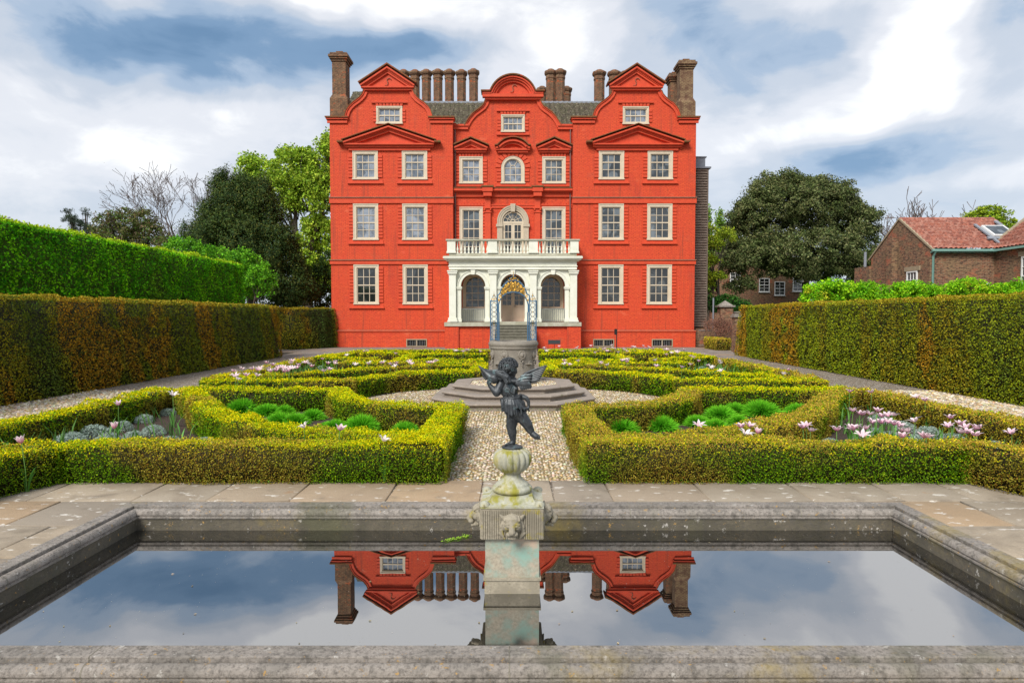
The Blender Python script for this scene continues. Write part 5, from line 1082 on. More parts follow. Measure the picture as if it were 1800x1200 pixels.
tag(leaf_obj('fallen_petals', pp, np.tile((0, 0, 1.), (len(pp), 1)), .016, vary(np.tile((.34, .27, .16), (len(pp), 1)), .4), M['leaf'], None, .6, .03), 'a few small brown leaves and petals floating on the dark pool', 'leaves', kind='stuff')
# ================================================================ PEDESTAL
PX, PYc = -.012, 3.80
PED = empty('pedestal', (PX, PYc, 0), label='lichened stone pedestal with fluted bulb and carved animal masks standing in the pool', cat='pedestal')
M['pedst'] = stone('algae_stained_stone', (.52, .52, .42), (.36, .34, .24), .8, 5, .5, spots=[((.40, .32, .05), 8, .48, .74), ((.20, .21, .06), 6.5, .56, .72), ((.10, .09, .06), 16, .60, .72)], fine=70, bd=.006, streak=((.27, .25, .03), 16, .46, .66))
M['pedblock'] = stone('combed_grey_stone', (.40, .35, .26), (.25, .22, .16), .85, 8, .5, spots=[((.34, .28, .05), 9, .56, .66), ((.12, .11, .07), 14, .6, .72)], fine=80, bd=.005)
M['pedshaft'] = stone('streaked_shaft_stone', (.44, .38, .28), (.30, .34, .28), .6, 7, .25, spots=[((.24, .38, .31), 7, .44, .68), ((.46, .34, .25), 6, .52, .70), ((.20, .18, .12), 4.5, .54, .70), ((.22, .25, .05), 10, .62, .76)], fine=60, bd=.004)
w = MB(); w.box(-.152, .152, -.152, .152, -.2, .568); w.build('shaft', M['pedshaft'], PED)
w = MB(); w.box(-.156, .156, -.156, .156, -.2, .326); w.box(-.163, .163, -.163, .163, .327, .342); w.build('shaft_foot', M['pedblock'], PED)
hb = .178; z0, z1 = .569, .741; w = MB()
w.box(-hb+.004, hb-.004, -hb+.004, hb-.004, z0, z1); nf = 28          # combed block: narrow vertical ribs on each face
for i in range(nf):
    x = -hb+.004+(2*hb-.008)*(i+.5)/nf; q = .0036
    w.box(x-q, x+q, -hb-.002, -hb+.0035, z0+.001, z1-.008); w.box(x-q, x+q, hb-.0035, hb, z0+.001, z1-.008); w.box(-hb-.002, -hb+.0035, x-q, x+q, z0+.001, z1-.008); w.box(hb-.0035, hb, x-q, x+q, z0+.001, z1-.008)
w.build('block', M['pedblock'], PED)
w = MB(); vs = []; fs = []; pr = [(hb, z1+.001), (hb, z1+.012), (.150, z1+.018), (.128, z1+.030), (.118, z1+.045), (.116, z1+.052), (.0, z1+.052)]
for r_, z in pr: vs += [(-r_, -r_, z), (r_, -r_, z), (r_, r_, z), (-r_, r_, z)]
for k in range(len(pr)-1): fs += [(k*4+i, k*4+(i+1) % 4, k*4+4+(i+1) % 4, k*4+4+i) for i in range(4)]
w.add(vs, fs); w.build('block_top', M['pedst'], PED)
for sx in (-1, 1):
    for sy in (-1, 1): w = MB(); w.lathe([(.030, z1+.0125), (.026, z1+.03), (.012, z1+.038), (.001, z1+.04)], 8); o = w.build('corner_knob', M['pedst'], PED); o.location = (sx*.155, sy*.155, 0)
zb = z1+.052
w = MB(); w.lathe([(.095, zb), (.108, zb+.004), (.116, zb+.014), (.117, zb+.026), (.108, zb+.036), (.098, zb+.040), (.098, zb+.045), (.088, zb+.055), (.068, zb+.070), (.054, zb+.086), (.049, zb+.100), (.050, zb+.108)], 48)
w.build('pedestal_foot', M['pedst'], PED)
w = MB(); bz = zb+.109; bp_ = [(.049, bz), (.060, bz+.008), (.085, bz+.024), (.106, bz+.050), (.114, bz+.078), (.113, bz+.102), (.102, bz+.124), (.084, bz+.138), (.062, bz+.146), (.05, bz+.148)]
w.lathe(bp_, 144, lobes=(17, .15, 1, 8)); w.build('fluted_bulb', M['pedst'], PED); ztop = bz+.148
def organic(mb, name, mat, parent, vox, smooth=4, fac=.6):
    o = mb.build(name, mat, parent, fixn=True); r = o.modifiers.new('r', 'REMESH'); r.mode = 'VOXEL'; r.voxel_size = vox; r.use_smooth_shade = True
    s_ = o.modifiers.new('s', 'SMOOTH'); s_.iterations = smooth; s_.factor = fac; return o
# carved animal mask, facing -Y
def mask_mb():
    m = MB(); e = m.ell
    e((0, .0, .005), (.058, .040, .060)); e((0, -.018, .030), (.046, .034, .034)); e((-.026, -.026, .0), (.026, .022, .024)); e((.026, -.026, .0), (.026, .022, .024))
    m.cap((0, -.03, .03), (0, -.066, -.020), .018, .019); e((0, -.068, -.020), (.021, .016, .013)); e((-.017, -.056, -.033), (.018, .018, .013)); e((.017, -.056, -.033), (.018, .018, .013))
    m.cap((-.014, -.048, -.056), (.014, -.048, -.056), .011, .011); e((0, -.03, -.052), (.026, .030, .016))
    for s_ in (-1, 1):
        m.cap((s_*.012, -.046, .022), (s_*.038, -.040, .014), .008, .007); e((s_*.024, -.046, .006), (.010, .007, .006))
        m.cap((s_*.048, .0, .040), (s_*.066, -.006, .058), .014, .006); m.cap((s_*.052, .006, .034), (s_*.064, .0, .05), .012, .006)
        for k in range(5): a = .95-.42*k; m.cap((s_*(.050+.004*k), .004, .018-.016*k), (s_*(.066-.006*k), -.002, -.012-.016*k), .011, .005)
        for k in range(3): m.cap((s_*(.012+.012*k), -.010, .062-.004*k), (s_*(.014+.014*k), -.038, .042-.003*k), .006, .004)
    m.cap((0, -.01, .066), (0, -.046, .040), .006, .004)
    return m
m0 = organic(mask_mb(), 'animal_mask', M['pedblock'], PED, .0024, 3, .5)
m0.location = (0, -hb-.008, .652)
for k, (x, y, a) in enumerate(((hb+.006, 0, 90), (-hb-.006, 0, -90), (0, hb+.006, 180))): dup(m0, PED, (x, y, .656), R(a))
# ================================================================ CHERUB STATUE
CH = empty('cherub_statue', (PX, PYc, ztop), label='dark bronze winged cherub balancing on one foot and holding a fish, atop the pedestal', cat='statue')
def bronze():
    m, nt, b, o = new_mat('patinated_bronze'); t = NT(nt)
    c = t.mix(t.step(t.noise(20, 5, .6), .4, .65), (.042, .047, .052), (.078, .086, .09)); g = t.n('ShaderNodeNewGeometry'); sp = t.n('ShaderNodeSeparateXYZ'); t.L(t.co, sp.inputs[0])
    c = t.mix(t.step(t.noise(14, 6, .65), .56, .72, 0, .6), c, (.20, .32, .33)); c = t.mix(t.step(t.noise(45, 5, .7), .55, .70, 0, .75), c, (.018, .017, .016))
    t.L(c, b.inputs['Base Color']); b.inputs['Roughness'].default_value = .5; b.inputs['Metallic'].default_value = .45; b.inputs['Specular IOR Level'].default_value = .7; t.bump(b, t.noise(120, 4, .6), .25, .003); return m
M['bronze'] = bronze(); KS = .000523
def K(x, y, d=0.0): return Vector(((x-508)*KS, d, (1068-y)*KS+.016))
def kc(m, a, b, ra, rb): m.cap(K(*a), K(*b), ra*KS, rb*KS, 12)
w = MB(); w.lathe([(.058, 0), (.062, .003), (.062, .008), (.045, .014), (.03, .020), (.001, .022)], 32); w.build('base_disc', M['bronze'], CH)
b = MB()
kc(b, (515, 740, .0), (498, 860, .0), 72, 60); kc(b, (498, 870, 0), (508, 930, .004), 54, 54); kc(b, (508, 930, .004), (518, 1015, .002), 52, 33); kc(b, (520, 1035, .004), (505, 1045, -.006), 30, 27); kc(b, (500, 1046, -.004), (440, 1058, -.018), 24, 15)
for i in range(5): kc(b, (452-6*i, 1056+i, -.012-.004*i), (428-4*i+8*(i > 3), 1062, -.018-.0042*i), 8, 6)
kc(b, (590, 720, .0), (680, 840, -.004), 76, 58); kc(b, (670, 830, -.004), (710, 900, .0), 56, 46); kc(b, (705, 890, 0), (728, 930, .004), 42, 32); kc(b, (735, 940, .0), (775, 965, -.020), 36, 34); kc(b, (768, 958, -.015), (795, 970, -.032), 34, 27)
for i in range(5): kc(b, (785+5*i, 958+7*i, -.036), (795+6*i, 956+8*i, -.050), 9, 7)
b.ell(K(545, 690, .0), (.050, .045, .042)); b.ell(K(500, 560, -.002), (.048, .042, .055)); b.ell(K(470, 440, -.002), (.056, .045, .058)); b.ell(K(455, 365, 0), (.056, .036, .030)); kc(b, (478, 350, 0), (500, 265, .0), 42, 38)
kc(b, (400, 345, -.015), (340, 470, -.035), 50, 46); kc(b, (335, 475, -.035), (265, 400, -.03), 45, 26); kc(b, (262, 395, -.03), (245, 360, -.028), 24, 22)
for i in range(4): kc(b, (250+9*i, 362-2*i, -.040), (235+8*i, 335-3*i, -.045+.002*i), 7.5, 6.5); kc(b, (235+8*i, 335-3*i, -.045), (240+9*i, 312-2*i, -.038), 6.5, 5.5)
kc(b, (262, 372, -.04), (285, 350, -.048), 9, 7)
kc(b, (520, 350, .03), (450, 400, .07), 44, 36); kc(b, (450, 400, .07), (330, 350, .055), 36, 24); kc(b, (330, 350, .05), (300, 330, .03), 22, 20)
# head with face turned to the right and down
b.ell(K(468, 205, .0), (.046, .046, .048)); b.ell(K(505, 235, .0), (.032, .034, .034)); kc(b, (520, 255, .0), (532, 262, .0), 26, 18)
b.ell(K(528, 240, .016), (.010, .012, .012)); b.ell(K(530, 243, -.016), (.012, .012, .012)); kc(b, (548, 238, 0), (562, 256, .0), 7, 9); kc(b, (545, 268, -.006), (545, 268, .006), 8, 8); kc(b, (540, 276, -.005), (540, 276, .005), 7, 7); b.ell(K(528, 292, 0), (.010, .012, .009)); kc(b, (535, 222, -.022), (545, 225, -.004), 6, 5)
organic(b, 'body', M['bronze'], CH, .0030, 3, .5)
h = MB(); rr2 = random.Random(5)
for i in range(330):
    ph = math.acos(1-rr2.random()*1.55); th = rr2.random()*6.28; d = Vector((math.sin(ph)*math.cos(th), math.sin(ph)*math.sin(th), math.cos(ph)))
    if d.x > .62 and d.z < .15: continue
    c = K(466, 200, 0)+Vector((d.x*.052, d.y*.052, d.z*.052)); t1 = d.cross(Vector((rr2.uniform(-1, 1), rr2.uniform(-1, 1), rr2.uniform(-1, 1)))).normalized(); t2 = d.cross(t1); r_ = rr2.uniform(.006, .011)
    h.tube([c+(t1*math.cos(a)+t2*math.sin(a))*r_*(1-a*.09)+d*.0015*a for a in [q*.9 for q in range(7)]], [.0032]*6+[.0015], 5)
h.ell(K(466, 200, 0), (.050, .050, .048)); h.build('hair', M['bronze'], CH)
# tunic: bodice folds, belt, skirt with flying folds
d = MB(); d.ell(K(478, 450, .0), (.054, .046, .060)); d.ell(K(502, 555, -.002), (.048, .042, .050))
for i in range(26):
    a = i/26*6.283; hem = 655+30*math.sin(2*a+1)+18*math.sin(5*a)+(95 if 4.2 < a < 5.0 else 0); ex = 1+.10*math.sin(3*a+.7)
    p0 = (502+82*math.cos(a), 540, .042*math.sin(a)); p1 = (512+112*math.cos(a)*ex, 600, .058*math.sin(a)*ex); p2 = (520+128*math.cos(a)*ex, hem, .066*math.sin(a)*ex)
    d.cap(K(*p0), K(*p1), .011, .0115); d.cap(K(*p1), K(*p2), .0115, .0085 if i % 2 else .0045)
for (a, b_, r0, r1) in [((395, 560, -.01), (400, 645, -.03), 24, 12), ((430, 560, -.04), (450, 690, -.05), 22, 12), ((480, 560, -.05), (500, 700, -.060), 16, 9), ((530, 560, -.05), (560, 720, -.060), 14, 9), ((560, 560, -.04), (640, 655, -.04), 20, 14), ((640, 650, -.04), (690, 650, -.03), 16, 8), ((600, 600, -.04), (610, 710, -.05), 16, 9),
                         ((430, 690, -.05), (505, 770, -.052), 10, 8), ((420, 600, -.035), (395, 648, -.035), 14, 8), ((570, 600, -.045), (530, 700, -.056), 10, 7), ((470, 620, -.055), (520, 690, -.06), 9, 6), ((430, 420, -.04), (450, 520, -.042), 8, 6), ((500, 390, -.045), (470, 470, -.046), 8, 6), ((540, 430, -.038), (520, 520, -.042), 8, 6), ((470, 470, -.046), (500, 520, -.044), 7, 6), ((450, 430, -.046), (520, 480, -.05), 8, 6), ((420, 350, -.02), (560, 430, -.035), 16, 12)]:
    kc(d, a, b_, r0, r1)
for i in range(14):
    a0, a1 = i/14*6.283, (i+1)/14*6.283; d.cap(K(505+100*math.cos(a0), 535-10*math.cos(a0), .050*math.sin(a0)), K(505+100*math.cos(a1), 535-10*math.cos(a1), .050*math.sin(a1)), .007, .007)
kc(d, (590, 505, -.03), (600, 495, -.035), 16, 14)
organic(d, 'tunic', M['bronze'], CH, .0026, 2, .45)
# tail of drapery curling out at the right
t_ = MB(); pts = [(585, 535, .0), (620, 522, -.01), (660, 535, -.015), (688, 575, -.015), (692, 625, -.015), (680, 655, -.02), (700, 682, -.024)]
for p, q, ra, rb in zip(pts[:-1], pts[1:], (34, 36, 32, 26, 20, 16), (36, 32, 26, 20, 16, 9)): kc(t_, p, q, ra*.8, rb*.8)
kc(t_, (675, 650, -.02), (615, 640, -.03), 14, 8); kc(t_, (690, 640, -.02), (640, 690, -.03), 12, 6); organic(t_, 'drapery_tail', M['bronze'], CH, .0026, 2, .45)
# fish held against the chest
f = MB(); fp = [(150, 192, -.02, 12), (185, 225, -.022, 20), (225, 265, -.025, 34), (270, 300, -.03, 50), (315, 315, -.03, 58), (350, 300, -.022, 50), (375, 280, -.01, 38)]
for p, q in zip(fp[:-1], fp[1:]): kc(f, p[:3], q[:3], p[3], q[3])
kc(f, (150, 190, -.02), (132, 184, -.012), 12, 6); kc(f, (165, 200, -.02), (255, 345, -.022), 8, 12); kc(f, (190, 215, -.02), (300, 240, -.02), 8, 14); kc(f, (300, 235, -.02), (345, 232, -.02), 14, 20); kc(f, (180, 270, -.02), (215, 330, -.022), 10, 12); kc(f, (160, 215, -.015), (190, 300, -.02), 7, 10)
organic(f, 'fish', M['bronze'], CH, .0026, 2, .45)
# wings: overlapping feathers on a curved arm
def feather(m, base, dirv, L, wd, nrm, th=.0022):
    dirv = dirv.normalized(); sd_ = nrm.cross(dirv).normalized(); vs = []; n = 9
    for i in range(n):
        t = i/(n-1); wj = wd*(math.sin(math.pi*min(1, .16+.80*t))**.55); c = base+dirv*L*t+nrm*.006*math.sin(t*2.4)
        vs += [c-sd_*wj+nrm*0, c+nrm*th*1.6, c+sd_*wj, c-nrm*th]
    fs = []
    for i in range(n-1):
        a = i*4; b_ = a+4; fs += [(a+k, a+(k+1) % 4, b_+(k+1) % 4, b_+k) for k in range(4)]
    fs += [(0, 3, 2, 1), tuple(4*(n-1)+k for k in range(4))]; m.add(vs, fs, None, False)
def wing(name, arm, tips, d0, cov, nrm):
    m = MB(); nn = Vector(nrm).normalized()
    for i, (bx, by, tx, ty) in enumerate(tips):
        p = K(bx, by, d0+.004-.0012*i); q = K(tx, ty, d0-.0012*i); feather(m, p, q-p, (q-p).length, 20*KS, nn)
    for i, (bx, by, tx, ty) in enumerate(cov):
        p = K(bx, by, d0-.012-.0003*i); q = K(tx, ty, d0-.010-.0003*i); feather(m, p, q-p, (q-p).length, 20*KS, nn)
    for a, b_, ra, rb in arm: kc(m, (*a, d0-.004), (*b_, d0-.004), ra, rb)
    return m.build(name, M['bronze'], CH)
tips = [(640+8*i, 270+14*i, 893-13*i, 178+24*i) for i in range(7)]
cov = [(600+12*j, 300-2*j+24*i, 690+12*j-6*i, 270+34*i) for i in range(5) for j in range(0, 4)]+[(590+25*i, 380+4*i, 620+24*i, 445-6*i) for i in range(5)]+[(560+22*i, 340+3*i, 590+26*i, 395+2*i) for i in range(6)]
wing('wing', [((490, 345), (560, 350), 22, 24), ((560, 350), (610, 320), 26, 22), ((610, 320), (650, 262), 22, 15), ((650, 262), (870, 176), 14, 7), ((560, 370), (650, 400), 26, 36), ((640, 330), (690, 380), 30, 30)], tips, -.030, cov, (.1, -1, .1))
tips = [(340+16*i, 240+8*i, 372+16*i, 330-4*i+10*(i % 2)) for i in range(7)]; cov = [(330+18*i, 232+8*i, 352+18*i, 282+6*i) for i in range(7)]+[(400+12*i, 260+22*i, 432+8*i, 330+14*i) for i in range(4)]
wing('wing', [((480, 345), (455, 290), 20, 22), ((455, 290), (410, 240), 24, 18), ((410, 240), (335, 235), 18, 12), ((440, 300), (430, 330), 22, 18)], tips, -.052, cov, (-.1, -1, .1))
# ================================================================ STONE WELL
WX, WY = -.02, 14.42
WELL = empty('stone_well', (WX, WY, 0), label='carved stone well head on three octagonal steps at the centre of the knot garden', cat='well')
M['wellstep'] = stone('worn_step_stone', (.36, .30, .245), (.27, .23, .19), .85, 3, .5, spots=[((.13, .12, .07), 5, .6, .72), ((.44, .38, .30), 4, .6, .7)], fine=50); M['wellhead'] = stone('carved_well_stone', (.31, .28, .23), (.24, .21, .175), .85, 4, .5, spots=[((.17, .15, .11), 6, .56, .68)], fine=45)
def octo(ax, ay): s_ = .50; return [(ax*s_, -ay), (ax, -ay*.5), (ax, ay*.5), (ax*s_, ay), (-ax*s_, ay), (-ax, ay*.5), (-ax, -ay*.5), (-ax*s_, -ay)]
def octstep(name, ax, ay, z0, z1, mat, hole=None):
    m = MB(); pr = [(.055, z0), (.055, z1-.060), (.02, z1-.052), (.003, z1-.034), (.0, z1-.02), (.008, z1-.006), (.022, z1)]; vs = []
    for ins, z in pr: vs += [(x, y, z) for x, y in octo(ax-ins, ay-ins)]
    fs = [(k*8+i, k*8+(i+1) % 8, k*8+8+(i+1) % 8, k*8+8+i) for k in range(len(pr)-1) for i in range(8)]
    vs2 = [(x, y, z1) for x, y in octo(ax-.36, ay-.36)]; b0 = len(vs); vs += vs2; k = len(pr)-1
    fs += [(k*8+i, k*8+(i+1) % 8, b0+(i+1) % 8, b0+i) for i in range(8)]; vs += [(x, y, z1-.02) for x, y in octo(ax-.36, ay-.36)]; fs += [(b0+i, b0+(i+1) % 8, b0+8+(i+1) % 8, b0+8+i) for i in range(8)]; fs.append(tuple(range(b0+8, b0+16)))
    m.add(vs, fs); return m.build(name, mat, WELL)
octstep('step', 1.70, 1.93, -.03, .13, M['wellstep']); octstep('step', 1.50, 1.58, .105, .245, M['wellstep']); octstep('step', 1.30, 1.26, .22, .36, M['wellstep'])
g = scat(-.95, .95, -.92, .92, .045); g = g[(np.abs(g[:, 0])*.62+np.abs(g[:, 1])*.62 < .92)]; o = pebbles('cobbles', g, .025, z=.338); o.parent = WELL; o['label'] = 'cobbles set in the well platform'
w = MB(); w.lathe([(.52, .36), (.52, .42), (.47, .45), (.462, .5), (.475, .9), (.505, 1.09), (.505, 1.10), (.53, 1.11), (.53, 1.135), (.515, 1.15), (.545, 1.175), (.55, 1.20), (.55, 1.225), (.53, 1.25), (.525, 1.27), (.40, 1.27), (.39, .8)], 64, cap=False)
w.box(-.4, .4, -.4, .4, .78, .80); w.build('well_head', M['wellhead'], WELL)
def relief(k):
    m = MB(); rr_ = random.Random(k)
    m.ell((0, 0, 0), (.062, .03, .075)); m.ell((0, -.018, -.01), (.04, .025, .045)); m.ell((0, -.035, -.015), (.012, .014, .02))
    for i in range(15): a = i/15*6.283; m.ell((math.cos(a)*.07, -.005, math.sin(a)*.085+.005), (.022, .02, .024))
    for i in range(7): m.ell((rr_.uniform(-.03, .03), -.005, -.11-.022*i), (.022-.002*i, .018, .018))
    return m
r0 = organic(relief(1), 'carved_mask', M['wellhead'], WELL, .006, 2, .5); m_ = MB()
for i in range(8):
    a = 360/8*i+22; x, y = .492*math.cos(R(a)), .492*math.sin(R(a)); o = r0 if i == 0 else dup(r0, WELL); o.location = (x, y, .985); o.rotation_euler = (0, 0, R(a+90))
ro = MB(); ro.lathe([(.045, 0), (.05, .012), (.04, .02), (.03, .012), (.018, .012), (.012, .022), (.001, .022)], 16, Matrix.Rotation(R(90), 4, 'X')); r1 = ro.build('roundel', M['wellhead'], WELL)
for i in range(8):
    a = 360/8*i+47; x, y = .480*math.cos(R(a)), .480*math.sin(R(a)); o = r1 if i == 0 else dup(r1, WELL); o.location = (x, y, .80); o.rotation_euler = (0, 0, R(a+90))
# gilded ironwork over the well
IR = empty('iron_overthrow', (WX, WY, 1.27), label='blue and gold wrought iron arch with side panels rising from the well head rim', cat='ironwork')
def Wp(x, z, y=0.0): return (x, y, z-1.27)
for s_ in (-1, 1):
    m = MB()
    m.tube([Wp(s_*.50, 1.27), Wp(s_*.50, 2.16)], .014, 6); m.tube([Wp(s_*.352, 1.27), Wp(s_*.352, 2.16), ], .013, 6); m.tube([Wp(s_*.50, 2.14), Wp(s_*.352, 2.14)], .013, 6); m.tube([Wp(s_*.50, 1.30), Wp(s_*.352, 1.30)], .013, 6)
    m.tube([Wp(s_*.318, 1.27, -.01), Wp(s_*.318, 1.9, -.01)], .015, 6)
    for k in range(8):
        zc = 1.355+.1*k; m.tube([Wp(s_*(.426+.048*math.cos(a)), zc+.048*math.sin(a)) for a in [i*math.pi/7 for i in range(15)]], .0065, 5)
        for sg in (-1, 1): m.tube([Wp(s_*(.426+sg*.048), zc), Wp(s_*(.426+sg*.07), zc+.0)], .006, 4)
    m.build('side_panel', M['blueiron'], IR)
m = MB()
for s_ in (-1, 1):
    m.tube([Wp(s_*.352, 2.14), Wp(s_*.352, 2.27), Wp(s_*.325, 2.285), Wp(s_*.30, 2.30), Wp(s_*.265, 2.40), Wp(s_*.21, 2.49), Wp(s_*.13, 2.565), Wp(s_*.06, 2.595), Wp(0, 2.60)], .015, 6)
    m.tube([Wp(s_*.328, 1.9), Wp(s_*.328, 2.06), Wp(s_*.30, 2.16), Wp(s_*.24, 2.25), Wp(s_*.14, 2.32), Wp(0, 2.345)], .014, 6)
m.build('arch', M['blueiron'], IR)
m = MB(); rg = random.Random(3)
def scroll(cx, cz, r, a0, dr, turns=1.4, th=.0085):
    m.tube([Wp(cx+r*(1-.7*t)*math.cos(a0+dr*t*turns*6.283), cz+r*(1-.7*t)*math.sin(a0+dr*t*turns*6.283), -.012) for t in [i/16 for i in range(17)]], th, 5)
for s_ in (-1, 1):
    for (x, z, r, a) in [(.10, 2.47, .055, 0), (.175, 2.41, .055, 1), (.24, 2.33, .05, 2), (.09, 2.39, .04, 3), (.29, 2.24, .035, 1), (.16, 2.48, .032, 4), (.23, 2.41, .03, 2), (.17, 2.34, .03, 0), (.045, 2.54, .03, 1), (.11, 2.535, .022, 3), (.318, 2.17, .022, 3)]: scroll(s_*x, z, r, a if s_ > 0 else math.pi-a, s_)
for r in (.07, .05): m.tube([Wp(r*.8*math.cos(a), 2.45+r*1.25*math.sin(a), -.014) for a in [i*math.pi/9 for i in range(19)]], .009, 5)
m.ell(Wp(0, 2.45, -.012), (.022, .012, .04)); m.build('gilded_scrollwork', M['gold'], IR)
m = MB()
for s_ in (-1, 1):
    for k in range(9): m.ell(Wp(s_*.426, 1.305+.1*k), (.013, .013, .013), 8)
    m.tube([Wp(s_*.426, 2.15), Wp(s_*.426, 2.36)], [.009, .003], 5); m.ell(Wp(s_*.426, 2.27), (.014, .01, .022), 8)
    for k in (-1, 1): scroll(s_*.426+k*.035, 2.19, .025, 0, k, 1.0, .006)
m.tube([Wp(0, 2.6), Wp(0, 2.80)], [.012, .005], 6); m.ell(Wp(0, 2.69), (.012, .012, .03), 8)
for k in (-1, 1): scroll(k*.045, 2.63, .032, 0, k, 1.0, .007); scroll(k*.10, 2.60, .02, 0, k, 1.0, .006)
m.build('finial', M['gold'], IR)
m = MB()
for s_ in (-1, 1):
    m.tube([Wp(s_*.426, 2.30), Wp(s_*(.426-.05), 2.20), Wp(s_*(.426-.06), 2.15)], .006, 5); m.tube([Wp(s_*.426, 2.30), Wp(s_*(.426+.05), 2.20), Wp(s_*(.426+.06), 2.15)], .006, 5)
for k in (-1, 1): m.tube([Wp(0, 2.72), Wp(k*.03, 2.67), Wp(k*.08, 2.64), Wp(k*.10, 2.60)], .008, 5)
m.build('finial_bracket', M['blueiron'], IR)
# small black signs before the palace
p = G(973, 613, 0); SG = empty('plant_sign', (p.x, 35.4, 0), label='low black plate sign on a thin stem before the portico base, right of the stairs', cat='sign'); w = MB(); w.tube([(0, 0, 0), (0, 0, .28)], .015, 6); w.build('stem', M['black'], SG); w = MB(); w.add([(-.33, -.02, .30), (.33, -.02, .30), (.33, .03, .52), (-.33, .03, .52), (-.33, .01, .29), (.33, .01, .29), (.33, .06, .51), (-.33, .06, .51)], [(0, 1, 2, 3), (7, 6, 5, 4), (0, 4, 5, 1), (1, 5, 6, 2), (2, 6, 7, 3), (3, 7, 4, 0)]); w.build('plate', M['black'], SG)
x = P(1084, 600, 36.2).x; SG = empty('marker_post', (x, 36.2, 0), label='thin black post with a small box head before the right palace wing', cat='post'); w = MB(); w.box(-.022, .022, -.022, .022, 0, .98); w.build('post', M['black'], SG); w = MB(); w.box(-.13, .02, -.06, .05, .78, 1.1); w.box(-.10, -.01, -.065, -.0601, .82, 1.06); w.build('box_head', M['black'], SG)
# ================================================================ TREES AND BACKGROUND
def limbs(mb, base, d, L, r, depth, rng, up=.15, spread=.55, shrink=.72, nk=(2, 3), minr=.008, tips=None):
    n = 3; pts = [Vector(base)]; dd = Vector(d).normalized()
    for i in range(n):
        dd = (dd+Vector((rng.uniform(-1, 1), rng.uniform(-1, 1), rng.uniform(-.6, 1)))*.13+Vector((0, 0, up*.2))).normalized(); pts.append(pts[-1]+dd*L/n)
    r1 = max(minr, r*.68); mb.tube(pts, [r+(r1-r)*i/n for i in range(n+1)], 6 if r > .08 else (4 if r > .03 else 3), cap=False)
    if tips is not None and depth <= 2: tips += [tuple(pts[-1]), tuple(pts[-2])]
    if depth == 0: return
    for k in range(rng.randint(*nk)):
        a = dd.orthogonal().normalized(); a.rotate(Matrix.Rotation(rng.uniform(0, 6.28), 3, dd)); s_ = spread*rng.uniform(.5, 1.25); nd = (dd*math.cos(s_)+a*math.sin(s_)+Vector((0, 0, up*.5))).normalized()
        limbs(mb, pts[-1] if k < 2 else pts[-2], nd, L*shrink*rng.uniform(.75, 1.15), r1*rng.uniform(.6, .85), depth-1, rng, up, spread, shrink, nk, minr, tips)
def bare_tree(name, loc, h, seed, label, cat='tree', depth=6, lean=(0, 0), r=.2, nk=(2, 3), spread=.5, minr=.012, mat='palebark', trunk=.3, buds=None, grp=None, up=.15):
    rng = random.Random(seed); root = empty(name, loc, label=label, cat=cat, group=grp); mb = MB(); t = h*trunk
    mb.tube([(0, 0, 0), (lean[0]*.3, lean[1]*.3, t*.5), (lean[0]*.6, 0, t)], [r*1.25, r, r*.85], 8); mb.build('trunk', M[mat], root)
    mb = MB(); tips = []
    for k in range(4):
        a = k*1.57+rng.uniform(-.5, .5); s_ = rng.uniform(.3, 1.1); limbs(mb, (lean[0]*.6, 0, t*.92), (math.cos(a)*s_+lean[0]*.15, math.sin(a)*s_, 1), h*.23*rng.uniform(.85, 1.1), r*.55, depth-1, rng, up, spread, .77, nk, minr, tips)
    mb.build('branches', M[mat], root, fixn=False)
    if buds: T = np.array(tips); T = T[RNG.integers(0, len(T), buds[0])]+RNG.normal(size=(buds[0], 3))*buds[3]; leaf_obj('leaves', T, RNG.normal(size=T.shape), buds[1], vary(np.tile(buds[2], (len(T), 1)), .3), M['leaf'], root, .6, 1.0)
    return root
def crown_pts(lobes, nclump, nleaf, rc, seed, shell=.75, flatz=.8, low=-.6):
    """clumps of leaves spread through and over a set of ellipsoid lobes"""
    rng = np.random.default_rng(seed); vol = np.array([l[3]*l[4]*l[5] for l in lobes])**.75; pk = rng.choice(len(lobes), nclump, p=vol/vol.sum()); Lb = np.array(lobes)[pk]
    d = unit(rng.normal(size=(nclump, 3))); d[:, 2] = np.where(d[:, 2] < low, -d[:, 2], d[:, 2]); rad = shell+(1-shell)*rng.random(nclump); rad = np.where(rng.random(nclump) < .22, rad*rng.random(nclump), rad)
    cc = Lb[:, :3]+d*rad[:, None]*Lb[:, 3:6]; rs = rc*(.55+.9*rng.random(nclump)); n = nclump*nleaf; q = unit(rng.normal(size=(n, 3)))*(rng.random(n)**.5)[:, None]; q[:, 2] *= flatz
    p = np.repeat(cc, nleaf, axis=0)+q*np.repeat(rs, nleaf)[:, None]; nr = unit(q+np.repeat(d, nleaf, axis=0)*.8+np.array([[0, 0, .35]])); return p, nr, np.repeat(rng.random(nclump), nleaf)
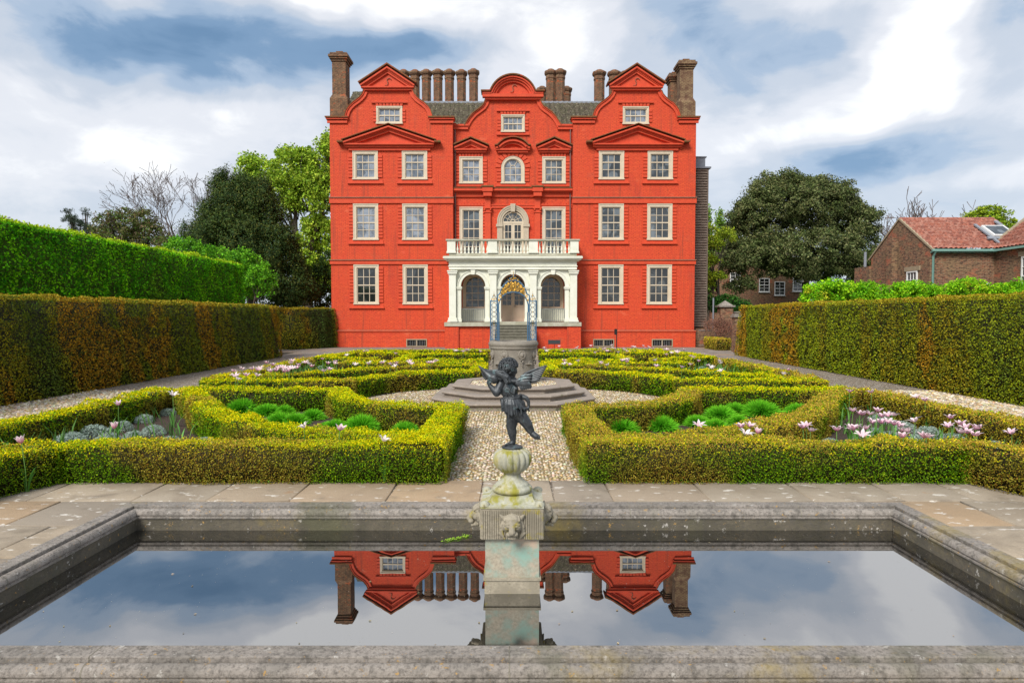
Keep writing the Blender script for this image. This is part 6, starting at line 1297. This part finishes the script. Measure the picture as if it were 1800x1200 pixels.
def tree(name, loc, lobes, nclump, nleaf, rc, ls, cols, label, seed, trunk=(.3, 4), mat='leaf', tilt=.6, shell=.75, aspect=.6, core=None, bark='bark', limb=True, grp=None, flatz=.8, var=.25, low=-.6, bumps=0, bsz=1.0, nb0=0, kr=(.82, 1.06)):
    root = empty(name, loc, label=label, cat='tree' if 'tree' in name or 'oak' in name or 'yew' in name or 'pine' in name else 'shrub', group=grp); rng = random.Random(seed)
    rl = random.Random(seed+5)
    if bumps:
        for _ in range(bumps): l = rl.choice(lobes[:nb0 or len(lobes)]); a = rl.uniform(-.25, 3.4); k = rl.uniform(*kr); s_ = rl.uniform(.55, 1.2)*bsz; lobes = lobes+[(l[0]+math.cos(a)*l[3]*k, l[1]+rl.uniform(-.6, .2)*l[4], l[2]+math.sin(a)*l[5]*k, s_, s_, s_*rl.uniform(.7, 1.4))]
    p, nr, cr_ = crown_pts(lobes, nclump, nleaf, rc, seed, shell, flatz, low); c = lerp(cols[0], cols[1], sstep(cr_*.55+RNG.random(len(p))*.45, .2, .8)); c = lerp(c, cols[2], (RNG.random(len(p)) < .2)*1.0)
    leaf_obj('crown', p, nr, ls, vary(c, var), M[mat], root, aspect, tilt)
    mb = MB(); r, ht = trunk; mb.tube([(0, 0, -.1), (.1, 0, ht*.5), (0, 0, ht)], [r*1.3, r, r*.8], 8); mb.build('trunk', M[bark], root)
    if limb:
        mb = MB()
        for l in lobes:
            tgt = Vector(l[:3]); st = Vector((0, 0, ht*.85)); mid = (st+tgt)/2+Vector((rng.uniform(-.4, .4), rng.uniform(-.4, .4), -.3)); mb.tube([st, mid, tgt], [r*.55, r*.4, r*.2], 6)
            for k in range(7):
                e = tgt+Vector((rng.uniform(-1, 1)*l[3], rng.uniform(-1, 1)*l[4], rng.uniform(-.6, 1)*l[5]))*.8; m2 = (mid+e)/2+Vector((0, 0, rng.uniform(-.3, .4))); mb.tube([mid.lerp(tgt, rng.random()), m2, e], [r*.25, r*.15, r*.05], 5)
        mb.build('limbs', M[bark], root, fixn=False)
    return root
def lob(u, v, Y, ru, rv, loc, ry=None):
    """a crown lobe seen at (u, v) at distance Y with its angular half sizes"""
    p = P(u, v, Y); k = Y/FPX; return (p.x-loc[0], p.y-loc[1], p.z, ru*k, (ry or ru)*k, rv*k)
# ---- left of the palace
c = (P(440, 560, 42).x, 42); lb = [lob(438, 365, 42, 62, 48, c), lob(400, 400, 42, 58, 45, c), lob(470, 400, 41.5, 40, 45, c), lob(440, 440, 41, 85, 60, c), lob(380, 430, 42, 55, 38, c), lob(490, 465, 41, 45, 48, c), lob(470, 500, 41, 80, 45, c), lob(518, 520, 41.5, 40, 34, c), lob(350, 415, 43, 30, 30, c), lob(410, 340, 42, 28, 28, c)]
tree('yew_tree', (*c, 0), lb, 1900, 84, .42, .14, [(.022, .05, .012), (.055, .095, .016), (.11, .13, .02)], 'large dark green yew tree left of the red palace', 21, (.3, 4), 'needle', .45, .7, .35, limb=False, flatz=1.3, bumps=60, bsz=.5, nb0=10, kr=(.72, .98))
c = (P(540, 560, 58).x, 58); lb = [lob(520, 300, 58, 48, 42, c), lob(555, 345, 58, 45, 50, c), lob(505, 350, 58, 40, 38, c), lob(450, 310, 60, 34, 36, c), lob(435, 345, 60, 30, 25, c), lob(560, 430, 58, 40, 55, c), lob(580, 300, 58, 22, 70, c), lob(560, 490, 58, 40, 40, c), lob(582, 258, 58, 12, 22, c)]
tree('plane_tree', (*c, 0), lb, 760, 62, .62, .21, [(.28, .44, .03), (.44, .58, .06), (.16, .28, .03)], 'tall airy spring green tree against the left edge of the palace', 31, (.45, 6), 'leaf', .8, .72, .75)
c = (P(352, 560, 62).x, 62); bare_tree('bare_tree', (*c, 0), 15.0, 8, 'grey leafless tree rising behind the dark yew tree on the left', lean=(-.8, 0), r=.42, up=.06, spread=.60, depth=7, nk=(2, 3), minr=.019, buds=(900, .10, (.18, .17, .15), .25))
c = (P(278, 560, 66).x, 66); bare_tree('bare_tree', (*c, 0), 11.5, 15, 'smaller leafless tree with fine purple-grey twigs, left of the large bare one', r=.26, spread=.6, depth=6, minr=.018, buds=(600, .1, (.25, .18, .17), .3))
c = (P(225, 560, 56).x, 56); lb = [lob(195, 395, 56, 32, 20, c), lob(235, 390, 56, 40, 26, c), lob(262, 415, 56, 32, 28, c), lob(215, 420, 56, 45, 22, c), lob(290, 440, 55, 30, 24, c), lob(180, 410, 56, 22, 16, c)]
tree('young_leafed_tree', (*c, 0), lb, 360, 34, .42, .17, [(.10, .17, .03), (.17, .17, .06), (.22, .15, .09)], 'broad half-leafed olive and brown tree beyond the high left hedge', 41, (.3, 4), 'leaf', .8, .6, .6)
c = (P(150, 560, 60).x, 60); lb = [lob(125, 385, 60, 16, 10, c), lob(140, 395, 60, 18, 10, c), lob(150, 375, 60, 9, 10, c), lob(155, 405, 60, 22, 12, c), lob(120, 372, 60, 10, 7, c)]
tree('pine_tree', (*c, 0), lb, 260, 26, .22, .12, [(.04, .07, .045), (.09, .12, .07), (.03, .05, .03)], 'small ragged dark pine tree top showing over the high left hedge', 51, (.2, 6), 'needle', .7, .4, .3)
c = (P(15, 560, 60).x, 60); lb = [lob(10, 392, 60, 22, 8, c), lob(28, 398, 60, 20, 8, c)]
tree('distant_tree', (*c, 0), lb, 60, 30, .35, .14, [(.10, .085, .05), (.15, .12, .07), (.10, .08, .05)], 'brownish distant tree top at the far left over the high hedge', 55, (.2, 5), 'leaf', .8, .5)
c = (P(430, 560, 34).x, 34.5); lb = [lob(330, 440, 36, 32, 20, c), lob(375, 455, 36, 35, 22, c), lob(420, 465, 35, 35, 28, c), lob(455, 500, 34.5, 28, 40, c), lob(410, 500, 35, 50, 40, c), lob(310, 430, 37, 18, 12, c)]
tree('hornbeam_shrub', (*c, 0), lb, 420, 40, .30, .11, [(.10, .32, .015), (.20, .48, .02), (.05, .17, .015)], 'fresh green shrub spreading behind the far end of the high hedge', 61, (.15, 2), 'leaf', .6, .7, .7)
c = (P(560, 560, 44).x, 44); lb = [lob(555, 500, 44, 35, 35, c), lob(520, 525, 44, 40, 25, c), lob(575, 470, 44, 20, 30, c), lob(578, 530, 44, 24, 26, c), lob(500, 535, 44, 30, 20, c)]
tree('dark_shrub', (*c, 0), lb, 260, 36, .35, .13, [(.02, .055, .012), (.05, .11, .02), (.02, .05, .01)], 'dark green shrubs beside the left palace corner', 65, (.15, 1.5), 'leaf', .6, .7)  # leaves in deep greens
tree('woodland_tree', (P(400, 560, 75).x, 75, 0), [(0, 0, 5, 8, 3, 4.2), (-14, 2, 4.5, 9, 3, 4), (-28, 3, 4.2, 9, 3, 3.8), (10, 0, 4, 5, 3, 4)], 700, 30, .8, .35, [(.035, .07, .015), (.07, .11, .025), (.03, .05, .012)], 'low dark belt of far trees behind the left hedges', 67, (.3, 3), 'leaf', .7, .5)
# ---- right of the palace
c = (P(1415, 560, 52).x, 52); lb = [lob(1400, 370, 52, 85, 52, c), lob(1340, 400, 52, 55, 55, c), lob(1470, 400, 52, 65, 55, c), lob(1420, 345, 52, 55, 32, c), lob(1350, 350, 52, 42, 32, c), lob(1500, 440, 52, 42, 50, c), lob(1330, 460, 51, 50, 40, c), lob(1420, 450, 51, 95, 45, c), lob(1300, 475, 50, 32, 35, c), lob(1470, 475, 51, 60, 28, c), lob(1505, 385, 52, 25, 25, c), lob(1385, 480, 51, 55, 26, c), lob(1310, 410, 52, 24, 28, c), lob(1300, 510, 50, 25, 22, c), lob(1500, 472, 51, 42, 30, c), lob(1450, 490, 51, 52, 24, c), lob(1525, 500, 51, 30, 22, c), lob(1285, 445, 51, 22, 40, c)]
tree('holm_oak', (*c, 0), lb, 2600, 74, .46, .15, [(.09, .125, .035), (.21, .23, .09), (.04, .06, .02)], 'huge rounded dark evergreen oak to the right of the palace', 71, (.35, 4.5), 'leaf', .5, .84, .6, low=-.3, limb=False, bumps=40, bsz=.95, nb0=14, kr=(.72, .93))
c = (P(1262, 560, 60).x, 60)
for i, (u, Yp_, hh) in enumerate(((1243, 60, 366), (1266, 61, 374))):
    c = (P(u, 560, Yp_).x, Yp_); lb = [lob(u, 555-(555-hh)*f_, Yp_, 10*(1.1-abs(f_-.55)), 22, c) for f_ in (.25, .4, .55, .7, .82, .92)]
    tree('poplar_tree', (*c, 0), lb, 150, 34, .34, .19, [(.18, .34, .04), (.28, .45, .06), (.12, .2, .03)], ['slender light green poplar tree nearest the clad tower', 'second slender light green poplar tree, beside the big oak'][i], 81+i, (.15, 4), 'leaf', .8, .5, flatz=1.6, grp='poplars behind the clad tower')
c = (P(1262, 560, 47).x, 47); lb = [lob(1255, 430, 47, 22, 16, c), lob(1250, 460, 47, 18, 12, c), lob(1248, 500, 47, 14, 10, c), lob(1275, 415, 47, 16, 14, c), lob(1258, 485, 47, 20, 7, c), lob(1246, 405, 47, 12, 12, c)]
tree('yellow_green_tree', (*c, 0), lb, 170, 34, .32, .14, [(.32, .42, .03), (.45, .54, .04), (.18, .28, .03)], 'thin yellow-green tree between the clad tower and the big oak', 85, (.10, 4), 'leaf', .8, .5)
c = (P(1270, 560, 43).x, 43.5); lb = [lob(1252, 535, 43, 18, 14, c), lob(1280, 532, 43.5, 22, 14, c), lob(1300, 542, 44, 20, 14, c), lob(1270, 548, 43, 26, 14, c)]
tree('laurel_shrub', (*c, 0), lb, 240, 30, .26, .12, [(.03, .11, .02), (.07, .20, .025), (.02, .06, .012)], 'dark glossy laurel shrubs under the big oak', 87, (.1, 1), 'leaf', .6, .7)
c = (P(1585, 560, 70).x, 70); bare_tree('bare_tree', (*c, 0), 13.9, 33, 'bare winter tree behind the brick house, nearer the oak', r=.34, spread=.62, depth=6, minr=.03, up=.1)
c = (P(1640, 560, 72).x, 72); bare_tree('bare_tree', (*c, 0), 13.4, 37, 'bare winter tree behind the middle of the brick house roof', r=.32, spread=.66, depth=6, minr=.03, up=.08)
c = (P(1738, 560, 66).x, 66); lb = [lob(1720, 385, 66, 28, 14, c), lob(1750, 385, 66, 30, 16, c), lob(1735, 372, 66, 24, 9, c), lob(1740, 400, 66, 40, 16, c)]
tree('bright_tree', (*c, 0), lb, 260, 34, .42, .2, [(.24, .36, .02), (.36, .46, .03), (.14, .22, .02)], 'bright lime green tree top behind the two brick houses', 91, (.3, 6), 'leaf', .6, .7, flatz=.5)
# wisteria covered wall
WW = empty('garden_wall', (18.6, 29.6, 0), label='garden wall smothered in bright green climbing leaves before the brick house', cat='wall')
w = MB(); w.box(-5.0, 9.5, -.15, .15, 0, 3.1); w.build('wall', M['brown'], WW)
n = 640; cx = RNG.uniform(-5.6, 9.5, n); cz = 1.7+RNG.random(n)*(1.35+.35*vnoise(np.stack([cx, cx*0, cx*0], 1), 1.1, 9)); cy = RNG.uniform(-.6, .3, n)-.1; nl = 150; q = unit(RNG.normal(size=(n*nl, 3)))*(RNG.random(n*nl)**.5)[:, None]; rsz = np.repeat(.22+.22*RNG.random(n), nl)
pp = np.repeat(np.stack([cx, cy, cz], 1), nl, axis=0)+q*rsz[:, None]*np.array([[1, 1, .75]]); rc_ = np.repeat(RNG.random(n), nl)
leaf_obj('climbing_leaves', pp, unit(q+np.array([[0, -.3, .6]])), .10, vary(lerp(lerp((.12, .38, .010), (.36, .66, .015), sstep(rc_*.5+RNG.random(len(pp))*.5, .3, .75)), (.50, .50, .03), (rc_ > .965)*.8), .25), M['leaf'], WW, .55, .6)
w = MB(); rg = random.Random(9)
for i in range(26): x = -5.4+rg.random()*12; w.tube([(x, -.2, 1.2), (x+rg.uniform(-.3, .3), -.45, 2.0), (x+rg.uniform(-.6, .6), -.3, 2.7)], [.05, .035, .02], 5)
w.build('vine_stems', M['palebark'], WW)
# ================================================================ BRICK HOUSES
HS = empty('brick_house', (20, 31.6, 0), label='old brown brick house with red pantile roof, skylight and gable end facing the palace', cat='house')
EZ, RZ, DP = 5.0, 6.75, 5.2
w = MB(); pts = [(0, 0), (DP, 0), (DP, EZ), (DP/2, RZ), (0, EZ)]       # gable end in YZ
k = [(0, y, z) for y, z in pts]+[(.3, y, z) for y, z in pts]; w.add(k, [(0, 1, 2, 3, 4), (9, 8, 7, 6, 5), (0, 5, 6, 1), (1, 6, 7, 2), (2, 7, 8, 3), (3, 8, 9, 4), (4, 9, 5, 0)])
w.box(.3, 3.6, 0, .3, 0, EZ-.05); w.box(.3, 6.5, DP-.3, DP, 0, EZ); w.box(-.28, -.001, DP*.52, DP*.52+.5, 0, 5.9); w.box(-.1, 1.2, DP+.001, DP+1.6, 0, 4.6); w.build('wall', M['brown'], HS)
pantile('roof', .02, 4.9, -.18, EZ-.02, DP/2, RZ+.05, M['pantile_red'], HS, .24, .32)
o = pantile('roof', .02, 4.9, -.18, EZ-.02, DP/2, RZ+.05, M['pantile_red'], HS, .24, .32); o.rotation_euler = (0, 0, math.pi); o.location = (4.92, DP, 0)
w = MB(); w.sweep([(-.2-.02, EZ-.06), (DP/2, RZ+.06), (DP+.22, EZ-.06)], [(-.02, -.08), (.07, -.08), (.07, .04), (-.02, .04)], M=Matrix.Rotation(R(90), 4, 'Z')); w.build('verge', M['stonebeige'], HS)
w = MB()
for i in range(13): w.tube([(.0+i*.375, DP/2, RZ+.06), (.36+i*.375, DP/2, RZ+.06)], [.11, .125], 8)
w.build('ridge_tiles', M['pantile_red'], HS)
w = MB(); w.box(-.06, 3.7, -.30, -.19, EZ-.10, EZ-.0); w.box(.0, 3.66, -.18, -.001, EZ-.16, EZ-.1); w.build('gutter', M['gutter'], HS); w = MB(); w.tube([(.12, -.24, EZ-.1), (.12, -.06, EZ-.32), (.12, -.06, 0)], .055, 8); w.build('downpipe', M['gutter'], HS)
w = MB(); Mx = Matrix.Translation((3.95, 1.0, 5.92)) @ Matrix.Rotation(R(33), 4, 'X'); w.box(-.55, .55, -.55, .55, 0, .16, Mx); o = w.build('skylight', M['winwhite'], HS); w = MB(); w.box(-.46, .46, -.46, .46, .161, .17, Mx); w.build('pane', M['glass_mid'], o); w = MB(); w.box(-.7, -.56, -1.2, .9, .0, .07, Mx); w.box(.56, .75, -1.2, 1.3, 0, .07, Mx); w.box(-.9, .75, -.75, -.56, 0, .08, Mx); w.build('lead_flashing', M['lead'], HS)
def sash(parent, w_, h, cols, rws, loc, rz, lintel=True):
    f = MB(); t = .06
    f.box(-w_/2, -w_/2+t, -.03, .06, 0, h); f.box(w_/2-t, w_/2, -.03, .06, 0, h); f.box(-w_/2+t, w_/2-t, -.03, .06, h-t, h); f.box(-w_/2-.05, w_/2+.05, -.08, .06, -.06, -.001); f.box(-w_/2+t, w_/2-t, -.03, .06, 0, t)
    for i in range(1, cols): x = -w_/2+t+(w_-2*t)*i/cols; f.box(x-.013, x+.013, -.012, .03, t, h-t)
    for j in range(1, rws): z = t+(h-2*t)*j/rws; k = .028 if j == rws//2 else .013; f.box(-w_/2+t, w_/2-t, -.018, .032, z-k, z+k)
    o = f.build('window', M['winwhite'], parent, loc); o.rotation_euler = (0, 0, rz); g = MB(); g.box(-w_/2+t, w_/2-t, .02, .028, t, h-t); g.build('pane', M['glass_lo'], o)
    if lintel: l = MB(); l.box(-w_/2-.2, w_/2+.2, -.02, .05, h+.02, h+.24); l.build('lintel', M['stonebeige'], o)
    return o
sash(HS, .85, 1.6, 3, 4, (-.04, 1.35, 2.45), R(-90))
w = MB(); w.lathe([(.06, 0), (.075, .06), (.05, .12)], 10, Matrix.Translation((2.75, -.02, 3.35)) @ Matrix.Rotation(R(90), 4, 'X')); w.build('wall_lamp', M['winwhite'], HS); w = MB(); w.tube([(.3, DP+1.2, 4.6), (.3, DP+1.2, 5.5)], .08, 8); w.build('flue_pipe', M['lead'], HS)
H2 = empty('brick_house', (23.1, 27.0, 0), label='brick house wing at the right edge with steep pantile roof and large white sash window', cat='house')
w = MB(); w.box(0, .3, -2, 4.9, 0, 5.0); pts = [(0, 5.0), (6.4, 5.0), (3.2, 7.1)]; w.box(.3, 6.4, 4.6, 4.9, 0, 5.0); w.slab([(0, 5.0), (6.4, 5.0), (3.2, 7.45)], [], 4.6, 4.9); w.build('wall', M['brown'], H2)
o = pantile('roof', -5.1, 2.2, -.15, 4.98, 3.2, 7.55, M['pantile_red'], H2, .24, .32); o.rotation_euler = (0, 0, R(-90)); o.location = (0, 0, 0)
w = MB(); w.sweep([(-.25, 4.92), (3.2, 7.62)], [(-.03, 4.88), (.08, 4.88), (.08, 5.14), (-.03, 5.14)]); w.build('verge', M['stonebeige'], H2)
w = MB(); w.box(-.28, -.16, -2.1, 5.0, 4.88, 4.98); w.build('gutter', M['gutter'], H2); sash(H2, 1.9, 1.75, 5, 4, (-.04, 1.9, 2.75), R(-90)); sash(H2, 1.9, 1.75, 5, 4, (-.04, -1.0, 2.75), R(-90))
# low brick range behind the oak
H3 = empty('brick_range', (23, 60, 0), label='dark brick range with white sash windows half hidden behind the big oak', cat='house'); w = MB(); w.box(-7.5, 4, 0, 6, 0, 7.2); w.build('wall', M['brown'], H3); w = MB(); w.add([(-7.8, -.3, 7.2), (4.3, -.3, 7.2), (4.3, 3, 9.0), (-7.8, 3, 9.0), (4.3, 6.3, 7.2), (-7.8, 6.3, 7.2)], [(0, 1, 2, 3), (3, 2, 4, 5)]); w.build('roof', M['pantile_grey'], H3)
for u, v in ((1292, 503), (1343, 513), (1370, 519), (1402, 512)): p = P(u, v, 60); sash(H3, .95, 1.25, 2, 4, (p.x-23, -.05, p.z), 0, False)
# gate walls, bare bush and box hedge at the right corner of the palace
GW = empty('gate_wall', (12.9, 39.6, 0), label='old brick gate wall with stone capped pier behind the clad tower', cat='wall'); w = MB(); w.box(-1.0, 5.5, 0, .35, 0, 2.0); w.box(-.5, .25, -.25, .45, 0, 2.35); w.build('wall', M['brown'], GW)
w = MB(); w.box(-.6, .35, -.35, .55, 2.351, 2.45); w.add([(-.5, -.25, 2.451), (.25, -.25, 2.451), (.25, .45, 2.451), (-.5, .45, 2.451), (-.13, .1, 2.75)], [(0, 1, 4), (1, 2, 4), (2, 3, 4), (3, 0, 4)]); w.box(.36, 5.5, -.05, .4, 2.001, 2.08); w.build('pier_cap', M['coping'], GW); w = MB(); w.tube([(-.9, -.1, 0), (-.9, -.1, 2.9)], .05, 6); w.build('downpipe', M['lead'], GW)
PR = empty('brick_pier', (11.35, 33.0, 0), label='weathered brick pier with stone cap at the far end of the right yew hedge', cat='pier'); w = MB(); w.box(-.3, .2, -.25, .25, 0, 1.75); w.build('shaft', M['brown'], PR); w = MB(); w.box(-.36, .26, -.31, .31, 1.751, 1.86); w.box(-.3, .2, -.25, .25, 1.861, 1.93); w.build('cap', M['coping'], PR)
RA = empty('ramp_railing', (11.1, 37.6, 0), label='grey metal railing before the low brick wall by the right palace corner', cat='railing'); w = MB(); w.tube([(-.5, 0, .98), (.75, 0, .98)], .03, 6); w.tube([(-.5, 0, .12), (.75, 0, .12)], .02, 6)
for x in (.45, .62, .74): w.tube([(x, 0, 0), (x, 0, .98)], .03, 6)
w.build('rails', M['greyiron'], RA); w = MB(); w.box(-.5, 2.2, .8, 1.1, 0, 1.05); tag(w.build('low_wall', M['brown'], None, (11.2, 37.7, 0)), 'low dark red brick wall behind the grey ramp railing', 'wall')
B2 = bare_tree('twiggy_bush', (11.9, 37.2, 0), 2.3, 61, 'rounded leafless reddish brown bush by the gate wall', 'shrub', depth=5, r=.05, nk=(3, 4), spread=.75, minr=.006, mat='palebark', trunk=.08, buds=(9000, .05, (.30, .15, .10), .12))
hedge('box_hedge', [(11.0, 34.3), (11.0, 36.6)], .75, .62, box_col(140, .1, .9), M['leaf'], 'small low block of box hedge at the right corner of the palace', 'hedge', lump=.03, k=1.6, jit=.03)
tag(None or sheet('lawn', [(-60, 38.5), (60, 38.5), (60, 75), (-60, 75)], -.024, stone('dark_lawn', (.05, .10, .02), (.035, .07, .015), .95, 2, .6, fine=60)), kind='structure')  # lawn in two mixed dark greens
for o_ in list(bpy.data.objects):
    if o_.name.startswith('pine_tree') and False: pass
